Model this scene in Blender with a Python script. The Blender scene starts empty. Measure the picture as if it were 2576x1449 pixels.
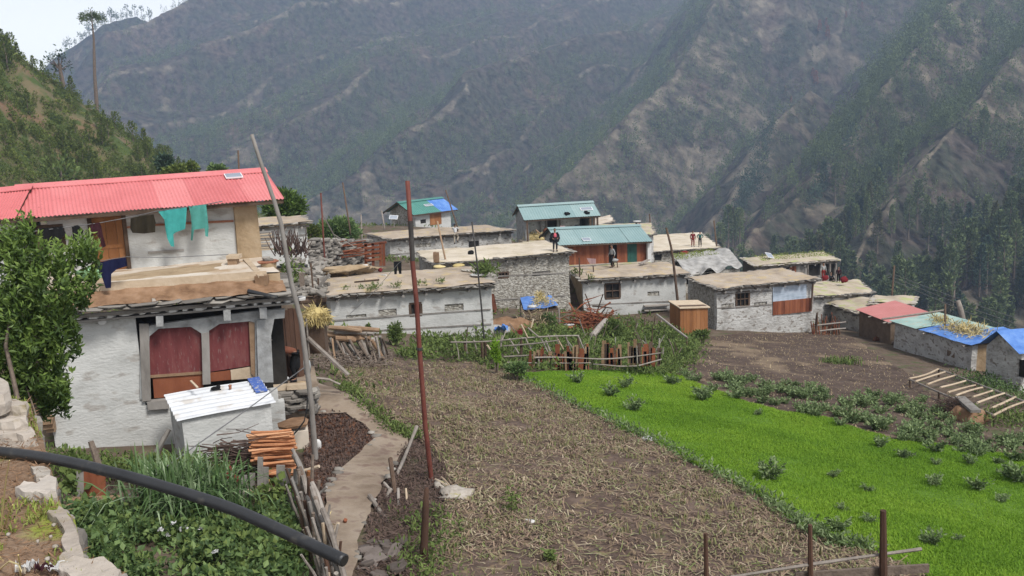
EXPO = 0.74
import bpy, math, random
import numpy as np
from mathutils import Vector
from mathutils.geometry import delaunay_2d_cdt
rng = random.Random(11); nr = np.random.default_rng(11)
SC = bpy.context.scene; COL = SC.collection
# ---------------------------------------------------------------- camera
F = 2400.0; CX = 1288.0; CY = 724.5
PIT = math.radians(11.0); ROL = math.radians(2.2)
FW = Vector((0, math.cos(PIT), -math.sin(PIT))); R0 = Vector((1, 0, 0)); U0 = Vector((0, math.sin(PIT), math.cos(PIT)))
CU = U0*math.cos(ROL) + R0*math.sin(ROL); CR = R0*math.cos(ROL) - U0*math.sin(ROL)
def ray(x, y): return FW + CR*((x-CX)/F) - CU*((y-CY)/F)
def at(x, y, d):
    v = ray(x, y); return v*(d/v.y)
cam = bpy.data.cameras.new('camera'); co = bpy.data.objects.new('camera', cam); COL.objects.link(co)
from mathutils import Matrix
co.matrix_world = Matrix((CR, CU, -FW)).transposed().to_4x4()
cam.sensor_width = 36; cam.lens = 36*F/2576; cam.clip_start = .1; cam.clip_end = 9000; SC.camera = co
# ---------------------------------------------------------------- noise
_T = np.random.default_rng(5).random((256, 256))
def vn(x, y):
    x = np.asarray(x, float); y = np.asarray(y, float)
    i = np.floor(x).astype(int); j = np.floor(y).astype(int); u = x-i; v = y-j
    u = u*u*(3-2*u); v = v*v*(3-2*v); i &= 255; j &= 255; i2 = (i+1) & 255; j2 = (j+1) & 255
    return (_T[i, j]*(1-u)+_T[i2, j]*u)*(1-v) + (_T[i, j2]*(1-u)+_T[i2, j2]*u)*v
def fbm(x, y, o=4):
    a = .5; s = 0; t = 0
    for k in range(o):
        s = s + a*(vn(x+17.3*k, y-9.1*k)-.5)*2; t += a; a *= .5; x = x*2.03; y = y*2.03
    return s/t
# ---------------------------------------------------------------- ground
CTRL = [(0,17,0),(-4,40,.1),(11,54,0),(19,45,0),(10,19,0),(-10,20,0),(1,30,0),(8,35,0),(20,30,0),(0,8,0),(-12,10,0),(25,20,0),
        (-4.8,27.5,.8),(-8,27,.6),(-13,50,3.0),(-6,72,2.2),(3.4,72,4.2),(-8,88,4.4),(20,98,1.3),(-20,40,3),(-30,30,4),(-16,30,2),(1,56,.3),
        (7,60,0),(16,60,0),(14,30,0),(4,44,.1),(-2,22,0),(22,38,0),(7,66,2.6),(-9,40,1.2),(26,62,0),(30,45,0),(40,25,0),(-8,45,0),(-2,46,0),(-4,31,0),(-2,36,0),(3,51,0),(10,48,0),(15,52,0),(0,49,0),(4,26,0),(12,40,0),(5,40,0),(-6,36,.1),(-10,23.2,-.25),(-7.5,22.8,-.2),(-12,22,-.2),(-9,21.5,-.1)]
EX = [-60,-10,15,24,30,36,45,60,120]; EY = [118,118,116,108,84,64,50,42,36]
def gz(X, Y):
    X = np.asarray(X, float); Y = np.asarray(Y, float)
    n = 0; w = 0
    for cx, cy, dz in CTRL:
        k = 1/((X-cx)**2+(Y-cy)**2+2.5)**1.6; n = n+k*dz; w = w+k
    z = -6.63-.106*X-.11*Y + n/w + .06*fbm(X*.6, Y*.6, 3)
    e = np.maximum(0, Y-np.interp(X, EX, EY)); return z-.75*e
def g1(X, Y): return float(gz(X, Y))
def gp(x, y, dz=0.0):
    v = ray(x, y); lo, hi = 3.0, 3.0
    s = 3.0
    while s < 140:
        if s*v.z/v.y < g1(s*v.x/v.y, s)+dz: break
        s += .5
    a, b = s-.5, s
    for _ in range(14):
        m = (a+b)/2
        if m*v.z/v.y < g1(m*v.x/v.y, m)+dz: b = m
        else: a = m
    return v*(b/v.y)
# ---------------------------------------------------------------- mesh builder
UP = Vector((0, 0, 1))
ICO_V = None
def perp(d):
    a = UP if abs(d.normalized().z) < .9 else Vector((1, 0, 0))
    u = d.cross(a).normalized(); return u, d.cross(u).normalized()
class MB:
    def __init__(s): s.V = []; s.L = []; s.S = []; s.T = []; s.n = 0
    def add(s, vs, fs, t=None):
        vs = np.asarray([tuple(v) for v in vs], float) if not isinstance(vs, np.ndarray) else vs
        for f in fs: s.L.append(np.asarray(f)+s.n); s.S.append(np.array([len(f)]))
        s.V.append(vs); s.T.append(np.full(len(vs), rng.random() if t is None else t)); s.n += len(vs)
    def arr(s, V, Fa, t=None):
        s.V.append(V); k = Fa.shape[1]; s.L.append((Fa+s.n).ravel()); s.S.append(np.full(len(Fa), k))
        s.T.append(t if t is not None else nr.random(len(V))); s.n += len(V)
    def hexa(s, p, t=None): s.add(p, [(3,2,1,0),(4,5,6,7),(0,1,5,4),(1,2,6,5),(2,3,7,6),(3,0,4,7)], t)
    def box(s, c, h, u=Vector((1,0,0)), v=Vector((0,1,0)), w=UP, t=None):
        c = Vector(c); a, b, d = h
        P = [c+u*(i*a)+v*(j*b)+w*(k*d) for k in (-1,1) for i, j in ((-1,-1),(1,-1),(1,1),(-1,1))]
        s.hexa(P, t)
    def bar(s, a, b, w, h, up=UP, t=None):
        a = Vector(a); b = Vector(b); d = (b-a); u = d.cross(up)
        if u.length < 1e-6: u = Vector((1,0,0))
        u = u.normalized(); n = u.cross(d).normalized()
        s.box((a+b)/2, (d.length/2, w/2, h/2), d.normalized(), u, n, t)
    def tube(s, pts, r, n=7, t=None, caps=True):
        pts = [Vector(p) for p in pts]; m = len(pts); rs = r if isinstance(r, (list, tuple)) else [r]*m
        vs = []
        for i, p in enumerate(pts):
            d = (pts[min(i+1, m-1)]-pts[max(i-1, 0)]).normalized(); u, v = perp(d)
            for k in range(n):
                q = 2*math.pi*k/n; vs.append(p+(u*math.cos(q)+v*math.sin(q))*rs[i])
        fs = [(i*n+k, i*n+(k+1) % n, (i+1)*n+(k+1) % n, (i+1)*n+k) for i in range(m-1) for k in range(n)]
        if caps: fs += [tuple(range(n))[::-1], tuple((m-1)*n+k for k in range(n))]
        s.add(vs, fs, t)
    def stick(s, a, b, r0, r1=None, bend=.04, n=6, t=None, seg=5):
        a = Vector(a); b = Vector(b); d = b-a; u, v = perp(d); L = d.length; r1 = r0 if r1 is None else r1
        p1, p2 = rng.uniform(-1,1)*bend*L, rng.uniform(-1,1)*bend*L; pts = []; rs = []
        for i in range(seg):
            q = i/(seg-1); k = math.sin(q*math.pi)
            pts.append(a+d*q+u*(p1*k+rng.uniform(-.15,.15)*bend*L*k)+v*(p2*k)); rs.append((r0*(1-q)+r1*q)*rng.uniform(.88,1.12))
        s.tube(pts, rs, n, t)
    def slab(s, c, rx, ry, th, ang=0, tilt=(0,0), n=7, t=None):
        c = Vector(c); vs = []
        ca, sa = math.cos(ang), math.sin(ang)
        ps = []
        for k in range(n):
            q = 2*math.pi*(k+rng.uniform(-.25,.25))/n
            e = max(abs(math.cos(q)), abs(math.sin(q)))**-.7
            x = rx*math.cos(q)*e*rng.uniform(.85,1.05); y = ry*math.sin(q)*e*rng.uniform(.85,1.05); ps.append((x*ca-y*sa, x*sa+y*ca))
        for z, k in ((-th/2, .93), (th*.25, 1.0), (th/2, .92)):
            for x, y in ps: vs.append(c+Vector((x*k, y*k, z+x*tilt[0]+y*tilt[1]+rng.uniform(-.08,.08)*th)))
        fs = [tuple(range(n))[::-1], tuple(range(2*n, 3*n))]
        for l in (0, 1): fs += [(l*n+k, l*n+(k+1) % n, (l+1)*n+(k+1) % n, (l+1)*n+k) for k in range(n)]
        s.add(vs, fs, t)
    def rock(s, c, rx, ry, rz, t=None, nu=9, nv=6, rough=.22):
        c = Vector(c); vs = []; ph = rng.uniform(0, 99)
        for j in range(nv+1):
            a = math.pi*j/nv
            for i in range(nu):
                b = 2*math.pi*i/nu; d = Vector((math.sin(a)*math.cos(b), math.sin(a)*math.sin(b), math.cos(a)))
                k = 1+rough*float(fbm(d.x*1.7+ph, d.y*1.7+d.z*1.3+ph, 2))*1.6
                vs.append(c+Vector((d.x*rx, d.y*ry, d.z*rz))*k)
        s.add(vs, [(j*nu+i, (j+1)*nu+i, (j+1)*nu+(i+1) % nu, j*nu+(i+1) % nu) for j in range(nv) for i in range(nu)], t)
    def grid(s, fn, nu, nv, t=None):
        vs = [fn(i/nu, j/nv) for j in range(nv+1) for i in range(nu+1)]
        s.add(vs, [(j*(nu+1)+i, j*(nu+1)+i+1, (j+1)*(nu+1)+i+1, (j+1)*(nu+1)+i) for j in range(nv) for i in range(nu)], t)
    def leaves(s, P, size, asp=.42, up=.25, D=None, t=None, fold=.12, jit=.45):
        P = np.asarray(P); N = len(P)
        if N == 0: return
        d = nr.normal(size=(N,3)); d[:,2] += up
        if D is not None: d = d*.5+np.asarray(D)*1.1
        d /= np.linalg.norm(d, axis=1)[:,None]
        e = nr.normal(size=(N,3)); e -= d*(e*d).sum(1)[:,None]; e /= np.linalg.norm(e, axis=1)[:,None]; n = np.cross(d, e)
        L = (size*(1+jit*(nr.random(N)*2-1)))[:,None] if np.isscalar(size) else np.asarray(size)[:,None]
        V = np.stack([P, P+d*L*.5+e*L*asp*.5+n*L*fold, P+d*L, P+d*L*.5-e*L*asp*.5+n*L*fold], 1).reshape(-1,3)
        Fq = np.arange(4*N).reshape(N,4)
        s.arr(V, Fq, np.repeat(nr.random(N) if t is None else t, 4))
    def blades(s, P, h, w, lean=.35, t=None, seg=2, droop=.25):
        P = np.asarray(P); N = len(P)
        if N == 0: return
        a = nr.random(N)*6.283; hh = h*(.6+.8*nr.random(N)) if np.isscalar(h) else h
        D = np.stack([np.cos(a), np.sin(a), 0*a], 1); W = np.stack([-np.sin(a), np.cos(a), 0*a], 1)*(w/2)
        l = (lean*nr.random(N))[:,None]; Z = np.array([0,0,1.])
        rows = []
        for k in range(seg):
            q = k/seg; c = P+Z*(hh[:,None]*q*(1-droop*l*q*q))+D*(l*hh[:,None]*q*q); ww = W*(1-.35*q); rows += [c-ww, c+ww]
        tip = P+Z*(hh[:,None]*(1-(droop+.2)*l))+D*(l*hh[:,None]); rows.append(tip)
        m = 2*seg+1; V = np.stack(rows, 1).reshape(-1,3); b = np.arange(N)[:,None]*m
        tt = np.repeat(nr.random(N) if t is None else t, m)
        Fs = [b+np.array([[2*k, 2*k+1, 2*k+3, 2*k+2]]) for k in range(seg-1)]
        s.arr(V, b+np.array([[2*seg-2, 2*seg-1, 2*seg]]), tt)
        for f in Fs: s.L.append((f+s.n-len(V)).ravel()); s.S.append(np.full(N, 4))
    def mesh(s, name, mat, org, smooth=False):
        me = bpy.data.meshes.new(name); V = np.concatenate(s.V)-np.array(org)
        L = np.concatenate(s.L).astype(np.int32); S = np.concatenate(s.S).astype(np.int32)
        me.vertices.add(len(V)); me.vertices.foreach_set('co', V.astype(np.float32).ravel())
        me.loops.add(len(L)); me.loops.foreach_set('vertex_index', L)
        me.polygons.add(len(S)); me.polygons.foreach_set('loop_start', (np.cumsum(S)-S).astype(np.int32))
        try: me.polygons.foreach_set('loop_total', S)
        except Exception: pass
        at_ = me.attributes.new('rnd', 'FLOAT', 'POINT'); at_.data.foreach_set('value', np.concatenate(s.T).astype(np.float32))
        me.materials.append(mat); me.update(calc_edges=True); me.validate()
        me.polygons.foreach_set('use_smooth', np.full(len(S), bool(smooth)))
        return me
    def build(s, name, mat, parent=None, smooth=False, loc=None, label=None):
        if s.n == 0: return None
        if parent is not None: org = ORG[parent.name]
        else: org = Vector(loc) if loc is not None else Vector(np.concatenate(s.V).mean(0)*[1,1,0]+[0,0,np.concatenate(s.V)[:,2].min()])
        o = bpy.data.objects.new(name, s.mesh(name, mat, org, smooth)); COL.objects.link(o)
        if parent is not None: o.parent = parent
        else: o.location = org
        ORG[o.name] = org
        if label: o['label'] = label
        return o
ORG = {}
def tag(o, label, cat, group=None, kind=None):
    o['label'] = label; o['category'] = cat
    if group: o['group'] = group
    o['kind'] = kind or 'thing'
    return o
def thing(name, loc, label, cat, group=None):
    o = bpy.data.objects.new(name, None); COL.objects.link(o); o.location = loc; o.empty_display_size = .2
    ORG[o.name] = Vector(loc); return tag(o, label, cat, group)
def struct(o, kind='structure', label=None):
    o['kind'] = kind
    if label: o['label'] = label
    return o
def dup(o, loc, rz=0, sc=1.0, label=None, group=None):
    c = o.copy(); COL.objects.link(c); c.location = loc; c.rotation_euler = (0, 0, rz); c.scale = (sc, sc, sc) if np.isscalar(sc) else sc
    for ch in list(o.children):
        k = ch.copy(); COL.objects.link(k); k.parent = c
        for g in list(ch.children):
            q = g.copy(); COL.objects.link(q); q.parent = k
    if label: c['label'] = label
    if group: c['group'] = group
    return c
# ---------------------------------------------------------------- materials
def mat(name, cols, scale=3.0, bump=.4, bscale=None, rough=.9, attr=0.0, metal=0.0, stretch=(1,1,1), detail=8, bdist=.03, spec=.3, hi=None, hiamt=0.0, hiscale=20., lo=.3, up=.7, transl=0, stones=0):
    m = bpy.data.materials.new(name); m.use_nodes = True; nt = m.node_tree; N = nt.nodes; K = nt.links
    b = N['Principled BSDF']; b.inputs['Roughness'].default_value = rough; b.inputs['Metallic'].default_value = metal
    b.inputs['Specular IOR Level'].default_value = spec
    tc = N.new('ShaderNodeTexCoord'); mp = N.new('ShaderNodeMapping'); mp.inputs['Scale'].default_value = stretch
    K.new(tc.outputs['Object'], mp.inputs['Vector'])
    nz = N.new('ShaderNodeTexNoise'); nz.inputs['Scale'].default_value = scale; nz.inputs['Detail'].default_value = detail; nz.inputs['Roughness'].default_value = .62
    K.new(mp.outputs[0], nz.inputs['Vector'])
    cr = N.new('ShaderNodeValToRGB'); e = cr.color_ramp.elements
    while len(e) < len(cols): e.new(.5)
    for i, c in enumerate(cols):
        e[i].position = lo+(up-lo)*i/max(1, len(cols)-1); e[i].color = (*c, 1)
    fac = nz.outputs['Fac']
    if attr:
        at_ = N.new('ShaderNodeAttribute'); at_.attribute_name = 'rnd'; mx = N.new('ShaderNodeMix'); mx.inputs[0].default_value = attr
        mr = N.new('ShaderNodeMapRange'); mr.inputs['To Min'].default_value = lo; mr.inputs['To Max'].default_value = up
        K.new(at_.outputs['Fac'], mr.inputs['Value']); K.new(fac, mx.inputs[2]); K.new(mr.outputs[0], mx.inputs[3]); fac = mx.outputs[0]
    K.new(fac, cr.inputs['Fac']); out = cr.outputs['Color']
    if hi:
        n2 = N.new('ShaderNodeTexNoise'); n2.inputs['Scale'].default_value = hiscale; n2.inputs['Detail'].default_value = 5; K.new(mp.outputs[0], n2.inputs['Vector'])
        r2 = N.new('ShaderNodeValToRGB'); r2.color_ramp.elements[0].position = .62-hiamt*.25; r2.color_ramp.elements[1].position = .70-hiamt*.2
        K.new(n2.outputs['Fac'], r2.inputs['Fac']); mx2 = N.new('ShaderNodeMix'); mx2.data_type = 'RGBA'
        K.new(r2.outputs['Color'], mx2.inputs[0]); K.new(out, mx2.inputs[6]); mx2.inputs[7].default_value = (*hi, 1); out = mx2.outputs[2]
    K.new(out, b.inputs['Base Color'])
    if bump:
        n3 = N.new('ShaderNodeTexNoise'); n3.inputs['Scale'].default_value = bscale or scale*3; n3.inputs['Detail'].default_value = 6; K.new(mp.outputs[0], n3.inputs['Vector'])
        bp = N.new('ShaderNodeBump'); bp.inputs['Strength'].default_value = bump; bp.inputs['Distance'].default_value = bdist
        hgt = n3.outputs['Fac']
        if stones:
            m2 = N.new('ShaderNodeMapping'); m2.inputs['Scale'].default_value = (1, 1, 2.1); K.new(tc.outputs['Object'], m2.inputs['Vector'])
            vo = N.new('ShaderNodeTexVoronoi'); vo.feature = 'DISTANCE_TO_EDGE'; vo.inputs['Scale'].default_value = stones; vo.inputs['Randomness'].default_value = .9; K.new(m2.outputs[0], vo.inputs['Vector'])
            mr2 = N.new('ShaderNodeMapRange'); mr2.inputs['From Max'].default_value = .18; mr2.inputs['To Max'].default_value = .26; K.new(vo.outputs['Distance'], mr2.inputs['Value'])
            ad = N.new('ShaderNodeMath'); ad.operation = 'ADD'; K.new(hgt, ad.inputs[0]); K.new(mr2.outputs[0], ad.inputs[1]); hgt = ad.outputs[0]
        K.new(hgt, bp.inputs['Height']); K.new(bp.outputs[0], b.inputs['Normal'])
    if transl:
        tr = N.new('ShaderNodeBsdfTranslucent'); K.new(out, tr.inputs['Color']); ms = N.new('ShaderNodeMixShader'); ms.inputs[0].default_value = transl
        K.new(b.outputs[0], ms.inputs[1]); K.new(tr.outputs[0], ms.inputs[2]); K.new(ms.outputs[0], N['Material Output'].inputs['Surface'])
    return m
M = {}
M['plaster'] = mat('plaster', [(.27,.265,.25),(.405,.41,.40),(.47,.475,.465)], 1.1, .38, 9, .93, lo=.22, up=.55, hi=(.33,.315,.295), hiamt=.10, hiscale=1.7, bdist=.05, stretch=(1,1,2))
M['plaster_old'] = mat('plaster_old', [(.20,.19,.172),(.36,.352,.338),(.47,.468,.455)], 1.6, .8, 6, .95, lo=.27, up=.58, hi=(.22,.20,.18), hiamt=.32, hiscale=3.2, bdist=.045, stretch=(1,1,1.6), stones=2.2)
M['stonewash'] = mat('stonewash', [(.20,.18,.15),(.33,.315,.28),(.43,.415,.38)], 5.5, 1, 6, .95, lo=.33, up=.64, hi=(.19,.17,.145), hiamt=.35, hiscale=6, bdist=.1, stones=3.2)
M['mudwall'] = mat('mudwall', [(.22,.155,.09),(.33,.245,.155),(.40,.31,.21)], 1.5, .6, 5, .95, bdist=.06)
M['mudbrown'] = mat('mudbrown', [(.10,.07,.05),(.19,.14,.10)], 2.5, .6, 6, .95, bdist=.06)
M['mudroof'] = mat('mudroof', [(.25,.20,.15),(.365,.30,.235),(.46,.395,.32)], .7, .5, 5, .95, hi=(.42,.33,.20), hiamt=.3, hiscale=1.7, bdist=.05)
M['mudroof2'] = mat('mudroof2', [(.38,.32,.24),(.52,.455,.365),(.60,.54,.45)], .6, .5, 5, .95, hi=(.44,.38,.27), hiamt=.25, hiscale=1.4, bdist=.05)
M['mudroof3'] = mat('mudroof3', [(.29,.24,.175),(.40,.34,.265),(.47,.42,.34)], .8, .5, 5, .95, hi=(.34,.36,.16), hiamt=.35, hiscale=1.2, bdist=.05)
M['screed'] = mat('screed', [(.40,.32,.24),(.54,.475,.40),(.62,.57,.51)], .6, .3, 6, .9, hi=(.36,.26,.17), hiamt=.2, hiscale=1.1)
M['redearth'] = mat('redearth', [(.12,.065,.035),(.22,.13,.075),(.30,.19,.12)], 2.5, .7, 9, .95)
M['slate'] = mat('slate', [(.09,.082,.074),(.20,.183,.163),(.36,.335,.30)], 2, .5, 8, .85, attr=.75)
M['slabstone'] = mat('slabstone', [(.25,.21,.175),(.38,.335,.29),(.47,.43,.39)], 2.2, .9, 10, .9, attr=.4, hi=(.24,.20,.12), hiamt=.08, hiscale=3, bdist=.03)
M['darkslab'] = mat('darkslab', [(.06,.048,.042),(.13,.107,.095),(.20,.17,.155)], 3, .6, 12, .9, attr=.6)
M['palestone'] = mat('palestone', [(.20,.165,.13),(.36,.325,.285),(.46,.435,.40)], 2.6, .9, 12, .88, attr=.35, hi=(.30,.27,.12), hiamt=.22, hiscale=3, bdist=.04)
M['shade_black'] = mat('shade_black', [(.012,.011,.01),(.03,.027,.024)], 3, .3)  # near-black colour painted in for the shade inside wall holes, windows and pipe end
M['greywood'] = mat('greywood', [(.10,.088,.078),(.21,.195,.18),(.30,.285,.27)], 3, .5, 14, .9, attr=.4, stretch=(1,1,.35))
M['wood'] = mat('wood', [(.13,.075,.04),(.24,.155,.095),(.34,.24,.16)], 3, .5, 12, .85, attr=.5)
M['darkwood'] = mat('darkwood', [(.035,.022,.015),(.085,.055,.038),(.14,.095,.07)], 3, .5, 12, .88, attr=.5)
M['redwood'] = mat('redwood', [(.09,.025,.012),(.19,.06,.028),(.27,.10,.05)], 3, .4, 12, .8, attr=.6, stretch=(1,1,.3))
M['palewood'] = mat('palewood', [(.30,.225,.155),(.45,.36,.26),(.55,.46,.36)], 3, .4, 12, .85, attr=.5)
M['orangewood'] = mat('orangewood', [(.15,.06,.022),(.26,.11,.04),(.35,.17,.075)], 2, .35, 12, .7, attr=.5, stretch=(1,1,.3))
M['splitwood'] = mat('splitwood', [(.22,.085,.038),(.46,.21,.10),(.58,.34,.20)], 6, .4, 14, .8, attr=.6)
M['bark'] = mat('bark', [(.08,.06,.05),(.16,.125,.10),(.24,.20,.17)], 6, .7, 18, .95, attr=.4)
M['driftwood'] = mat('driftwood', [(.13,.11,.095),(.25,.22,.195),(.36,.33,.30)], 5, .6, 16, .9, attr=.5)
M['redpaint'] = mat('redpaint', [(.10,.025,.026),(.145,.036,.037),(.19,.075,.07)], 4, .3, 14, .8, hi=(.17,.10,.095), hiamt=.05, hiscale=26, stretch=(1,1,.22))
M['oldplank'] = mat('oldplank', [(.035,.02,.014),(.085,.045,.03),(.13,.075,.052)], 3, .5, 12, .88, attr=.55, stretch=(1,1,.3))
M['redroof'] = mat('redroof', [(.48,.125,.128),(.58,.175,.18),(.64,.235,.235)], .9, .08, 6, .55, attr=.5, spec=.4, hi=(.34,.085,.08), hiamt=.03, hiscale=22)
M['redroof2'] = mat('redroof2', [(.40,.15,.14),(.49,.20,.19)], .9, .1, 6, .6)
M['tealroof'] = mat('tealroof', [(.16,.255,.265),(.215,.31,.315),(.27,.36,.36)], .8, .1, 6, .5, attr=.5, spec=.5)
M['greenroof'] = mat('greenroof', [(.06,.19,.165),(.085,.235,.20)], .8, .1, 6, .5)
M['paleteal'] = mat('paleteal', [(.21,.33,.31),(.29,.41,.38),(.36,.46,.42)], 1.2, .15, 6, .6, hi=(.36,.34,.28), hiamt=.12, hiscale=3)
M['bluetarp'] = mat('bluetarp', [(.05,.14,.42),(.085,.20,.51),(.16,.29,.57)], 1.5, .5, 3, .5, bdist=.06, spec=.4)
M['bluepaint'] = mat('bluepaint', [(.04,.10,.36),(.09,.15,.40)], 4, .2, 12, .7, hi=(.35,.36,.4), hiamt=.25, hiscale=14)
M['whitetarp'] = mat('whitetarp', [(.20,.19,.175),(.34,.33,.315),(.45,.44,.43)], 2, .7, 3, .7, bdist=.1)
M['whitetin'] = mat('whitetin', [(.42,.44,.47),(.57,.585,.61)], 1.5, .1, 6, .5, spec=.5, hi=(.40,.38,.36), hiamt=.2, hiscale=2)
M['greytin'] = mat('greytin', [(.24,.30,.37),(.36,.42,.50),(.42,.48,.55)], 2.5, .1, 6, .5, stretch=(.5,.5,3))
M['steelred'] = mat('steelred', [(.075,.02,.014),(.125,.036,.026),(.17,.06,.045)], 4, .2, 20, .65, stretch=(1,1,.4))
M['blackiron'] = mat('blackiron', [(.03,.028,.027),(.06,.055,.052)], 4, .2, 20, .6)
M['pipe'] = mat('pipe', [(.016,.017,.019),(.030,.031,.034)], 3, .12, 30, .45, spec=.5, hi=(.075,.07,.062), hiamt=.18, hiscale=5)
M['wire'] = mat('wire', [(.10,.10,.105),(.16,.16,.165)], 5, 0, None, .5)
M['soil'] = mat('soil', [(.055,.036,.028),(.10,.069,.054),(.145,.104,.082)], 1.4, .9, 6, .97, hi=(.19,.14,.085), hiamt=.25, hiscale=3.5, bdist=.08)
M['soil2'] = mat('soil2', [(.045,.03,.023),(.078,.053,.041),(.115,.08,.062)], 1.2, .9, 6, .97, hi=(.19,.14,.095), hiamt=.28, hiscale=.35, bdist=.1)
M['grassbase'] = mat('grassbase', [(.05,.105,.012),(.09,.175,.018),(.14,.22,.028)], .35, .6, 7, .95)
M['groundmix'] = mat('groundmix', [(.065,.045,.032),(.11,.08,.058),(.15,.115,.085)], 1.1, .9, 7, .97, hi=(.075,.085,.035), hiamt=.25, hiscale=1.3, bdist=.08)
M['path'] = mat('path', [(.15,.11,.08),(.25,.198,.15),(.33,.275,.22)], 1.1, .5, 9, .92, hi=(.17,.12,.095), hiamt=.35, hiscale=2.2, bdist=.03)
M['mulch'] = mat('mulch', [(.075,.03,.016),(.14,.062,.035),(.20,.11,.07)], 5, .9, 14, .97, bdist=.05)
M['terrace'] = mat('terrace', [(.12,.07,.04),(.20,.13,.085),(.28,.205,.145)], 3.5, .9, 14, .97, hi=(.22,.25,.045), hiamt=.42, hiscale=1.6, bdist=.04)
M['straw'] = mat('straw', [(.16,.12,.075),(.30,.235,.145),(.44,.36,.24)], 3, 0, None, .95, attr=.95, lo=.1, up=.9)
M['stubble'] = mat('stubble', [(.06,.04,.031),(.14,.096,.072),(.27,.195,.14),(.23,.165,.115),(.14,.17,.055),(.46,.37,.28)], 3, 0, None, .95, attr=.97, lo=.05, up=.95)
M['hay'] = mat('hay', [(.24,.18,.06),(.45,.36,.16),(.60,.50,.27)], 3, 0, None, .95, attr=.9, lo=.1, up=.9)
M['twig'] = mat('twig', [(.035,.022,.018),(.08,.052,.042),(.13,.09,.075)], 3, .3, 12, .95, attr=.85, lo=.1, up=.9)
M['wheat'] = mat('wheat', [(.08,.175,.014),(.155,.295,.022),(.225,.375,.032),(.33,.44,.06)], .25, 0, None, .8, attr=.6, lo=.2, up=.8, transl=.35)
M['leaf'] = mat('leaf', [(.025,.05,.017),(.065,.115,.036),(.125,.195,.062),(.23,.31,.11)], 1.2, 0, None, .6, attr=.7, lo=.12, up=.88, spec=.35, transl=.22)
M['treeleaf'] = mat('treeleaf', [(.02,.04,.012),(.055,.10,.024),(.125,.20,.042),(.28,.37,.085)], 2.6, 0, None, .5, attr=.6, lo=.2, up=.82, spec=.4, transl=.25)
M['potato'] = mat('potato', [(.06,.095,.038),(.115,.17,.065),(.185,.25,.105),(.29,.35,.20)], 2, 0, None, .7, attr=.75, lo=.1, up=.9, transl=.2)
M['weed'] = mat('weed', [(.05,.08,.022),(.115,.165,.044),(.21,.27,.08)], 1, 0, None, .75, attr=.7, lo=.1, up=.9, transl=.25)
M['reed'] = mat('reed', [(.028,.06,.02),(.07,.13,.04),(.13,.205,.08),(.34,.42,.27)], 1.2, 0, None, .6, attr=.85, lo=.05, up=.95, transl=.2)
M['moss'] = mat('moss', [(.10,.13,.02),(.20,.25,.05),(.29,.31,.09)], 2, 0, None, .9, attr=.8, lo=.1, up=.9)
M['pine_light'] = mat('pine_light', [(.06,.088,.032),(.12,.16,.06),(.19,.23,.09)], .25, 0, None, .85, attr=.65, lo=.15, up=.85)
M['pine_olive'] = mat('pine_olive', [(.045,.05,.024),(.085,.09,.042),(.14,.14,.065)], .25, 0, None, .85, attr=.65, lo=.15, up=.85)
M['pine'] = mat('pine', [(.042,.064,.030),(.088,.122,.052),(.15,.19,.075)], .25, 0, None, .85, attr=.65, lo=.15, up=.85)
M['browncrown'] = mat('browncrown', [(.16,.055,.025),(.26,.10,.05)], .3, 0, None, .9, attr=.7, lo=.15, up=.85)
M['darkpine'] = mat('darkpine', [(.022,.044,.030),(.046,.08,.052),(.08,.12,.074)], .25, 0, None, .85, attr=.65, lo=.15, up=.85)
M['hillbush'] = mat('hillbush', [(.04,.064,.015),(.10,.135,.028),(.185,.215,.052)], .6, 0, None, .85, attr=.7, lo=.12, up=.88, transl=.15)
M['sky_panel'] = mat('sky_panel', [(.22,.25,.30),(.28,.31,.37)], 2, 0, None, .25, spec=.6)
M['frame_white'] = mat('frame_white', [(.70,.71,.72),(.78,.78,.79)], 2, 0, None, .45)
M['white'] = mat('white', [(.46,.455,.445),(.58,.575,.565)], 3, .3, 9, .6)
M['skin'] = mat('skin', [(.20,.11,.07),(.26,.145,.095)], 8, 0, None, .6)
M['hair'] = mat('hair', [(.008,.007,.007),(.018,.015,.014)], 20, 0, None, .6)
M['greendoor'] = mat('greendoor', [(.012,.055,.045),(.022,.085,.068)], 3, .2, 12, .7)
M['terracotta'] = mat('terracotta', [(.22,.09,.055),(.33,.15,.09)], 4, .2, 12, .85)
M['bluegrey'] = mat('bluegrey', [(.13,.125,.12),(.27,.275,.275),(.38,.39,.395)], 4, .5, 12, .9, attr=.3)
def cloth(name, c, b=.5): M[name] = mat(name, [tuple(k*.75 for k in c), c], 6, b, 4, .95, bdist=.05, transl=.12); return M[name]
for n_, c_ in dict(c_turq=(.06,.38,.36), c_turq2=(.09,.34,.30), c_navy=(.008,.011,.05), c_brown=(.03,.024,.014), c_black=(.009,.009,.010), c_maroon=(.045,.012,.018), c_pink=(.42,.28,.28),
    c_red=(.18,.016,.02), c_grey=(.34,.35,.35), c_white=(.62,.62,.62), c_rust=(.20,.075,.045), c_teal=(.02,.13,.12), c_dred=(.22,.025,.02), c_green=(.26,.46,.25), c_dark=(.02,.022,.028), c_blue=(.12,.24,.62), c_cream=(.5,.44,.36), c_pinkv=(.65,.13,.17)).items(): cloth(n_, c_)
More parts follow.
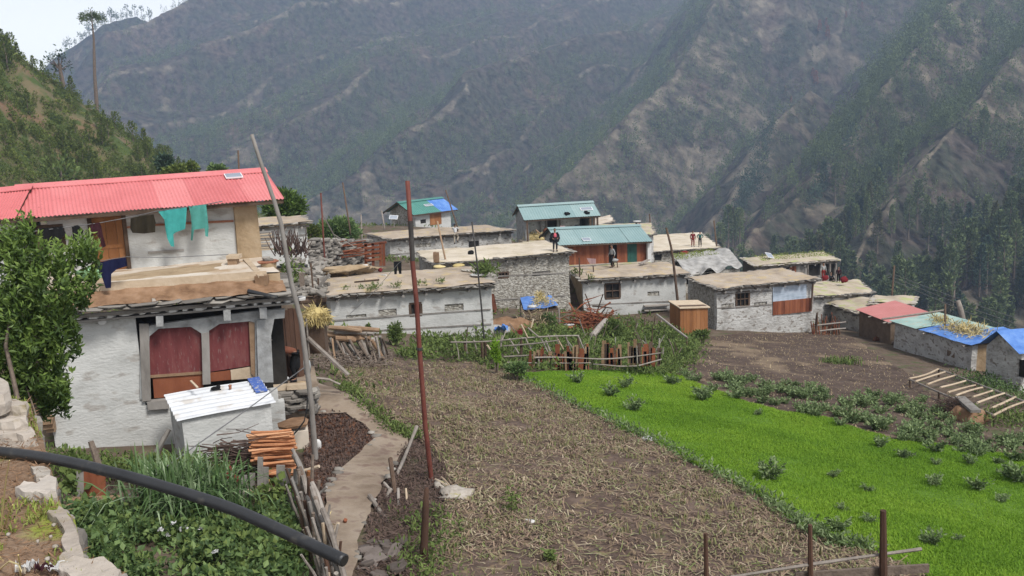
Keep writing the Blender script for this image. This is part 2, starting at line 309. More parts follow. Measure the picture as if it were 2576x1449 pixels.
# ---------------------------------------------------------------- world, sun, haze
SUN_EL = 52.0; SUN_AZ = 140.0      # degrees; azimuth clockwise from +Y
w = bpy.data.worlds.new('World'); SC.world = w; w.use_nodes = True; N = w.node_tree.nodes; K = w.node_tree.links
bg = N['Background']; sky = N.new('ShaderNodeTexSky'); sky.sky_type = 'NISHITA'; sky.sun_disc = False
sky.sun_elevation = math.radians(SUN_EL); sky.sun_rotation = math.radians(SUN_AZ); sky.dust_density = 4; sky.air_density = 1.2; sky.altitude = 2500
hs = N.new('ShaderNodeHueSaturation'); hs.inputs['Saturation'].default_value = .12; K.new(sky.outputs[0], hs.inputs['Color']); K.new(hs.outputs[0], bg.inputs['Color'])
bg.inputs['Strength'].default_value = .115
sl = bpy.data.lights.new('sun', 'SUN'); sl.energy = 2.4; sl.angle = math.radians(14); sl.color = (1, .96, .90); so = bpy.data.objects.new('sun', sl); COL.objects.link(so)
az = math.radians(SUN_AZ); el = math.radians(SUN_EL)
sd = Vector((math.sin(az)*math.cos(el), math.cos(az)*math.cos(el), math.sin(el)))
so.rotation_euler = sd.to_track_quat('Z', 'Y').to_euler(); so.location = sd*60
SC.view_settings.view_transform = 'Standard'; SC.view_settings.look = 'None'; SC.view_settings.exposure = EXPO; SC.view_settings.gamma = 1
# ---------------------------------------------------------------- ground sheet
def sheet(name, xs, ys, zf, m, smooth=True):
    X, Y = np.meshgrid(xs, ys); Z = zf(X, Y); V = np.stack([X, Y, Z], -1).reshape(-1, 3); nx = len(xs); ny = len(ys)
    i = np.arange((ny-1)*(nx-1)); r = i//(nx-1); c = i % (nx-1); a = r*nx+c
    mb = MB(); mb.arr(V, np.stack([a, a+1, a+nx+1, a+nx], 1)); return mb.build(name, m, smooth=smooth, loc=(0, 0, 0))
xs = np.concatenate([np.arange(-70, -16, 2.), np.arange(-16, 26, .5), np.arange(26, 110, 2.)])
ys = np.concatenate([np.arange(-14, 12, 1.), np.arange(12, 66, .5), np.arange(66, 300, 2.5)])
struct(sheet('ground', xs, ys, gz, M['groundmix']))
def poly_sheet(name, P, m, dz=.03, step=.6, bump=.0, jag=0.0, kind='structure'):
    """P: list of (X, Y). filled with a triangulated sheet following the ground"""
    Q = []
    for i, p in enumerate(P):
        q = P[(i+1) % len(P)]; L = math.hypot(q[0]-p[0], q[1]-p[1]); k = max(1, int(L/step))
        for j in range(k):
            t = j/k; x = p[0]+(q[0]-p[0])*t; y = p[1]+(q[1]-p[1])*t
            if jag: x += jag*float(fbm(x*1.3+5, y*1.3, 3)); y += jag*float(fbm(x*1.3, y*1.3+40, 3))
            Q.append((x, y))
    n = len(Q); A = np.array(Q); lo = A.min(0); hi = A.max(0)
    gx, gy = np.meshgrid(np.arange(lo[0], hi[0], step), np.arange(lo[1], hi[1], step)); G = np.stack([gx.ravel(), gy.ravel()], 1); G = G[inside(G, A)]
    vs = [Vector(q) for q in Q]+[Vector(g) for g in G]
    ov, oe, of, *_ = delaunay_2d_cdt(vs, [(i, (i+1) % n) for i in range(n)], [list(range(n))], 1, 1e-5)
    V = np.array([(v[0], v[1], 0) for v in ov]); V[:, 2] = gz(V[:, 0], V[:, 1])+dz+(bump*fbm(V[:, 0]*1.1, V[:, 1]*1.1, 3) if bump else 0)
    mb = MB(); mb.arr(V, np.array([list(f) for f in of if len(f) == 3])); o = mb.build(name, m, smooth=True, loc=(0, 0, 0)); struct(o, kind); return A
def inside(G, A):
    r = np.zeros(len(G), bool); x, y = G[:, 0], G[:, 1]; n = len(A)
    for i in range(n):
        x1, y1 = A[i]; x2, y2 = A[(i+1) % n]
        c = ((y1 > y) != (y2 > y)) & (x < (x2-x1)*(y-y1)/(y2-y1+1e-12)+x1); r ^= c
    return r
def scatter(A, n, dz=.0):
    lo = A.min(0); hi = A.max(0); G = nr.random((int(n*2.2)+50, 2))*(hi-lo)+lo; G = G[inside(G, A)][:n]
    return np.column_stack([G, gz(G[:, 0], G[:, 1])+dz])
def gpoly(px): return [tuple(gp(x, y).xy) for x, y in px]
def visible_w(P):
    """pixel position of points"""
    d = P@np.array(FW); return CX+F*(P@np.array(CR))/d, CY-F*(P@np.array(CU))/d
# fields -----------------------------------------------------------------
PA = gpoly([(835,935),(1000,912),(1180,915),(1300,950),(1420,1010),(1560,1080),(1660,1122),(1790,1195),(1930,1265),(2010,1325),(2080,1372),(2200,1390),(2330,1460)])
PA += [tuple(gp(1500,1640).xy), tuple(gp(1040,1640).xy)] + gpoly([(1075,1449),(1120,1290),(1130,1180),(1060,1110),(985,1085),(900,1000)])
stub = poly_sheet('stubble_field', PA, M['soil'], .05, .3, .10, .25)
WB = gpoly([(1290,945),(1400,938),(1560,935),(1690,945),(1800,985),(1960,1040),(2100,1060),(2250,1110),(2576,1150),(2760,1180),(3300,1270)])+[tuple(gp(3300,1640).xy), tuple(gp(2400,1640).xy)]
WB += gpoly([(2330,1460),(2200,1390),(2080,1372),(2010,1325),(1930,1265),(1790,1195),(1660,1122),(1560,1080),(1420,1010)])
wh = poly_sheet('crop_field', WB, M['grassbase'], .06, .5, .05, .25)
SB = gpoly([(1745,850),(1900,838),(2050,838),(2140,850),(2200,890),(2300,950),(2330,985),(2420,1060),(2520,1120),(2576,1150),(2250,1110),(2100,1060),(1960,1040),(1800,985),(1690,945),(1735,900)])
soilA = poly_sheet('bare_soil_field', SB, M['soil2'], .05, .6, .1, .3)
# stubble litter
def litter(A, n, lmin, lmax, name, m, wd=.016, clump=0):
    P = scatter(A, n, .07)
    if clump: P = P[nr.random(len(P)) < np.clip(.55+clump*fbm(P[:, 0]*.7, P[:, 1]*.7, 4), .06, 1)]
    n = len(P); a = nr.random(n)*6.283; L = lmin+(lmax-lmin)*nr.random(n)**2; n = len(P); a = a[:n]; L = L[:n]
    D = np.stack([np.cos(a), np.sin(a), .25*nr.normal(size=n)], 1)*L[:, None]; B = np.stack([-np.sin(a), np.cos(a), 0*a], 1)*(nr.normal(size=n)*L*.18)[:, None]
    W = np.stack([-np.sin(a), np.cos(a), 0*a], 1)*wd*(.6+.8*nr.random(n))[:, None]; Zu = np.zeros((n, 3)); Zu[:, 2] = np.abs(nr.normal(size=n))*.03+.01
    V = np.stack([P-D/2-W/2, P-D/2+W/2, P+B+Zu-W/2, P+B+Zu+W/2, P+D/2-W/2, P+D/2+W/2], 1).reshape(-1, 3); b = np.arange(n)[:, None]*6
    mb = MB(); mb.arr(V, np.concatenate([b+np.array([[0,1,3,2]]), b+np.array([[2,3,5,4]])]), np.repeat(nr.random(n), 6)); return mb
mb = litter(stub, 52000, .07, .45, 'straw', None, .02, 1.1)
tuf = scatter(stub, 700, .05); tuf = tuf[fbm(tuf[:, 0]*.35, tuf[:, 1]*.35, 2) > -.25]
pp = np.repeat(tuf, 9, 0)+nr.normal(size=(len(tuf)*9, 3))*np.array([.09, .09, 0])
mb.blades(pp, .16, .03, .9, t=.62+.2*nr.random(len(pp)))
struct(mb.build('stubble_straw', M['stubble'], loc=(0, 0, 0)), 'stuff', 'dry straw stalks and small weeds lying on the brown field')
# wheat
P = scatter(wh, 420000, .04); P = P[P[:, 1] < 47]
mb = MB(); px, py = visible_w(P); keep = (px > 1150) & (px < 3200) & (py < 1560); P = P[keep]
mb.blades(P, .10*(.6+.6*nr.random(len(P)))*(1+.45*fbm(P[:, 0]*.5, P[:, 1]*.5, 3)), .02, .9, t=np.clip(.5+.95*fbm(P[:, 0]*.3, P[:, 1]*.3, 4)+.22*nr.normal(size=len(P)), 0, 1))
struct(mb.build('young_wheat', M['wheat'], loc=(0, 0, 0)), 'stuff', 'bright green young wheat covering the sloping field')
mb = litter(soilA, 3500, .04, .18, 'bits', None, .02)
struct(mb.build('field_litter', M['straw'], loc=(0, 0, 0)), 'stuff', 'scattered straw bits on the dark bare soil')
# path, mulch pit
PPa = gpoly([(790,962),(845,985),(880,1000),(930,1045),(985,1085),(1030,1110),(1000,1165),(965,1225),(925,1300),(905,1370),(890,1449)])+[tuple(gp(880,1560).xy), tuple(gp(810,1560).xy)]+gpoly([(830,1440),(812,1360),(815,1260),(850,1195),(905,1145),(952,1108),(915,1075),(870,1046),(790,1050),(760,1040),(755,990)])
poly_sheet('path', PPa, M['path'], .10, .35, .02, .12)
MPa = gpoly([(775,1046),(865,1042),(915,1075),(950,1108),(905,1143),(850,1193),(815,1255),(790,1290),(770,1200),(765,1100)])
mu = poly_sheet('mulch_bed', MPa, M['mulch'], .03, .35, .06, .1)
mb = litter(mu, 2500, .04, .16, 'x', None, .03); struct(mb.build('mulch_litter', M['twig'], loc=(0, 0, 0)), 'stuff', 'reddish chips and leaf litter beside the path')
# ---------------------------------------------------------------- mountains
def P3(l): return [at(x, y, d) for x, y, d in l]
RIDGES = [ # (points, flank slope, tag)
 (P3([(1150,690,560),(1250,600,620),(1340,512,680),(1480,385,740),(1600,270,800),(1700,185,860),(1770,60,940),(1850,-90,1030),(2000,-300,1150)]), .95),
 (P3([(1700,720,470),(1790,560,540),(1850,490,580),(1885,385,640),(1960,300,690),(2040,222,750)]), 1.05),
 (P3([(1780,730,340),(1850,640,390),(1900,590,420),(2110,395,500),(2200,260,560),(2330,90,640),(2450,-60,740),(2600,-250,850)]), .95),
 (P3([(2080,730,300),(2170,620,340),(2300,430,410),(2420,300,460),(2576,120,540),(2700,0,620)]), .9),
 (P3([(2300,830,235),(2450,700,265),(2576,590,300),(2750,420,370),(2900,250,430)]), .85),
]
CREST = P3([(-300,640,1650),(60,315,1560),(170,196,1500),(215,165,1480),(290,88,1440),(365,4,1400),(480,-110,1360),(800,-330,1300),(1300,-420,1250),(2000,-480,1250),(2800,-500,1250)])
def seg_field(X, Y, pts):
    best = np.full(X.shape, 1e9); z = np.zeros(X.shape)
    for a, b in zip(pts[:-1], pts[1:]):
        dx, dy = b.x-a.x, b.y-a.y; t = np.clip(((X-a.x)*dx+(Y-a.y)*dy)/(dx*dx+dy*dy), 0, 1)
        d = np.hypot(X-a.x-t*dx, Y-a.y-t*dy); m = d < best; best = np.where(m, d, best); z = np.where(m, a.z+t*(b.z-a.z), z)
    return best, z
def smax(a, b, k=10.): 
    h = np.clip(.5+.5*(a-b)/k, 0, 1); return b*(1-h)+a*h+k*h*(1-h)
def mtn(X, Y):
    X = np.asarray(X, float); Y = np.asarray(Y, float)
    # far face : rises away from the valley, carved by oblique spurs
    sl = (Y-760-.10*X)*.40-125
    s = (X*.78-Y*.62)+45*fbm(X/210, Y/210, 3)
    tri = np.abs(((s/165) % 1)*2-1); tri2 = np.abs(((s/61+.3*fbm(X/130, Y/130, 2)) % 1)*2-1)
    fade = np.clip((Y-650)/250, 0, 1)
    base = sl+fade*(52*(tri-.5)+17*(tri2-.5)+38*fbm(X/260+4, Y/260, 4))
    base = base-.9*np.maximum(0, -X-.40*Y)
    base = np.maximum(base, -190)
    d, z = seg_field(X, Y, CREST); cx = np.array([p.x for p in CREST]); cy = np.array([p.y for p in CREST]); cap = z-7+3*fbm(X/30, Y/30, 3)-np.where(Y > np.interp(X, cx, cy), np.interp(X, [-490, -410], [1.5, .1]), .26)*d
    base = smax(base*-1, cap*-1, 6.)*-1
    h = base
    for pts, k in RIDGES:
        d, z = seg_field(X, Y, pts); w = .55+.9*np.clip(d/25, 0, 1)
        h = smax(h, z+w*5*fbm(X/22, Y/22, 3)+np.clip(d/60, 0, 1)*19*fbm(X/48+9, Y/48, 4)-k*d, 7.)
    return h+2.2*fbm(X/14, Y/14, 3)+2.6*np.abs(fbm(X/9+5, Y/9, 3))*np.clip(1.6-np.hypot(X, Y)/900, .2, 1)
def rock_amt(X, Y):
    r = np.zeros(X.shape)
    for i, (pts, k) in enumerate(RIDGES[:4]):
        d, z = seg_field(X, Y, pts); wd = (30, 12, 6, 2)[i]
        r = np.maximum(r, np.clip(.75-d/wd+1.1*fbm(X/25+i, Y/25, 4), 0, 1))
    d, z = seg_field(X, Y, RIDGES[0][0]); near = np.clip(1-d/130, 0, 1)*(X > 100*0+z*0+((Y-620)*.3))
    r = np.maximum(r, np.clip(near*(.45+1.1*fbm(X/40, Y/40, 4)), 0, 1))
    f = fbm(X/120+3, Y/60, 5)
    r = np.maximum(r, np.clip((fbm(X/38+11, Y/30, 4)-.24)*5, 0, .8)*(Y < 900))
    s = (X*.78-Y*.62)+45*fbm(X/210, Y/210, 3); tri2 = np.abs(((s/61+.3*fbm(X/130, Y/130, 2)) % 1)*2-1); tri = np.abs(((s/165) % 1)*2-1)
    r = np.maximum(r, np.clip(np.maximum(tri2-.86, tri-.93)*7+.9*fbm(X/45, Y/45, 4)-.1, 0, .75)*(Y > 640))
    return np.clip(np.maximum(r, np.clip((f-.33)*3, 0, .8)), 0, 1)
th = np.linspace(math.radians(-40), math.radians(41), 520); rr = np.concatenate([np.geomspace(215, 1000, 330), np.geomspace(1006, 1700, 150)])
T_, R_ = np.meshgrid(th, rr); X = R_*np.sin(T_); Y = R_*np.cos(T_); Z = mtn(X, Y); ny, nx = X.shape
ZMAX = float(Z.max()); ZMIN = float(Z.min()); print('Z', ZMIN, ZMAX)
i = np.arange((ny-1)*(nx-1)); r = i//(nx-1); c = i % (nx-1); a = r*nx+c
mb = MB(); mb.arr(np.stack([X, Y, Z], -1).reshape(-1, 3), np.stack([a, a+1, a+nx+1, a+nx], 1), rock_amt(X, Y).ravel())
def mtn_mat():
    m = bpy.data.materials.new('mountain_ground'); m.use_nodes = True; nt = m.node_tree; N = nt.nodes; K = nt.links; b = N['Principled BSDF']; b.inputs['Roughness'].default_value = .97; b.inputs['Specular IOR Level'].default_value = .1
    tc = N.new('ShaderNodeTexCoord')
    def nz(s, d=8): 
        n = N.new('ShaderNodeTexNoise'); n.inputs['Scale'].default_value = s; n.inputs['Detail'].default_value = d; n.inputs['Roughness'].default_value = .65; K.new(tc.outputs['Object'], n.inputs['Vector']); return n.outputs['Fac']
    def ramp(f, cs):
        r = N.new('ShaderNodeValToRGB'); e = r.color_ramp.elements
        while len(e) < len(cs): e.new(.5)
        for i, (p, c) in enumerate(cs): e[i].position = p; e[i].color = (*c, 1)
        K.new(f, r.inputs['Fac']); return r.outputs['Color']
    gcol = ramp(nz(.013), [(.30, (.025,.032,.018)), (.42, (.055,.044,.038)), (.50, (.033,.037,.025)), (.58, (.062,.049,.040)), (.70, (.092,.067,.052))])
    fine = ramp(nz(.16), [(.36, (.3,.3,.3)), (.62, (1.7,1.7,1.7))])
    mm = N.new('ShaderNodeMix'); mm.data_type = 'RGBA'; mm.blend_type = 'MULTIPLY'; mm.inputs[0].default_value = 1; K.new(gcol, mm.inputs[6]); K.new(fine, mm.inputs[7])
    rcol = ramp(nz(.09), [(.36, (.045,.04,.032)), (.50, (.105,.09,.068)), (.66, (.20,.172,.128))])
    at_ = N.new('ShaderNodeAttribute'); at_.attribute_name = 'rnd'
    ad = N.new('ShaderNodeMath'); ad.operation = 'MULTIPLY_ADD'; K.new(nz(.05), ad.inputs[0]); ad.inputs[1].default_value = 2.4; ad.inputs[2].default_value = -1.25
    a2 = N.new('ShaderNodeMath'); a2.operation = 'ADD'; K.new(at_.outputs['Fac'], a2.inputs[0]); K.new(ad.outputs[0], a2.inputs[1])
    rf = ramp(a2.outputs[0], [(.35, (0,0,0)), (.62, (1,1,1))])
    mx = N.new('ShaderNodeMix'); mx.data_type = 'RGBA'; K.new(rf, mx.inputs[0]); K.new(mm.outputs[2], mx.inputs[6]); K.new(rcol, mx.inputs[7]); K.new(mx.outputs[2], b.inputs['Base Color'])
    bp = N.new('ShaderNodeBump'); bp.inputs['Strength'].default_value = .9; bp.inputs['Distance'].default_value = 3.5; K.new(nz(.07), bp.inputs['Height']); K.new(bp.outputs[0], b.inputs['Normal'])
    return m
struct(mb.build('mountain_slope', mtn_mat(), smooth=True, loc=(0, 0, 0)))
# ---------------------------------------------------------------- near hillside on the left
HILL = P3([(-420,-190,150),(-200,-40,158),(0,100,165),(60,152,168),(110,182,170),(165,228,174),(240,282,180),(310,325,186),(400,392,194),(500,446,205),(600,500,215),(760,600,230)])
def hill(X, Y):
    d, z = seg_field(X, Y, HILL); return z-.82*d+np.clip(d/8, 0, 1)*3.0*fbm(X/13, Y/13, 4)+.5*fbm(X/3.5, Y/3.5, 2)
hx = np.arange(-190, 0, 1.5); hy = np.arange(95, 260, 1.5)
M['hill'] = mat('hill', [(.045,.06,.018),(.085,.085,.035),(.135,.11,.06),(.17,.10,.06)], .07, .9, .5, .97, lo=.30, up=.66, hi=(.055,.08,.02), hiamt=.6, hiscale=.3, bdist=.5)
struct(sheet('hillside', hx, hy, hill, M['hill']))
def hit(f, x, y, d0, d1, n=400):
    v = ray(x, y); ss = np.linspace(d0, d1, n); k = ss*v.z/v.y < f(ss*v.x/v.y, ss)
    if not k.any(): return None
    s = ss[np.argmax(k)]; return v*(s/v.y)
# ---------------------------------------------------------------- pines
def pine_parts(h, R, n, ls, shape, seed, bare=.22):
    """trunk and crown of one conifer, base at the origin"""
    tr = MB(); tr.tube([(0, 0, -.6), (.1, .05, h*.5), (0, .1, h*.97)], [.02*h+.04, .013*h+.02, .02], 5)
    cr = MB(); k = nr.random(n)**.8
    z = h*(bare+(1-bare)*k)
    if shape == 'cone': r = R*(1-k)**.75+.12
    else: r = R*np.sqrt(np.clip(1-((k-.38)/.64)**2, .03, 1))
    a = nr.random(n)*6.283+0; lob = .75+.35*np.sin(a*3+z*1.1+seed)*np.cos(z*.8+seed)
    q = (.35+.65*nr.random(n)**.5)*r*lob
    P = np.stack([q*np.cos(a), q*np.sin(a), z+nr.normal(size=n)*.15], 1)
    D = np.stack([np.cos(a)*.6, np.sin(a)*.6, .55+0*a], 1); cr.leaves(P, ls, .42, .5, D)
    return tr, cr
def make_tree(name, label, cat, group, h, R, n, ls, shape, seed, cm, bare=.22, tm=None):
    t = thing(name, (0, 0, 0), label, cat, group); tr, cr = pine_parts(h, R, n, ls, shape, seed, bare)
    tr.build('trunk', tm or M['bark'], t); cr.build('crown', cm, t); return t
PROTO = []
class Pool:
    def __init__(s, ps): s.ps = ps; s.first = [True]*len(ps)
    def put(s, k, loc, rz, sc, label=None, group=None):
        p = s.ps[k]
        if s.first[k]:
            s.first[k] = False; p.location = loc; p.rotation_euler = (0, 0, rz); p.scale = (sc, sc, sc) if np.isscalar(sc) else sc
            if label: p['label'] = label
            if group: p['group'] = group
            return p
        return dup(p, loc, rz, sc, label, group)
GP = 'pines on the opposite slope'
LP = 'dark green pine growing on the steep slope beyond the village'
pines = Pool([make_tree('pine_tree', LP, 'tree', GP, 13, 1.75, 620, .72, 'cone', 1, M['pine']), make_tree('pine_tree', LP, 'tree', GP, 13, 1.9, 640, .75, 'round', 2, M['pine'], .25),
              make_tree('pine_tree', LP, 'tree', GP, 14, 1.5, 560, .7, 'round', 3, M['pine'], .3), make_tree('pine_tree', LP, 'tree', GP, 12, 1.9, 600, .72, 'cone', 4, M['darkpine'], .15),
    make_tree('pine_tree', LP, 'tree', GP, 12.5, 1.6, 560, .7, 'round', 6, M['pine_light'], .2), make_tree('pine_tree', LP, 'tree', GP, 13, 2.0, 600, .72, 'cone', 7, M['pine_olive'], .2), make_tree('pine_tree', LP, 'tree', GP, 11, 1.7, 560, .68, 'cone', 8, M['pine_light'], .12)])
n0 = 430000; tt = nr.random(n0); ax = (nr.random(n0)*70-35)*math.pi/180; rr = 215*np.exp(tt*math.log(1560/215.)); X = rr*np.sin(ax); Y = rr*np.cos(ax); Z = mtn(X, Y); RK = rock_amt(X, Y)
dn = fbm(X/70+2, Y/70, 4)+.5*fbm(X/24, Y/24, 2)
dens = np.clip(.42+1.1*dn, .04, 1)*(1-.8*np.clip(RK*1.3, 0, 1))
dgr, zz = seg_field(X, Y, RIDGES[1][0]); dens = np.where(dgr < 42, dens*.08, dens)
rg = np.clip(np.interp(visible_w(np.stack([X, Y, Z], 1))[0], [1400, 2050, 2200, 2600], [.75, .75, 1.25, 1.4]), 0, 2); dens = dens*rg
keep = nr.random(n0) < dens*np.clip(rr/900, .20, 1)*.62*np.where(rr < 400, .17, np.where(rr < 640, .55, 1))
X, Y, Z, rr = X[keep], Y[keep], Z[keep], rr[keep]; H = (8.+7*nr.random(len(X)))*np.clip(1.15-rr/4000, .7, 1.2)
px, py = visible_w(np.stack([X, Y, Z+H*.8], 1)); inf = (px > -80) & (px < 2660) & (py > -60) & (py < 860); X, Y, Z, rr, H, px, py = [q[inf] for q in (X, Y, Z, rr, H, px, py)]
vis = np.ones(len(X), bool)
for q in np.concatenate([np.linspace(.05, .3, 9), np.linspace(.34, .98, 20)]):
    zl = (Z+H*.8)*q; gr = np.maximum(np.where(X*X*q*q+Y*Y*q*q > 190**2, mtn(X*q, Y*q), -999), np.where(Y*q < 118, gz(X*q, Y*q), -999)); vis &= gr < zl
X, Y, Z, rr, H, px, py = [q[vis] for q in (X, Y, Z, rr, H, px, py)]
order = np.argsort(rr/H); near = order[:285]; far = order[285:]
for k in near:
    h = H[k]/12*1.12; pines.put(int(nr.integers(0, 7)), (X[k], Y[k], Z[k]-.3), nr.random()*6.28, (h*nr.uniform(.85, 1.2), h*nr.uniform(.85, 1.2), h))
def forest(name, X, Y, Z, H, m, per, label, rr_=.19, lf=.12):
    mb = MB(); n = len(X); k = nr.random((n, per))**.8; a = nr.random((n, per))*6.283; rd = nr.random((n, 1))
    prof = np.where(rd < .5, (1-k)**.7, np.sqrt(np.clip(1-((k-.4)/.62)**2, .03, 1)))
    q = (.3+.7*nr.random((n, per)))*prof*H[:, None]*rr_
    P = np.stack([X[:, None]+q*np.cos(a), Y[:, None]+q*np.sin(a), Z[:, None]+H[:, None]*(.12+.86*k)], -1).reshape(-1, 3)
    D = np.stack([np.cos(a)*.6, np.sin(a)*.6, .6+0*a], -1).reshape(-1, 3)
    mb.leaves(P, np.repeat(H*lf, per), .5, .5, D, np.clip(np.repeat(nr.random(n), per)*.6+.4*nr.random(n*per), 0, 1))
    return struct(mb.build(name, m, loc=(0, 0, 0)), 'stuff', label)
f1 = far[rr[far] < 640][:3500]; forest('pine_stand', X[f1], Y[f1], Z[f1], H[f1], M['pine'], 80, 'closer pines standing over the right hand slope', .15, .075)
f2 = far[rr[far] >= 640][:34000]; q3 = nr.random(len(f2)); f3 = f2[q3 < .3]; f2 = f2[q3 >= .3]; forest('lighter_pine_forest', X[f3], Y[f3], Z[f3], H[f3], M['pine_light'], 24, 'lighter green pines scattered over the hazy mountain side')
forest('pine_forest', X[f2], Y[f2], Z[f2], H[f2], M['pine'], 24, 'far pines thinly covering the hazy mountain side')
# dense dark broadleaf growth in the gullies
GUL = [P3([(1985,100,880),(1960,200,800),(1940,330,720),(1915,440,650),(1880,520,600),(1790,600,560)]), P3([(2160,320,640),(2110,420,570),(2060,500,520),(2010,560,480)]), P3([(1250,560,700),(1330,470,780),(1420,380,850),(1560,250,950)])]
gx = []
for G, wd, cnt in (([(1990,95),(1975,190),(1945,300),(1925,380),(1905,450),(1885,505)], 24, 190), ([(1890,500),(1850,560),(1800,640)], 12, 60), ([(2165,330),(2120,420),(2075,500),(2040,545)], 12, 30), ([(1240,560),(1320,480),(1420,380),(1520,300)], 16, 70), ([(1640,240),(1720,130),(1790,40)], 22, 40)):
    for i in range(cnt):
        t = rng.random()*(len(G)-1); k = int(t); f = t-k; x = G[k][0]*(1-f)+G[min(k+1, len(G)-1)][0]*f+rng.gauss(0, wd*.6); y = G[k][1]*(1-f)+G[min(k+1, len(G)-1)][1]*f+rng.gauss(0, wd*.35); p = hit(mtn, x, y, 300, 1450, 260)
        if p is not None: gx.append((p.x, p.y))
gx = np.array(gx); gh = 7+5*nr.random(len(gx))
forest('gully_trees', gx[:, 0], gx[:, 1], mtn(gx[:, 0], gx[:, 1]), gh, M['darkpine'], 34, 'dense dark green trees filling the ravines', .36)
# low scrub on the slopes
n1 = 16000; ax = (nr.random(n1)*70-35)*math.pi/180; r1 = 230*np.exp(nr.random(n1)*math.log(1500/230.)); X1 = r1*np.sin(ax); Y1 = r1*np.cos(ax); k = nr.random(n1) < np.clip(.5+fbm(X1/30, Y1/30, 3), .05, 1); X1, Y1, r1 = X1[k], Y1[k], r1[k]
M['scrub'] = mat('scrub', [(.045,.052,.026),(.09,.085,.045),(.15,.125,.08)], .1, 0, None, .95, attr=.7)
forest('slope_scrub', X1, Y1, mtn(X1, Y1)-.2, 1.6+1.6*nr.random(len(X1)), M['scrub'], 9, 'low brownish scrub on the opposite slope', .5)
# rust brown dead pines
BR = make_tree('pine_tree', 'x', 'tree', 'rust brown dead pines', 12, 2.6, 240, 1.2, 'cone', 9, M['browncrown'], .1); bp = Pool([BR])
for x, y, s in [(2052,218,1.2),(2044,200,.9),(2062,82,1.0),(2082,100,1.1),(2078,70,.8),(2128,50,.7),(2168,30,.8),(1975,240,.7),(1990,262,.6)]:
    p = hit(mtn, x, y, 350, 1300, 900)
    if p: bp.put(0, p, rng.random()*6, s, 'dead rust brown pine among the green pines high on the right slope', 'rust brown dead pines')
# skyline trees on the far ridge
SK = Pool([make_tree('pine_tree', 'x', 'tree', 'thin trees on the far skyline', 12, 2.2, 60, 1.6, 'round', 21, M['pine'], .4), make_tree('pine_tree', 'x', 'tree', 'thin trees on the far skyline', 12, 2.6, 40, 1.6, 'round', 23, M['pine'], .55)])
for i in range(34):
    t = i/33; x = 165+t*215+rng.uniform(-5, 5); p = next((q_ for q_ in (hit(mtn, x, y_, 700, 1690, 260) for y_ in range(-16, 260, 4)) if q_ is not None), None)
    if p is None: continue
    SK.put(i % 2, (p.x, p.y, p.z-2.5), rng.random()*6, rng.uniform(.8, 1.9), 'thin pale tree standing on the hazy far skyline ridge', 'thin trees on the far skyline')
# ---------------------------------------------------------------- hillside plants
t = thing('pine_tree', hit(hill, 243, 268, 100, 240) or at(243, 268, 182), 'very tall slender pine with a bare trunk and small tufted top on the left hill', 'tree')
p0 = ORG[t.name]; p1 = at(228, 22, p0.y); mb = MB(); mb.tube([p0-UP*1, p0.lerp(p1, .33), p0.lerp(p1, .7)+Vector((.25, 0, 0)), p1], [.38, .30, .20, .05], 7); mb.build('trunk', M['bark'], t)
mb = MB(); c = at(229, 45, p0.y); n = 420; n = 900; a = nr.random(n)*6.283; rr0 = nr.random(n)**.55; r = 2.35*rr0*(.85+.2*np.sin(a*5)); z = 1.5*np.sqrt(1-rr0**2*.85)-1.0+nr.normal(size=n)*.38
mb.leaves(np.array(c)+np.stack([r*np.cos(a), r*np.sin(a), z], 1), .40, .35, .5, np.stack([np.cos(a), np.sin(a), .5+0*a], 1))
for i in range(9): q = rng.uniform(0, 6.28); mb.stick(c+UP*rng.uniform(-1.8, 1), c+Vector((1.9*math.cos(q), 1.9*math.sin(q), rng.uniform(-1.4, .8))), .05, .02)
mb.build('crown', M['pine'], t)
# gnarled half bare tree
pb = hit(hill, 158, 205, 100, 240) or at(158, 205, 172); t = thing('bare_tree', pb, 'dark gnarled half bare tree left of the very tall pine', 'tree'); d = pb.y
mb = MB(); mb.tube([pb-UP, at(152, 178, d), at(150, 160, d)], [.4, .3, .22], 7); mb.build('trunk', M['bark'], t)
mb = MB(); lf = []
for x, y in [(118,152),(130,145),(147,135),(156,142),(168,165),(140,168),(163,182),(126,150)]:
    e = at(x, y, d+rng.uniform(-1, 1)); mb.stick(at(150, rng.uniform(160, 178), d), e, .16, .05); lf.append(e)
mb.build('limb', M['bark'], t); mb = MB(); P = np.concatenate([np.array(e)+nr.normal(size=(26, 3))*.42 for e in lf[:6]]); mb.leaves(P, .5, .5); mb.build('crown', M['darkpine'], t)
GB = 'bushes and young pines on the left hill'
def bush_parts(R, n, ls, seed, flat=.7, lobes=6):
    mb = MB(); P = []; cs = [(nr.normal(size=3)*np.array([.5, .5, .3]))*R for _ in range(lobes)]
    for c in cs:
        u = nr.normal(size=(n//lobes, 3)); u /= np.linalg.norm(u, axis=1)[:, None]; P.append(c+u*R*.55*(.5+.5*nr.random((n//lobes, 1))))
    P = np.concatenate(P); P[:, 2] = P[:, 2]*flat+R*.5*flat; mb.leaves(P[P[:, 2] > -.1*R], ls, .5, .3, P[P[:, 2] > -.1*R]/R); return mb
def make_bush(name, label, cat, group, R, n, ls, seed, m, flat=.7, stems=3):
    t = thing(name, (0, 0, 0), label, cat, group); s = MB()
    for i in range(stems): s.stick((rng.uniform(-.1, .1)*R, rng.uniform(-.1, .1)*R, -.2*R), (rng.uniform(-.4, .4)*R, rng.uniform(-.4, .4)*R, R*.8*flat), .05*R, .02*R)
    s.build('stem', M['bark'], t); bush_parts(R, n, ls, seed, flat).build('foliage', m, t); return t
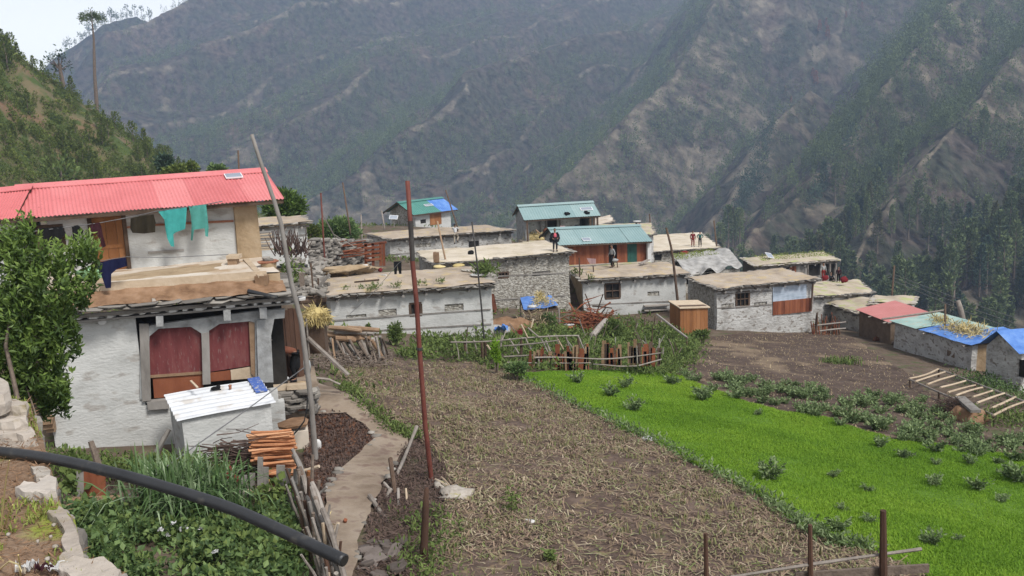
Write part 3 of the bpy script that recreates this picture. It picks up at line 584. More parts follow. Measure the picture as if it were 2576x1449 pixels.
hp = Pool([make_tree('young_pine', 'x', 'tree', GB, 5, 1.25, 420, .42, 'cone', 5, M['hillbush'], .05), make_tree('young_pine', 'x', 'tree', GB, 5, 1.5, 460, .42, 'round', 6, M['hillbush'], .05),
           make_bush('bush', 'x', 'bush', GB, 1.5, 420, .36, 3, M['hillbush']), make_bush('bush', 'x', 'bush', GB, 1.5, 380, .34, 4, M['weed'], .8), make_bush('bush', 'x', 'bush', GB, 1.3, 260, .30, 8, M['moss'], .6)])
LB = ['bushy young pine growing on the grassy left hillside', 'bushy young pine growing on the grassy left hillside', 'rounded green bush on the grassy left hillside', 'rounded green bush on the grassy left hillside', 'low yellowish bush on the grassy left hillside']
cnt = 0
def hput(x, y, k, s):
    p = hit(hill, x, y, 95, 250)
    if p is not None: hp.put(k, p-UP*.3, rng.random()*6.28, s*rng.uniform(.85, 1.2), LB[k], GB)
for x, y in [(8,112),(30,135),(58,160),(85,176),(108,186),(196,262),(205,245),(215,262),(292,322),(300,318),(312,330),(335,352),(365,372),(390,392),(405,396),(425,405),(452,428),(175,248),(250,288),(262,300),(278,306),(22,128),(45,148),(345,362),(130,200),(182,238),(230,278),(322,338),(378,380),(415,402)]:
    hput(x, y+5, rng.choice([0,0,1,2,3]), rng.uniform(.42, .75))
for i in range(400):
    x = rng.uniform(-30, 520); y0 = np.interp(x, [0,60,110,165,240,310,400,500,600], [100,152,182,228,282,325,392,446,500]); y = y0+rng.uniform(8, 1.0)*0+rng.random()**.75*(480-y0)
    if y < y0+6: continue
    b = float(fbm(x/50, y/35, 2))
    if x < 115 and y > 200 and y < 330 and rng.random() < .8: continue
    hput(x, y, rng.choice([0,1,1,2,3] if b > -.05 else [2,4,4,2]), rng.uniform(.25, .7)*(1 if b > -.05 else .7))
for k, x, y, s, lab in [(3,150,455,2.6,'large dark rounded bush directly behind the left end of the red roof'),(1,20,185,1.25,'big bushy young pine at the upper left edge of the hill')]:
    p = hit(hill, x, y, 95, 250); 
    if p is not None: o = hp.put(k, p-UP*.5, 1.0, s, lab, GB); del o['group']
# hill grass tufts
hs_ = [hit(hill, rng.uniform(-40, 560), rng.uniform(110, 470), 95, 250, 160) for i in range(1700)]; hs_ = np.array([tuple(p) for p in hs_ if p is not None]); k = fbm(hs_[:, 0]/11, hs_[:, 1]/11, 3) > -.22; hs_ = hs_[k]
forest('hill_scrub', hs_[:, 0], hs_[:, 1], hs_[:, 2]-.15, .8+1.3*nr.random(len(hs_)), M['hillbush'], 40, 'dense low scrub covering the left hillside', .5, .2)
A = np.column_stack([nr.random(26000)*150-160, 100+nr.random(26000)*120]); z = hill(A[:, 0], A[:, 1]); mb = MB(); k = fbm(A[:, 0]/9, A[:, 1]/9, 3) > -.1; A = A[k]; z = z[k]
mb.leaves(np.repeat(np.column_stack([A, z]), 3, 0)+nr.normal(size=(3*len(A), 3))*np.array([.3, .3, .08]), .5, .35, 1.2); struct(mb.build('hill_grass', M['hillbush'], loc=(0, 0, 0)), 'stuff', 'patchy dry grass on the left hillside')
# ---------------------------------------------------------------- buildings
class Fr:
    """frame on a house front: a along the front, b into the scene, c up"""
    def __init__(s, FL, FR, BL, dz=0):
        s.o = at(*FL); r = at(*FR); s.u = r-s.o; s.L = Vector(s.u.xy).length; s.u /= s.L
        if isinstance(BL, (int, float)):
            s.v = Vector((-s.u.y, s.u.x, 0)).normalized(); s.D = BL
        else:
            q = at(*BL) if len(BL) == 3 else None
            if q is None: k = ray(*BL); q = k*(s.o.z/k.z)
            s.v = q-s.o; s.v.z = 0; s.D = s.v.length; s.v /= s.D
    def p(s, a, b, c): return s.o+s.u*a+s.v*b+UP*c
    def hit(s, x, y, b=0):
        """ray through a photo point onto the plane b = const -> (a, c)"""
        k = ray(x, y); o = s.o+s.v*b; n = s.u.cross(UP); t = o.dot(n)/k.dot(n); q = k*t-o
        u2 = Vector(s.u.xy); a = Vector(q.xy).dot(u2)/u2.dot(u2); return a, q.z-s.u.z*a
    def rect(s, x0, y0, x1, y1, b=0):
        ym = (y0+y1)/2; xm = (x0+x1)/2
        return s.hit(x0, ym, b)[0], s.hit(x1, ym, b)[0], s.hit(xm, y1, b)[1], s.hit(xm, y0, b)[1]
    def box(s, mb, a0, a1, b0, b1, c0, c1, t=None):
        mb.hexa([s.p(a, b, c) for c in (c0, c1) for a, b in ((a0, b0), (a1, b0), (a1, b1), (a0, b1))], t)
    def base(s): 
        q = s.p(s.L/2, s.D/2, 0); q.z = g1(q.x, q.y); return q
def wobble(mb, amp=.05, sc=.9):
    for V in mb.V:
        x, y, z = V[:, 0]*sc, V[:, 1]*sc, V[:, 2]*sc
        V[:, 0] += amp*(fbm(x+z*.7, y+z, 2)); V[:, 1] += amp*fbm(y+z*.9+30, x-z, 2); V[:, 2] += amp*.5*fbm(x+7, y+z+3, 2)
def cuts(lo, hi, pts, mx=.8):
    s = sorted({lo, hi, *[min(max(p, lo), hi) for p in pts]}); out = [s[0]]
    for q in s[1:]:
        n = max(1, int(math.ceil((q-out[-1])/mx))); b = out[-1]
        if q-b < 1e-4: continue
        out += [b+(q-b)*(i+1)/n for i in range(n)]
    return out
def wall_cells(mb, P, a0, a1, c0, c1, th, holes=()):
    """P(a, d, c) -> point; wall of thickness th with rectangular holes"""
    A = cuts(a0, a1, [h[0] for h in holes]+[h[1] for h in holes]); Cc = cuts(c0, c1, [h[2] for h in holes]+[h[3] for h in holes])
    na, nc = len(A)-1, len(Cc)-1
    sol = np.ones((na, nc), bool)
    for i in range(na):
        for j in range(nc):
            am, cm = (A[i]+A[i+1])/2, (Cc[j]+Cc[j+1])/2
            if any(h[0] < am < h[1] and h[2] < cm < h[3] for h in holes): sol[i, j] = False
    vi = {}; V = []; Fc = []
    def v(i, j, k):
        q = (i, j, k)
        if q not in vi: vi[q] = len(V); V.append(P(A[i], th*k, Cc[j]))
        return vi[q]
    for i in range(na):
        for j in range(nc):
            if not sol[i, j]: continue
            Fc.append((v(i, j, 0), v(i+1, j, 0), v(i+1, j+1, 0), v(i, j+1, 0))); Fc.append((v(i, j, 1), v(i, j+1, 1), v(i+1, j+1, 1), v(i+1, j, 1)))
            for di, dj, q in ((-1, 0, ((i, j), (i, j+1))), (1, 0, ((i+1, j+1), (i+1, j))), (0, -1, ((i+1, j), (i, j))), (0, 1, ((i, j+1), (i+1, j+1)))):
                ii, jj = i+di, j+dj
                if 0 <= ii < na and 0 <= jj < nc and sol[ii, jj]: continue
                (x0, y0), (x1, y1) = q; Fc.append((v(x0, y0, 0), v(x1, y1, 0), v(x1, y1, 1), v(x0, y0, 1)) if False else (v(x0, y0, 0), v(x0, y0, 1), v(x1, y1, 1), v(x1, y1, 0)))
    mb.add(V, Fc)
def window(t, fr, r, b, kind='win', fm=None, bars=(1, 1)):
    a0, a1, c0, c1 = r; fm = fm or M['darkwood']
    if kind == 'void': return
    if kind in ('win', 'winbar'):
        f = MB(); w = .07
        fr.box(f, a0-.02, a1+.02, b-.03, b+.10, c0-w, c0+.02); fr.box(f, a0-.02, a1+.02, b-.03, b+.10, c1-.02, c1+w)
        fr.box(f, a0-.05, a0+w, b-.025, b+.10, c0+.02, c1-.02); fr.box(f, a1-w, a1+.05, b-.025, b+.10, c0+.02, c1-.02)
        for i in range(1, bars[0]+1): q = a0+(a1-a0)*i/(bars[0]+1); fr.box(f, q-.025, q+.025, b+.0, b+.06, c0+.02, c1-.02)
        for i in range(1, bars[1]+1): q = c0+(c1-c0)*i/(bars[1]+1); fr.box(f, a0+w, a1-w, b+.012, b+.072, q-.025, q+.025)
        o = f.build('window', fm, t); p = MB(); fr.box(p, a0-.01, a1+.01, b+.12, b+.16, c0-.01, c1+.01); p.build('pane', M['shade_black'], o)
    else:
        p = MB(); fr.box(p, a0, a1, b+.07, b+.25, c0, c1); p.build('blocked_window' if kind == 'patch' else 'opening_shade', {'patch': M['stonewash'], 'patchwood': M['greywood']}.get(kind, M['shade_black']), t)  # holes are closed by a near-black panel painted as the shade indoors
def edge_slates(mb, P0, P1, inw, drop, n_per=2.7, sz=(.21, .22), layers=2, lift=.0):
    d = P1-P0; L = d.length; n = max(2, int(L*n_per))
    for l in range(layers):
        for i in range(n):
            q = (i+.5+rng.uniform(-.3, .3))/n; c = P0+d*q+inw*(rng.uniform(.02, .16)+.07*l)+UP*(-drop+.01-l*.06+rng.uniform(-.02, .02)+lift)
            mb.slab(c, rng.uniform(.7, 1.35)*sz[0], rng.uniform(.8, 1.2)*sz[1], rng.uniform(.022, .05), math.atan2(d.y, d.x)+rng.uniform(-.3, .3), (rng.uniform(-.08, .08), rng.uniform(-.08, .08)), rng.choice([5, 6, 7]))
def flat_house(label, FL, FR, BL, roofm, wallm, wins=(), bands=(), h=None, ov=.4, rafters=True, sidem=None, cat='house', group='flat roofed village houses', bump=.09, holes=(), name='flat_roofed_house', slate='slate', frontm=None, nosides=False, ovs=.25):
    fr = Fr(FL, FR, BL); t = thing(name, fr.base(), label, cat, group); t['_'] = 0; del t['_']
    L, D = fr.L, fr.D
    gmin = min(g1(*fr.p(a, b, 0).xy)-fr.p(a, b, 0).z for a in (0, L/2, L) for b in (0, D)); bot = (-h if h else gmin)-.5
    # mud roof
    mb = MB(); s0 = rng.uniform(0, 99)
    nu, nv = max(6, int(L/.4)), max(5, int(D/.4))
    def top(i, j):
        a, b = i*L, j*D; e = min(i*L, (1-i)*L, j*D, (1-j)*D); ed = min(1, e/.45)
        jx = .10*float(fbm(a*1.3+s0, b*1.3, 2))*(1-ed)*2.2
        return fr.p(.10+a*(L-.2)/L+jx*(1 if i > .5 else -1), .10+b*(D-.2)/D+jx, -.03+.07*ed**.6+bump*float(fbm(a*.7+s0, b*.7, 3)))
    mb.grid(top, nu, nv); fr.box(mb, .3, L-.3, .3, D-.3, -.22, -.07); roof = mb.build('roof', roofm, t, smooth=True)
    mb = MB()
    edge_slates(mb, fr.p(0, 0, 0), fr.p(L, 0, 0), fr.v, .07); edge_slates(mb, fr.p(0, 0, 0), fr.p(0, D, 0), fr.u, .07); edge_slates(mb, fr.p(L, 0, 0), fr.p(L, D, 0), -fr.u, .07); edge_slates(mb, fr.p(0, D, 0), fr.p(L, D, 0), -fr.v, .07, 1.4)
    mb.build('eave_slates', M[slate], roof)
    if rafters:
        n = max(3, int(L/1.0))
        mb = MB(); fr.box(mb, .1, L-.1, ov-.06, ov+.1, -.34, -.245); mb.build('eave_beam', M['greywood'], t)
        for i in range(n):
            a = (i+.5+rng.uniform(-.2, .2))/n*L; mb = MB(); mb.stick(fr.p(a, rng.uniform(.0, .14), -.32), fr.p(a, ov+.3, -.31), .07, .06, .01, 6, seg=2); mb.build('rafter', M['greywood'], roof)
    # walls
    hol = []; wl = []
    for k, *px in wins:
        r = fr.rect(*px[:4], b=ov); wl.append((k, r, px[4:])); hol.append((max(r[0], ovs+.1), min(r[1], L-ovs-.1), r[2], r[3]))
    for px in holes: hol.append(fr.rect(*px, b=ov))
    mb = MB(); wall_cells(mb, lambda a, d, c: fr.p(a, ov+d, c), ovs, L-ovs, bot, -.24, .3, hol)
    if not sidem:
        for a, sg in ((ovs, 1), (L-ovs, -1)): wall_cells(mb, lambda d, th, c: fr.p(a+sg*(th+.004), d, c), ov+.3, D-.3, bot, -.242, .3)
    wall_cells(mb, lambda a, d, c: fr.p(a, D-.3+d*.95, c), ovs+.01, L-ovs-.01, bot, -.243, .3); wobble(mb, .055); mb.build('wall', wallm, t)
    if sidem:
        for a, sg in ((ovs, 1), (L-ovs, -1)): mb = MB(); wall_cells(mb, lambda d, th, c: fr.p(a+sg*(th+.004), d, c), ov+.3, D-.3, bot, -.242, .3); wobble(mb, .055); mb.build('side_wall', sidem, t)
    for k, r, ex in wl: window(t, fr, r, ov, k, *ex)
    for x0, y0, x1, y1 in bands:
        a0, c0 = fr.hit(x0, y0, ov); a1, c1 = fr.hit(x1, y1, ov); a0 = max(a0, ovs+.02); a1 = min(a1, L-ovs-.02); mb = MB()
        n = max(2, int((a1-a0)/.8)); pts = [(a0+(a1-a0)*i/n, c0+(c1-c0)*i/n) for i in range(n+1)]
        for (x, z), (x2, z2) in zip(pts, pts[1:]): mb.hexa([fr.p(q, bb, zz+o) for o in (-.035, .035) for q, bb, zz in ((x, ov-.035, z), (x2, ov-.035, z2), (x2, ov+.05, z2), (x, ov+.05, z))])
        mb.build('timber_band', M['greywood'], t)
    return t, fr
def corr(mb, A, B, C, Dp, wave=.1, amp=.019, rows=2, sag=0):
    """corrugated sheet with corners A,B along the eave, Dp,C along the ridge"""
    n = max(4, int((B-A).length/wave*4)); nrm = (B-A).cross(Dp-A).normalized()
    mb.grid(lambda i, j: A.lerp(B, i).lerp(Dp.lerp(C, i), j)+nrm*(amp*math.sin(i*n/4*2*math.pi)+sag*math.sin(j*math.pi)), n, rows)
def gable_house(label, FL, FR, BL, rise, roofm, wallm, wins=(), h=None, ov=.45, ove=.5, name='gable_roofed_house', cat='house', group=None, wave=.12, front=True, sheets=None, gm=None, bot=None, ridgecap=True):
    fr = Fr(FL, FR, BL); t = thing(name, fr.base(), label, cat, group); L, D = fr.L, fr.D
    gmin = min(g1(*fr.p(a, b, 0).xy)-fr.p(a, b, 0).z for a in (0, L/2, L) for b in (0, D)); bot = bot if bot is not None else (-h if h else gmin)-.4
    sheets = sheets or [(0, 1, roofm)]
    roof = None
    for s0, s1, m in sheets:
        mb = MB()
        np_ = max(1, round((s1-s0)*L/(wave*9)))
        for k_ in range(np_):
            u0 = s0+(s1-s0)*k_/np_; u1 = s0+(s1-s0)*(k_+1)/np_+(.03/L if k_ < np_-1 else 0); lf = .007*(k_ % 2); dz_ = rng.uniform(-.012, .012)
            corr(mb, fr.p(u0*L, dz_*3, lf), fr.p(u1*L, dz_*3, lf), fr.p(u1*L, D/2, rise+lf), fr.p(u0*L, D/2, rise+lf), wave)
        corr(mb, fr.p(s1*L, D, 0), fr.p(s0*L, D, 0), fr.p(s0*L, D/2, rise), fr.p(s1*L, D/2, rise), wave)
        o = mb.build('roof' if roof is None else 'roof_sheet', m, t, smooth=True); roof = roof or o
    if ridgecap:
        mb = MB(); mb.hexa([fr.p(-.04, D/2-.34, rise-.085), fr.p(L+.04, D/2-.34, rise-.085), fr.p(L+.04, D/2, rise+.035), fr.p(-.04, D/2, rise+.035), fr.p(-.04, D/2-.34, rise-.06), fr.p(L+.04, D/2-.34, rise-.06), fr.p(L+.04, D/2, rise+.05), fr.p(-.04, D/2, rise+.05)]); mb.build('ridge_cap', roofm, roof)
    mb = MB(); fr.box(mb, .02, L-.02, .03, .08, -.13, -.035)
    for a in (.05, L-.05):
        mb.bar(fr.p(a, .05, -.07), fr.p(a, D/2, rise-.07), .04, .1); mb.bar(fr.p(a, D-.05, -.07), fr.p(a, D/2, rise-.07), .04, .1)
    mb.build('fascia', M['darkwood'], roof)
    hol = [(*fr.rect(*px[:4], b=ov), k, px[4:]) for k, *px in wins]
    mb = MB()
    zt = ov/(D/2)*rise-.06
    if front: wall_cells(mb, lambda a, d, c: fr.p(a, ov+d, c), ove, L-ove, bot, zt, .28, [q[:4] for q in hol])
    wall_cells(mb, lambda a, d, c: fr.p(a, D-ov-.28+d, c), ove, L-ove, bot, zt, .28)
    mb2 = MB() if gm else mb
    for a, sg in ((ove, 1), (L-ove, -1)):
        wall_cells(mb2, lambda d, th, c: fr.p(a+sg*(th+.003), d, c), ov+.28, D-ov-.28, bot, zt, .28)
        mb2.add([fr.p(a+sg*q, b, c) for q in (.003, .28) for b, c in ((ov, zt), (D-ov, zt), (D/2, rise-.07))], [(0, 1, 2), (5, 4, 3), (0, 3, 4, 1), (1, 4, 5, 2), (2, 5, 3, 0)])
    wobble(mb, .04); mb.build('wall', wallm, t)
    if gm: wobble(mb2, .04); mb2.build('gable_wall', gm, t)
    for a0, a1, c0, c1, k, ex in hol: window(t, fr, (a0, a1, c0, c1), ov, k, *ex)
    return t, fr, roof
def planks(name, fr, b, a0, a1, c0, c1, m, parent, w=.17, th=.03, ragged=.0):
    mb = MB(); a = a0
    while a < a1-.02:
        ww = min(w*rng.uniform(.75, 1.25), a1-a); fr.box(mb, a+.004, a+ww-.004, b+rng.uniform(-.008, .008), b+th, c0, c1+rng.uniform(-ragged, ragged)); a += ww
    return mb.build(name, m, parent)
# --- long house in the middle --------------------------------------------
G_F = 'flat roofed village houses'
T_long, F_long = flat_house('long white house with a tan mud roof behind the log pile and red pole', (818,744,44.5), (1253,711,46.2), (800,696), M['mudroof'], M['plaster'],
    [('patch',872,791,922,799), ('patch',952,778,998,797), ('win',1031,764,1060,792,None,(1,0)), ('patch',1119,764,1167,782)], [(837,806,1234,778), (835,838,1236,815)])
T_tall, F_tall = flat_house('tall whitewashed stone house with a pale flat roof in the village centre', (1087,663,57), (1446,631,59.5), (1042,632), M['mudroof2'], M['stonewash'],
    [('win',1253,686,1279,698,None,(2,0)), ('patchwood',1338,682,1385,693)], [(1231,696,1424,686), (1231,755,1422,743)], sidem=M['plaster_old'])
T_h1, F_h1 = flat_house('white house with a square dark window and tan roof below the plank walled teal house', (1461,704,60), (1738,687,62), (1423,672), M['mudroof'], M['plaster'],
    [('win',1522,714,1560,750,None,(1,1)), ('patch',1628,733,1658,745)], [(1475,767,1700,757), (1475,800,1702,790)], sidem=M['mudwall'])
T_h2, F_h2 = flat_house('white house with a tin sheet and boards on its right front corner', (1803,725,56), (2066,700,58.2), (1721,695), M['mudroof'], M['plaster_old'],
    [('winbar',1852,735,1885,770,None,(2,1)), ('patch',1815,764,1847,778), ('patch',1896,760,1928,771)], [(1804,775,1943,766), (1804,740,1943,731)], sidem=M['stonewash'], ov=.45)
# tin sheet, boards on the corner of that house
a0, a1, c0, c1 = F_h2.rect(1944, 719, 2029, 757, .42); mb = MB(); corr(mb, F_h2.p(a0, .40, c0), F_h2.p(a1, .40, c0+.02), F_h2.p(a1, .42, c1), F_h2.p(a0, .42, c1), .35, .012); mb.build('tin_sheet', M['greytin'], T_h2)
a0, a1, c0, c1 = F_h2.rect(1944, 754, 2042, 788, .40); planks('plank_panel', F_h2, .38, a0, a1, c0, c1, M['redwood'], T_h2, .2)
mb = MB(); q = F_h2.hit(2045, 712, .2)[0]; mb.stick(F_h2.p(q, .2, -.3), F_h2.p(q-.05, .25, -2.0), .06, .06, .01); mb.build('corner_post', M['darkwood'], T_h2)
# --- far long house --------------------------------------------------------
T_fl, F_fl = flat_house('very long low grey stone house with a wide tan roof at the back', (977,600,74), (1300,577,76), (914,586), M['mudroof'], M['plaster_old'],
    [('patch',1045,612,1085,622), ('hole',1180,606,1205,622)], [(985,640,1290,618)], h=2.2)
T_sm, F_sm = flat_house('small white house with a tan flat roof just right of the red roofed farmhouse', (636,567,48), (784,556,49.5), (622,549), M['mudroof'], M['plaster'], [], [(650,600,775,590)], h=2.2)
T_rb, F_rb = flat_house('flat roof at the far right edge of the village with two people standing on it', (1640,632,90.5), (1815,622,92.5), (1606,592), M['mudroof2'], M['stonewash'], [('hole',1645,640,1665,655), ('hole',1700,636,1750,655)], [], h=3.2)
T_rc, F_rc = flat_house('pale flat roof between the two teal roofed houses', (1500,592,78), (1650,588,81), (1500,563), M['mudroof3'], M['plaster_old'], h=2.0, rafters=False)
T_rd, F_rd = flat_house('small pale slab roof peeking out behind the open fronted teal house', (1498,566,93), (1546,556,94), (1490,549), M['screed'], M['plaster_old'], h=2.4, rafters=False)
T_gr, F_gr = flat_house('porch house with grass growing along its pale slate roof', (1899,668,70), (2115,652,73.5), (1862,652,74), M['mudroof3'], M['greywood'], [('hole',1905,676,1985,690), ('hole',2034,664,2062,694), ('hole',2074,664,2086,694), ('hole',2090,664,2101,694)], [], h=2.6, slate='palestone')
a0, a1, c0, c1 = F_gr.rect(1987, 662, 2003, 690, .36); planks('door', F_gr, .36, a0, a1, c0, c1, M['redwood'], T_gr, .2)
for x in (2032, 2066, 2088, 2103): a, c = F_gr.hit(x, 690, .1); mb = MB(); mb.stick(F_gr.p(a, .1, -.25), F_gr.p(a, .1, -1.9), .06, .055, .01); mb.build('porch_post', M['driftwood'], T_gr)
T_r1, F_r1 = flat_house('flat tan roof with a seated group behind the tin cornered house', (2030,746,63), (2200,734,66), (1998,711), M['mudroof3'], M['plaster_old'], h=2.2)
T_r2, F_r2 = flat_house('low house with a wide pale slate roof before the red sheet roof', (2047,748,66), (2157,787,60.5), (2166,740,66.3), M['mudroof3'], M['plaster_old'], [('hole',2075,790,2095,815)], [], h=2.0, slate='palestone')
T_r3, F_r3 = flat_house('weathered flat roof on the slope edge behind the red sheet roof', (2185,762,62), (2300,763,62.5), (2200,742), M['mudroof3'], M['plaster_old'], h=2.2, rafters=False, slate='palestone')
# --- sheds along the right edge of the fields ---------------------------------
def mono_shed(label, FL, FR, BL, sheets, wallm, name, cat='shed', ov=.25, rise=.25, endm=None, h=None, wave=.14, amp=.012):
    fr = Fr(FL, FR, BL); t = thing(name, fr.base(), label, cat); L, D = fr.L, fr.D
    gmin = min(g1(*fr.p(a, b, 0).xy)-fr.p(a, b, 0).z for a in (0, L/2, L) for b in (0, D/2)); bot = gmin-.5; first = None
    for i, (s0, s1, d0, d1, m, dz, nm) in enumerate(sheets):
        mb = MB(); R = lambda a, b: fr.p(a*L, b*D, rise*b+dz)
        corr(mb, R(s0, d0), R(s1, d0), R(s1, d1), R(s0, d1), wave, amp, 6, .03 if 'tarp' in nm else 0)
        if 'tarp' in nm: wobble(mb, .07, 1.6)
        mb.build(nm, m, t, smooth=True)
    mb = MB(); wall_cells(mb, lambda a, d, c: fr.p(a, ov+d, c), .2, L-.2, bot, -.06, .3)
    wall_cells(mb, lambda a, d, c: fr.p(a, D-ov-.3+d, c), .2, L-.2, bot, rise-.1, .3); wobble(mb, .06); mb.build('wall', wallm, t)
    for a, sg in ((.2, 1), (L-.2, -1)): mb = MB(); wall_cells(mb, lambda d, th, c: fr.p(a+sg*(th+.003), d, c), ov+.3, D-ov-.3, bot, -.05, .3); wobble(mb, .06); mb.build('side_wall', endm or wallm, t)
    for k in range(3):
        mb = MB(); a = .3+(L-.6)*k/2; mb.stick(fr.p(a, -.25, -.07), fr.p(a, D*.6, rise*.6-.07), .05, .05, .01); mb.build('roof_pole', M['driftwood'], t)
    return t, fr
T_red, F_red = mono_shed('low brown walled shed with a faded red sheet roof', (2151,778,59), (2236,811,54.5), (2251,765,60), [(0, 1, 0, 1, M['redroof2'], 0, 'roof')], M['mudbrown'], 'shed')
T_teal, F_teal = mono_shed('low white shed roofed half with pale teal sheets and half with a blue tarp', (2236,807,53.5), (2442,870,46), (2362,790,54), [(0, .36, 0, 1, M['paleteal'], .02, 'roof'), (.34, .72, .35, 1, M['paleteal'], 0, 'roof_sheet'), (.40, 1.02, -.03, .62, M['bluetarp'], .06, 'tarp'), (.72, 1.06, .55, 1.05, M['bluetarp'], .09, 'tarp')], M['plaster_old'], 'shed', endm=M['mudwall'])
mb = MB(); mb.stick(F_teal.p(-.15, -.35, .1), F_teal.p(-.05, F_teal.D*1.1, .36), .06, .05, .02); mb.build('roof_pole', M['driftwood'], T_teal)
a0, c0 = F_teal.hit(2393, 893, .25); mb = MB(); F_teal.box(mb, a0-.35, a0+.3, .235, .3, c0-.1, c0+.2); mb.build('stain_patch', M['mudbrown'], T_teal)
mb = MB(); P = []
for i in range(900):
    a, b = rng.gauss(.68, .11), rng.gauss(.42, .13); P.append(F_teal.p(a*F_teal.L, b*F_teal.D, .25*b+.17+rng.random()*.06))
mb.leaves(P, .4, .09, 0, t=None); tag(mb.build('straw_heap', M['hay']), 'thin straw spread to dry on the blue tarp of the low shed', 'straw')
mb = MB(); mb.leaves([F_teal.p(rng.gauss(.27, .04)*F_teal.L, rng.gauss(.6, .06)*F_teal.D, .28+rng.random()*.05) for i in range(250)], .35, .09, 0); tag(mb.build('straw_heap', M['hay']), 'small straw wisp lying on the pale teal sheet roof', 'straw')
# blue gable at the right edge
fr = Fr((2481,862,42.5), (2574,885,40.3), 6.5); T_bg = thing('gable_roofed_shed', fr.base(), 'grey walled shed with a blue tarp gable roof at the right edge', 'shed'); L, D = fr.L, fr.D; rs = .72
for s, nm in ((0, 'roof'), (1, 'roof_sheet')):
    mb = MB(); e = -.12 if s == 0 else L+.12; z0 = -.05
    mb.grid(lambda i, j: fr.p(e+(L*.42-e)*j, -.3+(D+.3)*i, z0+(rs+.07)*j+.03*math.sin(i*17)*math.sin(j*9)), 30, 8); mb.build(nm, M['bluetarp'], T_bg, smooth=True)
gm_ = min(g1(*fr.p(a, 0, 0).xy)-fr.p(a, 0, 0).z for a in (0, L))-.6
mb = MB(); wall_cells(mb, lambda a, d, c: fr.p(a, d, c), .04, L-.04, gm_, -.12, .3, [fr.rect(2558, 905, 2574, 950)])
mb.add([fr.p(a, b, c) for b in (0, .3) for a, c in ((.04, -.12), (L-.04, -.12), (L*.42, rs-.06))], [(0, 1, 2), (5, 4, 3), (0, 3, 4, 1), (1, 4, 5, 2), (2, 5, 3, 0)])
for a, sg in ((.04, 1), (L-.04, -1)): wall_cells(mb, lambda d, th, c: fr.p(a+sg*(th+.003), d, c), .3, D-.1, gm_, -.125, .25)
wobble(mb, .05); mb.build('wall', M['plaster_old'], T_bg)
mb = MB(); fr.box(mb, *fr.rect(2555, 905, 2580, 950)[:2], .12, .2, *fr.rect(2555, 905, 2580, 950)[2:]); mb.build('opening_shade', M['shade_black'], T_bg)
# --- teal and blue roofed house far back -------------------------------------------
T_tb, F_tb, _ = gable_house('small far house with a green roof half covered by a bright blue sheet', (1040,541,88), (1152,527,91), (962,543,91), 1.1, M['greenroof'], M['plaster'], [('hole',1058,552,1072,562)], h=2.2, gm=M['stonewash'], sheets=[(0, .62, M['greenroof']), (.62, 1, M['bluetarp'])], wave=.2)
a0, a1, c0, c1 = F_tb.rect(1081, 537, 1110, 565, .45); planks('door', F_tb, .41, a0, a1, c0, c1, M['orangewood'], T_tb, .3)
# --- upper teal house with an open porch ------------------------------------------
T_up, F_up, _ = gable_house('open fronted house under a pale teal tin roof with posts', (1318,554,70), (1511,542,72), (1288,553,73.6), .92, M['tealroof'], M['bluegrey'], front=False, h=1.65, ov=.3, ove=.25, wave=.2)
L, D = F_up.L, F_up.D
for x in (1326, 1485, 1494, 1503): a, c = F_up.hit(x, 560, .15); mb = MB(); mb.bar(F_up.p(a, .15, -.05), F_up.p(a, .15, -1.75), .14, .14); mb.build('post', M['darkwood'], T_up)
mb = MB(); wall_cells(mb, lambda a, d, c: F_up.p(a, 1.5+d, c), .4, L*.8, -2.2, .3, .2, [(L*.36, L*.5, -2.2, -.2)]); mb.build('porch_wall', M['plaster_old'], T_up)
mb = MB(); F_up.box(mb, L*.33, L*.53, 1.75, 1.8, -2.2, -.1); mb.build('opening_shade', M['shade_black'], T_up)
mb = MB(); F_up.box(mb, -.1, L+.2, -.2, 1.5, -2.2, -1.62); mb.build('porch_floor', M['mudroof3'], T_up)
for q in (.27, .34, .52): mb = MB(); F_up.box(mb, L*q, L*q+.12, 1.3, 1.42, -1.6, .2); mb.build('post', M['greywood'], T_up)
# --- lower teal house with plank front -----------------------------------------------
T_lo, F_lo, R_lo = gable_house('plank walled house under a long teal tin roof with a dark green door', (1406,617,65.5), (1642,607,67.5), 4.6, .95, M['tealroof'], M['plaster_old'], front=False, h=1.9, ov=.55, ove=.3, wave=.2)
L = F_lo.L; F = 2400.0
bb = .6; c0 = F_lo.hit(1530, 662, bb)[1]; segs = [(1428, 1531, 'redwood'), (1552, 1578, 'redwood'), (1602, 1630, 'redwood')]
for x0, x1, m in segs: planks('plank_wall', F_lo, bb, F_lo.hit(x0, 630, bb)[0], F_lo.hit(x1, 630, bb)[0], c0-.3, .2, M[m], T_lo, .24, .05)
planks('door', F_lo, bb-.02, F_lo.hit(1578, 630, bb)[0], F_lo.hit(1602, 630, bb)[0], c0, .15, M['greendoor'], T_lo, .3, .06)
mb = MB(); F_lo.box(mb, F_lo.hit(1530, 630, bb)[0], F_lo.hit(1553, 630, bb)[0], bb+.3, bb+.35, c0-.2, .2); mb.build('opening_shade', M['shade_black'], T_lo)
mb = MB(); a = F_lo.hit(1634, 630, .3)[0]; F_lo.box(mb, a-.15, a+.15, .3, .55, c0-.2, .02); mb.build('post', M['white'], T_lo)
mb = MB(); F_lo.box(mb, .2, L-.1, .1, .66, c0-.25, c0); mb.build('plinth', M['mudroof3'], T_lo)
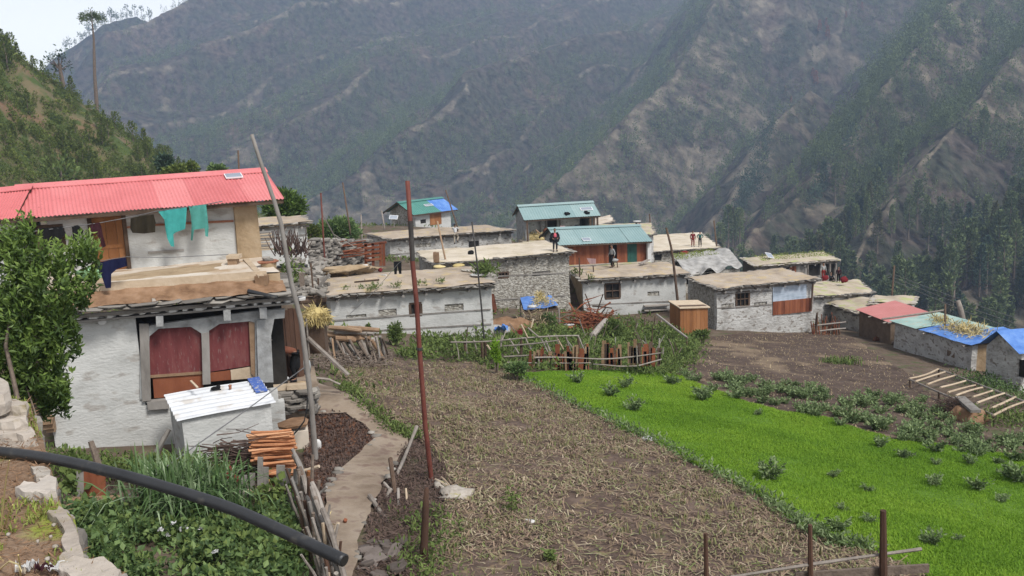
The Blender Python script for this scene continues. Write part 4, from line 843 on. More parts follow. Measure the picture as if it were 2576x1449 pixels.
# --- tarp covered shed --------------------------------------------------------------------
fr = Fr((1722,690,66), (1868,668,70), (1690,655,73)); T_tp = thing('tarp_shed', fr.base(), 'low shed covered with crumpled white tarps and a strip of grass', 'shed'); L, D = fr.L, fr.D
mb = MB(); mb.grid(lambda i, j: fr.p(i*L, j*D, -.05+.35*math.sin(j*2.2)+.16*math.sin(i*19+j*3)*(1-j)+.15*float(fbm(i*9, j*5, 3))-(.25 if i < .28 and j < .1 else 0)), 50, 24); mb.build('tarp', M['whitetarp'], T_tp, smooth=True)
mb = MB(); F4 = lambda b: wall_cells(mb, lambda a, d, c: fr.p(a, b+d, c), .2, L-.2, -2.4, -.22, .25, [(.3, L*.45, -.9, -.25)] if b < 1 else []); F4(.4); F4(D-.5); wobble(mb, .06); mb.build('wall', M['stonewash'], T_tp)
mb = MB(); fr.box(mb, .2, L*.6, .8, .85, -1.3, -.15); mb.build('opening_shade', M['shade_black'], T_tp)
mb = MB(); mb.leaves([fr.p(rng.random()*L*.75, D*rng.uniform(.62, 1), .28+.06*rng.random()) for i in range(900)], .14, .3, .6); mb.build('grass_strip', M['moss'], T_tp)
mb = MB(); mb.leaves([F_gr.p(F_gr.L*rng.uniform(.15, 1), F_gr.D*rng.uniform(.35, .98), .05+.03*rng.random()) for i in range(1300)], .12, .3, .6); mb.build('grass_strip', M['moss'], T_gr)
# ---------------------------------------------------------------- farmhouse with the red roof
FLv = at(45, 550, 26.1); rv = at(40, 465, 28.3); BLv = FLv+(rv-FLv)*2
_old = Fr.__init__
def _fi(s, FL, FR, BL, dz=0):
    if isinstance(BL, Vector):
        _old(s, FL, FR, 1.0); s.v = BL-s.o; s.v.z = 0; s.D = s.v.length; s.v /= s.D
    else: _old(s, FL, FR, BL)
Fr.__init__ = _fi
T_fh, FU, R_fh = gable_house('two storey white farmhouse with a red corrugated roof over an earth terrace', (45,550,26.1), (715,500,27.3), BLv, .74, M['redroof'], M['plaster'],
    [('void',232,540,316,690), ('win',97,571,160,626,None,(1,0))], bot=-1.85, ov=.55, ove=.72, name='farmhouse', wave=.10, sheets=[(0, .66, M['redroof']), (.655, .86, M['redroof']), (.855, 1, M['redroof'])])
a0, a1, c0, c1 = FU.rect(236, 535, 313, 688, .75); planks('door', FU, .72, a0, a1, c0, c1, M['orangewood'], T_fh, .35, .05)
d_ = MB(); 
for q in (.02, .42, .93): c = c0+(c1-c0)*q; FU.box(d_, a0+.05, a1-.05, .695, .72, c, c+.1)
d_.build('door_rail', M['orangewood'], T_fh)
mb = MB(); FU.box(mb, a0-.12, a0+.0, .5, .8, c0, c1); FU.box(mb, a1, a1+.1, .5, .8, c0, c1); mb.build('door_frame', M['darkwood'], T_fh)
a0, a1, c0, c1 = FU.rect(592, 505, 650, 655, .5); mb = MB(); wall_cells(mb, lambda a, d, c: FU.p(a, .42+d, c), a0, a1, c0-.5, -.05, .25); wobble(mb, .06); mb.build('mud_wall', M['mudwall'], T_fh)
for x0, y0, x1, y1, m in ((316,573,333,570,'terracotta'), (390,566,588,556,'terracotta'), (373,636,463,629,'greywood')):
    (a0, c0), (a1, c1) = FU.hit(x0, y0, .5), FU.hit(x1, y1, .5); mb = MB(); mb.bar(FU.p(a0, .535, c0), FU.p(a1, .535, c1), .05, .06); mb.build('timber_band', M[m], T_fh)
# lower storey
FO = Fr((60,789,22.3), (745,733,24.3), 6.2); L = FO.L; OV = .45
W_ = FO.rect(352, 797, 694, 1003, OV); gmin = g1(*FO.p(1, 0, 0).xy)-FO.p(1, 0, 0).z-.9
mb = MB(); wall_cells(mb, lambda a, d, c: FO.p(a, OV+d+.05*c*(-1)*.0, c), .25, FO.hit(700, 850, OV)[0], gmin, -.36, .35, [(W_[0], 99, W_[2], -.36), (FO.hit(690, 900, OV)[0], 99, W_[2]-.3, -.3)])
for a, sg in ((.25, 1), (L-.3, -1)): wall_cells(mb, lambda d, th, c: FO.p(a+sg*(th+.004), d, c), OV+(.35 if sg > 0 else 1.5), 5.6, gmin, -.36, .35)
wobble(mb, .06); mb.build('lower_wall', M['plaster'], T_fh)
def fpoly(mb, fr, px, b0, b1, t=None):
    q = [fr.hit(x, y, b0) for x, y in px]; n = len(q)
    mb.add([fr.p(a, b0, c) for a, c in q]+[fr.p(a, b1, c) for a, c in q], [tuple(range(n))[::-1], tuple(range(n, 2*n))]+[(i, (i+1) % n, n+(i+1) % n, n+i) for i in range(n)], t)
def fpart(name, px, b0, b1, m, parent=None): mb = MB(); fpoly(mb, FO, px, b0, b1); return mb.build(name, M[m], parent or T_fh)
mb = MB(); FO.box(mb, W_[0]-.1, L-.32, 1.1, 1.15, W_[2]-.4, -.3); mb.build('dark_interior', M['shade_black'], T_fh)  # flat black sheet, paints the shade of the room behind the window
win = fpart('window_frame', [(352,822),(352,1005),(372,1005),(376,846),(399,827),(480,822),(506,838),(511,965),(529,965),(526,832),(552,815),(630,808),(641,812),(643,960),(664,958),(662,805),(716,800),(717,778),(640,783)], .40, .56, 'bluegrey')
fpart('red_panel', [(370,950),(372,842),(397,822),(482,817),(512,834),(516,938)], .53, .60, 'redpaint', win); fpart('red_panel', [(524,936),(522,829),(550,811),(640,803),(643,918)], .53, .60, 'redpaint', win)
fpart('mid_post', [(507,840),(510,968),(530,966),(526,836)], .35, .42, 'greywood', win)
fpart('right_post', [(645,806),(650,962),(688,962),(682,845),(690,803)], .30, .48, 'bluegrey', win); fpart('inner_post', [(626,810),(632,940),(648,955),(641,806)], .44, .58, 'wood', win)
fpart('left_jamb', [(350,815),(358,1010),(380,1008),(374,815)], .36, .43, 'greywood', win)
fpart('lower_board', [(384,952),(388,1002),(512,990),(511,941)], .52, .58, 'redwood'); fpart('lower_board', [(529,938),(530,960),(582,955),(580,932)], .52, .58, 'redwood'); fpart('plywood_board', [(580,932),(582,956),(642,951),(638,922)], .50, .57, 'palewood')
fpart('red_rail', [(376,945),(377,951),(512,941),(511,935)], .48, .54, 'wood'); fpart('sill', [(370,1012),(372,1032),(425,1028),(425,1006)], .32, .55, 'greywood')
for x, y in ((401,808), (571,793), (662,788)): fpart('beam_end', [(x-9,y-12),(x-8,y+14),(x+10,y+13),(x+9,y-13)], .05, .5, 'bluegrey')
mb = MB(); a, c = FO.hit(257, 806, .40); p = FO.p(a, .30, c); mb.tube([p, FO.p(a, .5, c)], .10, 14); mb.build('round_beam_end', M['white'], T_fh, smooth=False)
for a, sg in ((FO.hit(118, 1085, .3)[0], 0),): 
    for k, (dc, ln) in enumerate(((.15, .5), (0, .62), (-.12, .18))): mb = MB(); FO.box(mb, a-.3+ (.3 if k == 2 else 0), a+.2, .0+.1*k, .5, -2.95+dc, -2.84+dc); mb.build('bracket', M['wood'], T_fh)
# eave : slates, beam, white stone course, plank
mb = MB(); edge_slates(mb, FO.p(0, 0, 0), FO.p(L+.1, 0, 0), FO.v, .03, 1.7, (.36, .30), 2); edge_slates(mb, FO.p(L, 0, 0), FO.p(L, 3.5, 0), -FO.u, .03, 1.7, (.34, .28), 2); mb.build('eave_slates', M['slate'], T_fh)
mb = MB(); mb.stick(FO.p(0, .14, -.20), FO.p(L+.05, .14, -.20), .05, .05, .002, 6); mb.build('eave_beam', M['greywood'], T_fh)
mb = MB(); a = .1
while a < L: w_ = rng.uniform(.14, .42); mb.slab(FO.p(a+w_/2, .30, -.265+rng.uniform(-.01, .02)), w_*.46, .16, rng.uniform(.06, .10), math.atan2(FO.u.y, FO.u.x), (0, 0), 6); a += w_+.04
mb.build('eave_stones', M['white'], T_fh)
mb = MB(); FO.box(mb, 0, L, .2, .5, -.375, -.325); mb.build('eave_plank', M['greywood'], T_fh)
# terrace
mb = MB(); mb.grid(lambda i, j: FO.p(i*(L-.25)+.02, .06+.95*j, .02+.30*j+.04*float(fbm(i*22, j*4, 3))-max(0, i-.86)*1.4*j), 60, 8); mb.build('earth_edge', M['redearth'], T_fh, smooth=True)
Lb = FO.hit(672, 700, .85)[0]
mb = MB(); n = 10
for i in range(n): mb.hexa([FO.p(a, b, c) for c in (.22, .46) for a, b in ((Lb*i/n, .84), (Lb*(i+1)/n, .84), (Lb*(i+1)/n, .93), (Lb*i/n, .93))], .5)
mb.build('edging_board', M['palewood'], T_fh)
e1 = FO.p(0, .93, .40); e2 = FO.p(L-.3, .93, .40); k1 = FU.p(0, .56, -1.80); k2 = FU.p(FU.L, .56, -1.72)
k1 = FU.p(-.1, .7, FU.hit(330, 680, .55)[1]); k2 = FU.p(FU.L-.7, .7, FU.hit(590, 650, .55)[1])
mb = MB(); tf = lambda i, j: e1.lerp(e2, i).lerp(k1.lerp(k2, i), j)+UP*(.02*float(fbm(i*12, j*5, 3))); mb.grid(tf, 40, 12); mb.build('terrace_floor', M['screed'], T_fh, smooth=True)
mb = MB(); mb.hexa([q+UP*z for z in (-.35, -.04) for q in (e1, e2, k2, k1)]); mb.build('terrace_slab', M['mudwall'], T_fh)
# neighbour roof at the left edge
gable_house('white house behind the leafy tree under a second red corrugated roof', (-330,588,25.2), (41,548,26.0), 4.2, .72, M['redroof'], M['plaster'], [('win',-30,590,14,640)], h=1.9, ov=.5, ove=.3, wave=.078)
# solar panel helper
def solar(label, c, w, h, u, v, stand=0, group=None):
    c = Vector(c); n = u.cross(v).normalized(); 
    if n.z < 0: n = -n
    t = thing('solar_panel', c, label, 'solar panel', group); mb = MB(); mb.box(c+n*.03, (w/2, h/2, .02), u, v, n); mb.build('frame', M['frame_white'], t)
    mb = MB(); mb.box(c+n*.053, (w/2-.05*w, h/2-.07*h, .004), u, v, n); mb.build('cells', M['sky_panel'], t)
    if stand: mb = MB(); mb.tube([c, c-UP*stand], .04, 6); mb.build('stand', M['greywood'], t)
    return t
def slope_axes(fr, D2, rise): u = fr.u.normalized(); v = (fr.v*D2+UP*rise).normalized(); return u, v
u, v = slope_axes(FU, FU.D/2, .74); k = ray(587, 445); 
def on_slope(fr, rise, x, y, lift=.03):
    o = fr.o; n = fr.u.cross(fr.v*(fr.D/2)+UP*rise); k = ray(x, y); return k*(o.dot(n)/k.dot(n))+UP*lift
solar('small white framed solar panel on the ridge of the red roof', on_slope(FU, .74, 588, 447), .50, .36, u, v)
u, v = slope_axes(F_lo, F_lo.D/2, .95); solar('small solar panel lying on the long teal tin roof', on_slope(F_lo, .95, 1475, 604), .62, .42, u, v)
u, v = slope_axes(F_up, F_up.D/2, .92); solar('pale solar panel at the ridge of the open fronted teal house', on_slope(F_up, .92, 1475, 527), 1.0, .4, u, v)
u, v = slope_axes(F_tb, F_tb.D/2, 1.1); solar('whitish solar panel beside the blue sheet on the far green roof', on_slope(F_tb, 1.1, 1078, 517), .9, .35, u, v)
solar('tilted solar panel on a pole before the grey gable of the far green roofed house', at(990, 547, 86), .75, .42, Vector((.97, .1, -.1)).normalized(), Vector((.2, .6, .75)).normalized(), 1.5)
solar('tilted white solar panel standing on the grassy slate roof', at(1935, 643, 73), .55, .5, Vector((.95, .3, -.25)).normalized(), Vector((-.3, .5, .6)).normalized(), .5)
# --- laundry ---------------------------------------------------------------
def cloth_piece(name, label, px, d, m, cat='clothing', group=None, wav=.05, th=.015, parent=None):
    """px: outline; d: depth or (d_left, d_right)"""
    A = np.array(px, float); lo, hi = A.min(0), A.max(0); dd = (d, d) if np.isscalar(d) else d
    st = max((hi-lo).max()/14, 2.2); Q = []
    for i, p in enumerate(px):
        q = px[(i+1) % len(px)]; k = max(1, int(math.hypot(q[0]-p[0], q[1]-p[1])/st))
        for j in range(k): Q.append((p[0]+(q[0]-p[0])*j/k, p[1]+(q[1]-p[1])*j/k))
    n = len(Q); gx, gy = np.meshgrid(np.arange(lo[0], hi[0], st), np.arange(lo[1], hi[1], st)); G = np.stack([gx.ravel(), gy.ravel()], 1); G = G[inside(G, np.array(Q))]
    s = 1/(hi-lo).max(); vs = [Vector(((x-lo[0])*s, (y-lo[1])*s)) for x, y in Q]+[Vector(((x-lo[0])*s, (y-lo[1])*s)) for x, y in G]
    ov, oe, of, *_ = delaunay_2d_cdt(vs, [(i, (i+1) % n) for i in range(n)], [list(range(n))], 1, 1e-6)
    ph = rng.uniform(0, 9); V = []
    for sgn in (0, 1):
        for v in ov:
            x, y = v[0]/s+lo[0], v[1]/s+lo[1]; t = (x-lo[0])/(hi[0]-lo[0]+1e-6); yy = (y-lo[1])/(hi[1]-lo[1]+1e-6)
            V.append(at(x, y, dd[0]+(dd[1]-dd[0])*t+wav*(math.sin(t*11+ph+yy*1.5)*(.35+.65*yy)+.5*math.sin(t*23+ph*2))+sgn*th))
    nn = len(ov); mb = MB(); mb.add(V, [tuple(f) for f in of]+[tuple(q+nn for q in f[::-1]) for f in of])
    return tag(mb.build(name, M[m], smooth=True), label, cat, group)
z2 = lambda l: [(x/3.0, 402.5+y/3.0) for x, y in l]
dl = lambda x: 26.0+(x-45)/670*1.2
cloth_piece('shirt', 'turquoise long garment hanging by one long sleeve under the red roof', z2([(1195,390),(1300,372),(1410,358),(1405,440),(1398,520),(1330,545),(1308,560),(1315,655),(1290,650),(1262,590),(1248,520),(1240,450)]), (dl(398), dl(470)), 'c_turq')
cloth_piece('shirt', 'patterned turquoise shirt hanging nearest the roof corner', z2([(1425,350),(1490,342),(1555,335),(1566,420),(1575,510),(1570,580),(1550,575),(1545,515),(1465,525),(1452,610),(1440,605),(1446,490),(1440,420)]), (dl(475), dl(525)), 'c_turq2')
cloth_piece('sweater', 'dark brown sweater hanging on the line right of the orange door', z2([(985,440),(1070,420),(1160,410),(1175,470),(1172,545),(1090,555),(1000,550),(984,520)]), (dl(328), dl(392)), 'c_brown')
cloth_piece('trousers', 'navy blue trousers hanging over the terrace below the orange door', z2([(735,775),(840,752),(950,735),(960,800),(880,825),(840,860),(838,965),(798,968),(765,870),(738,820)]), (23.3, 23.5), 'c_navy')
cloth_piece('jacket', 'black jacket hanging behind the tree before the white upper wall', z2([(540,500),(590,490),(630,530),(625,560),(600,570),(585,640),(560,640),(548,560)]), (dl(180), dl(212)), 'c_black')
cloth_piece('jacket', 'black and maroon jacket hanging in front of the orange door', z2([(690,480),(750,470),(765,500),(775,560),(800,650),(770,665),(752,600),(732,565),(715,545),(668,535)]), (dl(224), dl(266)), 'c_maroon')
cloth_piece('jacket', 'broad black garment hanging on the line across the dark window', z2([(285,515),(400,508),(470,500),(500,560),(470,580),(450,640),(330,640),(320,580),(280,590)]), (dl(95), dl(166)), 'c_black')
mb = MB(); pts = [at(x, y, dl(x)+.02) for x, y in ((60,585),(180,570),(255,560),(330,546),(400,530),(470,521),(520,514),(560,506))]; mb.tube(pts, .012, 4); tag(mb.build('clothesline', M['wire']), 'thin clothesline strung under the eave of the red roof', 'clothesline')
mb = MB(); mb.tube([at(x, y, 23.3+.3*(x-150)/200) for x, y in ((120,665),(245,658),(318,646),(420,648),(575,640))], .008, 4); tag(mb.build('clothesline', M['wire']), 'lower clothesline carrying the navy trousers along the terrace edge', 'clothesline')
mb = MB(); p = at(222, 690, 25.4); mb.rock(p, .28, .35, .22, rough=.5); mb.rock(p+Vector((.22, .1, -.04)), .2, .25, .18, rough=.5); tag(mb.build('tarp_bundle', M['c_green'], smooth=True), 'pale green plastic bundle on the terrace left of the door', 'bundle')
# terrace clutter
def zr1(x, y): return 576.9+x/6, 603.7+y/6
t = thing('wooden_stool', at(589, 688, 26.6), 'upright wooden block with a square cap at the terrace end', 'stool'); mb = MB(); d = 26.6
mb.box(at(588, 668, d), (.13, .13, .22)); mb.build('block', M['wood'], t); mb = MB(); mb.box(at(589, 645, d), (.18, .17, .05)); mb.build('cap', M['palewood'], t)
mb = MB(); mb.bar(at(618, 652, 27.2), at(657, 696, 24.6), .16, .05); tag(mb.build('plank', M['palewood']), 'pale plank leaning down onto the terrace edge', 'plank')
mb = MB(); mb.bar(at(632, 655, 27.3), at(640, 695, 25.3), .12, .05); tag(mb.build('plank', M['wood']), 'darker plank lying beside the pale leaning plank', 'plank')
mb = MB(); mb.bar(at(560, 712, 24.55), at(676, 696, 24.9), .10, .07); tag(mb.build('timber_beam', M['palewood']), 'pale squared timber lying along the terrace edge', 'timber')
mb = MB(); mb.box(at(659, 705, 24.7), (.16, .12, .13)); tag(mb.build('wooden_block', M['wood']), 'brown wooden block at the end of the terrace edging', 'block')
t = thing('pot', at(678, 692, 26.0), 'brown pot with a reddish slab and stones on top beside the terrace', 'pot'); mb = MB(); c = at(678, 692, 26); mb.tube([c, c+UP*.18, c+UP*.34, c+UP*.36], [.15, .20, .22, .22], 14); mb.build('body', M['mudwall'], t, smooth=True)
mb = MB(); mb.slab(c+UP*.38, .30, .26, .05, .3); mb.build('cover_slab', M['terracotta'], t); mb = MB(); mb.slab(c+UP*.43, .14, .14, .06, .8); mb.slab(c+UP*.49+Vector((-.05, 0, 0)), .12, .1, .05, .2); mb.build('weight_stone', M['slate'], t)
mb = MB(); mb.slab(at(640, 655, 27.6), .45, .3, .04, .2); tag(mb.build('stone_slab', M['slate']), 'flat pinkish slab lying left of the covered pot', 'slab')
mb = MB(); mb.tube([at(697, 672, 31), at(773, 669, 31)], .05, 8); tag(mb.build('pipe_length', M['pipe']), 'short black pipe lying level behind the grey wooden pole', 'pipe')
mb = MB(); mb.tube([at(624, 732, 24.0), at(697, 749, 23.8)], .055, 9); tag(mb.build('pipe_length', M['pipe']), 'short black pipe slanting on the slate eave of the farmhouse', 'pipe')
mb = MB(); mb.slab(at(715, 737, 24.6), .42, .25, .07, .3, (.1, 0)); tag(mb.build('stone_slab', M['palestone']), 'large pale slab at the eave corner beside the grey pole', 'slab')
mb = MB(); mb.slab(at(397, 757, 23.4), .17, .12, .05, .3, (-.25, 0), 5); tag(mb.build('stone_slab', M['palestone']), 'small pointed pale slab on the earth edge of the terrace', 'slab')
# --- lean-to -----------------------------------------------------------------------
fr = Fr((445,1060,21.4), (694,1011,22.4), 1.75); v_ = at(412, 993, 22.8)-fr.o; T_ln = thing('lean_to_shed', fr.base(), 'small white walled lean-to with a white corrugated sheet roof', 'shed'); L = fr.L
A, B, C, Dd = fr.o, fr.p(L, 0, 0), at(656, 952, 23.9), at(412, 993, 22.8)
mb = MB(); nn = 90; nrm = (B-A).cross(Dd-A).normalized()
mb.grid(lambda i, j: A.lerp(B, i).lerp(Dd.lerp(C, i), j)+nrm*(.034*math.sin(j*2*math.pi*7)+.012*math.sin(i*5)), 14, nn); mb.build('roof', M['whitetin'], T_ln, smooth=True)
mb = MB(); fl = Vector((A-Dd)); inn = [A.lerp(B, .05).lerp(Dd, .06), B.lerp(A, .04).lerp(C, .06), C.lerp(Dd, .04).lerp(B, .04), Dd.lerp(C, .05).lerp(A, .04)]
for i in range(4):
    p, q = inn[i], inn[(i+1) % 4]; nin = (inn[(i+2) % 4]-q); nin.z = 0; nin.normalize(); H = Vector((q-p)).length
    wall_cells(mb, lambda a, dd, c: p.lerp(q, a/H)+nin*(dd+.003*i)+UP*c, 0.0, H, -2.6, -.05, .16)
wobble(mb, .05); mb.build('wall', M['plaster'], T_ln)
mb = MB(); o = A.lerp(Dd, .45).lerp(B, .855); mb.hexa([q+nrm*z for z in (.03, .05) for q in (A.lerp(B,.86).lerp(Dd.lerp(C,.86),.42), A.lerp(B,.985).lerp(Dd.lerp(C,.985),.42), A.lerp(B,.985).lerp(Dd.lerp(C,.985),1.02), A.lerp(B,.86).lerp(Dd.lerp(C,.86),1.02))]); tag(mb.build('painted_sheet', M['bluepaint']), 'worn blue sheet lying on the upper right corner of the white lean-to roof', 'sheet')
def roofpt(i, j): return A.lerp(B, i).lerp(Dd.lerp(C, i), j)+nrm*.03
t = thing('shoe', roofpt(.50, .80), 'black shoe drying on the white lean-to roof', 'shoe'); mb = MB(); p = roofpt(.50, .80); mb.rock(p+UP*.05, .13, .055, .05, rough=.1); mb.rock(p+UP*.08+Vector((.07, 0, 0)), .055, .05, .06, rough=.1); mb.build('upper', M['c_black'], t, smooth=True); mb = MB(); mb.slab(p+UP*.01, .14, .05, .025); mb.build('sole', M['pipe'], t)
mb = MB(); p = roofpt(.64, .74); mb.rock(p+UP*.04, .035, .05, .05); mb.rock(p+UP*.09, .045, .05, .035); tag(mb.build('wood_knot', M['terracotta'], smooth=True), 'small brown lump of wood right of the black shoe', 'wood')
mb = MB(); mb.stick(at(425, 1080, 21.9), at(375, 1170, 21.6), .06, .07, .01); tag(mb.build('timber_beam', M['greywood']), 'weathered beam leaning between the farmhouse wall and the lean-to', 'timber')
mb = MB(); mb.bar(at(480, 958, 22.9), at(497, 975, 22.6), .05, .03); tag(mb.build('wood_stick', M['palewood']), 'short pale stick stuck up at the lean-to roof edge', 'stick')
# --- porch platform, plank partition ----------------------------------------------------
PFZ = at(730, 968, 25.4).z
t = thing('stone_porch', at(740, 985, 25.3), 'low stone porch with planks before the dark plank partition', 'porch'); mb = MB()
for i in range(60): mb.slab(at(rng.uniform(690, 792), rng.uniform(982, 1035), rng.uniform(24.9, 25.5)), rng.uniform(.12, .28), .2, rng.uniform(.06, .12), rng.uniform(-.3, .3))
mb.build('stonework', M['slate'], t); mb = MB(); q = [at(686, 982, 25.0), at(800, 975, 25.6), at(790, 940, 28), at(680, 945, 27.6)]; mb.hexa([Vector((p.x, p.y, PFZ-1.5+z)) for z in (0, 1.46) for p in q]); mb.build('floor', M['path'], t)
for x0, x1, y, m in ((688,722,966,'palewood'), (722,775,963,'palewood')): mb = MB(); mb.bar(at(x0, y+10, 25.0), at(x1, y+7, 25.1), .22, .13); mb.build('sill_plank', M[m], t)
mb = MB(); 
for i in range(9): mb.slab(at(rng.uniform(700, 770), rng.uniform(1010, 1040), 25.2), .2, .15, .08, rng.uniform(-.4, .4))
tag(mb.build('brick_heap', M['terracotta']), 'loose reddish slabs heaped below the porch edge', 'rubble')
fr = Fr((690,776,26.0), (760,772,26.4), 1.0); t = thing('plank_partition', at(725, 935, 26.2), 'tall dark brown plank partition beside the painted window', 'partition')
a0, a1, c0, c1 = fr.rect(693, 778, 759, 940); planks('plank_wall', fr, 0, a0, a1, c0-.3, c1, M['oldplank'], t, .16, .05, .06)
mb = MB(); mb.bar(fr.p(a0+.02, -.05, c0), fr.p(a0+.02, -.05, c1), .12, .1); mb.build('frame_post', M['darkwood'], t)
for i in range(16): 
    mb = MB(); p = at(684+rng.uniform(-5, 5), 815+i*7.5, 25.2); mb.stick(p+Vector((-.13, -.1, 0)), p+Vector((.13, .1, rng.uniform(-.05, .05))), .035, .03, .02, 5, seg=2); tag(mb.build('firewood_stick', M['palewood']), 'pale firewood stick stacked between the window post and the plank partition', 'firewood', 'pale firewood beside the window post')
mb = MB(); mb.stick(at(752, 757, 28), at(818, 752, 28.6), .11, .10, .01, 9); tag(mb.build('log', M['darkwood']), 'thick dark log lying level above the hay heap', 'log')
# tap stand / bench
zc = lambda x, y: (590.3+x/3.0, 805+y/3.0)
t = thing('concrete_stand', at(745, 1155, 23.8), 'grey concrete stand under a stone slab beside the grey pole', 'stand'); c = at(745, 1112, 23.8)
mb = MB(); mb.box(c-Vector((-.02, 0, .3)), (.30, .24, .66), Vector((.97, .25, 0)), Vector((-.25, .97, 0))); wobble(mb, .02, 3); mb.build('block', M['screed'], t)
mb = MB(); mb.slab(at(736, 1064, 23.9), .42, .40, .09, .25, (.04, .0)); mb.build('top_slab', M['redearth'], t)
mb = MB(); mb.tube([at(x, y, 23.3) for x, y in ((774,1000),(772,1030),(765,1060),(750,1080),(722,1112))], .022, 6); tag(mb.build('hose', M['pipe']), 'thin black hose hanging down by the concrete stand', 'hose')
mb = MB(); p = at(800, 1120, 23.4); mb.rock(p, .09, .07, .17, rough=.15); tag(mb.build('jug', M['white'], smooth=True), 'small white plastic jug at the foot of the grey pole', 'jug')
# --- firewood stacks beside the lean-to --------------------------------------------------
for i in range(62):
    r = i//4; y = 1092+r*8.6+rng.uniform(-2, 2); xo = 683+r*1.4; d = 20.6-.05*r+rng.uniform(0, .5)
    x0 = xo-58+rng.uniform(-8, 8)+(r > 8)*18; x1 = xo+52+rng.uniform(-8, 8); 
    mb = MB(); mb.stick(at(x0, y+rng.uniform(-5, 8), d+rng.uniform(-.15, .15)), at(x1, y-5+rng.uniform(-7, 6), d+rng.uniform(-.1, .1)), rng.uniform(.028, .042), rng.uniform(.025, .04), .03, 5, seg=4)
    tag(mb.build('firewood_stick', M['splitwood']), 'freshly split orange firewood stick in the stack by the white lean-to', 'firewood', 'orange split firewood stack')
mb = MB()
for i in range(260):
    c = at(rng.gauss(602, 26), rng.gauss(1160, 24), 20.9+rng.uniform(-.4, .5)); a = rng.uniform(-.6, .6); l = rng.uniform(.25, .6); dv = Vector((math.cos(a), rng.uniform(-.5, .5), .5*math.sin(a)))*l; mb.stick(c-dv, c+dv, rng.uniform(.008, .022), .006, .08, 4, seg=3)
tag(mb.build('brushwood_heap', M['twig']), 'dark brushwood heap between the lean-to and the orange firewood', 'brushwood')
mb = MB(); mb.rock(at(575, 1190, 19.8), .13, .1, .14, rough=.5); mb.rock(at(590, 1206, 19.7), .1, .08, .12, rough=.5); tag(mb.build('cloth_bundle', M['c_red'], smooth=True), 'crumpled red cloth at the end of the dark brushwood', 'cloth')
# plank fence below the firewood
def fence(name, label, cat='fence'): return name, label, cat
t = thing('plank_fence', at(690, 1290, 19.4), 'short rough fence of split slabs below the orange firewood', 'fence')
for x, w_, y0, y1 in ((612,20,1195,1290),(634,16,1190,1290),(655,14,1150,1288),(668,16,1175,1290),(706,22,1170,1285),(724,14,1178,1286),(744,12,1180,1290)): 
    mb = MB(); mb.bar(at(x, y0, 19.4), at(x+rng.uniform(-4, 4), y1+20, 19.3), w_*19.4/2400, .04, Vector((0, 1, 0))); mb.build('slab_board', M['greywood'], t)
mb = MB(); mb.stick(at(615, 1236, 19.2), at(746, 1231, 19.2), .045, .04, .01); mb.build('rail', M['palewood'], t)
# low plank fence near the wall at left
t = thing('plank_fence', at(240, 1290, 18.8), 'low broken fence of dark red boards under the black pipe', 'fence')
for x, w_, y0, y1, m in ((206,26,1185,1262,'greywood'),(222,22,1182,1262,'redwood'),(238,24,1180,1255,'redwood'),(255,20,1176,1262,'redwood'),(240,10,1252,1330,'greywood')):
    mb = MB(); mb.bar(at(x, y0, 18.8), at(x+2, y1+25, 18.7), w_*18.8/2400, .05, Vector((0, 1, 0))); mb.build('board', M[m], t)
mb = MB(); mb.stick(at(178, 1259, 18.5), at(305, 1254, 18.6), .07, .065, .01, 7); mb.build('rail', M['wood'], t); mb = MB(); mb.stick(at(228, 1110, 18.9), at(252, 1190, 18.8), .06, .08, .02, 7); mb.build('stake', M['bark'], t)
# --- black pipe and cable -----------------------------------------------------------------
pp = [(-150,1128,6.95),(0,1137,6.75),(146,1157,6.52),(292,1191,6.3),(437,1232,6.1),(583,1280,5.9),(729,1345,5.65),(800,1379,5.52),(866,1410,5.4)]
P = [at(*q) for q in pp]; sp = []
for i in range(len(P)-1):
    p0, p1, p2, p3 = P[max(i-1, 0)], P[i], P[i+1], P[min(i+2, len(P)-1)]
    for k in range(6): q = k/6; sp.append(.5*((2*p1)+(p2-p0)*q+(2*p0-5*p1+4*p2-p3)*q*q+(3*p1-p0-3*p2+p3)*q**3))
sp.append(P[-1]); mb = MB(); mb.tube(sp, .040, 16); e = len(sp)
t = tag(mb.build('water_pipe', M['pipe'], smooth=True), 'long thick black water pipe jutting across the foreground', 'pipe'); ORG[t.name] = t.location.copy()
mb = MB(); dv = (P[-1]-P[-2]).normalized(); mb.tube([P[-1]-dv*.01, P[-1]+dv*.004], .033, 16); mb.build('bore_shade', M['shade_black'], t)  # dark disc over the closed end, painted as the shaded hollow
mb = MB(); mb.tube([at(202, 1335, 17.2), at(302, 1262, 18.2), at(437, 1160, 19.6), at(598, 1047, 21.2), at(777, 916, 23.3)], .014, 5); tag(mb.build('guy_wire', M['wire']), 'thin grey guy wire running from the garden up to the grey wooden pole', 'wire')
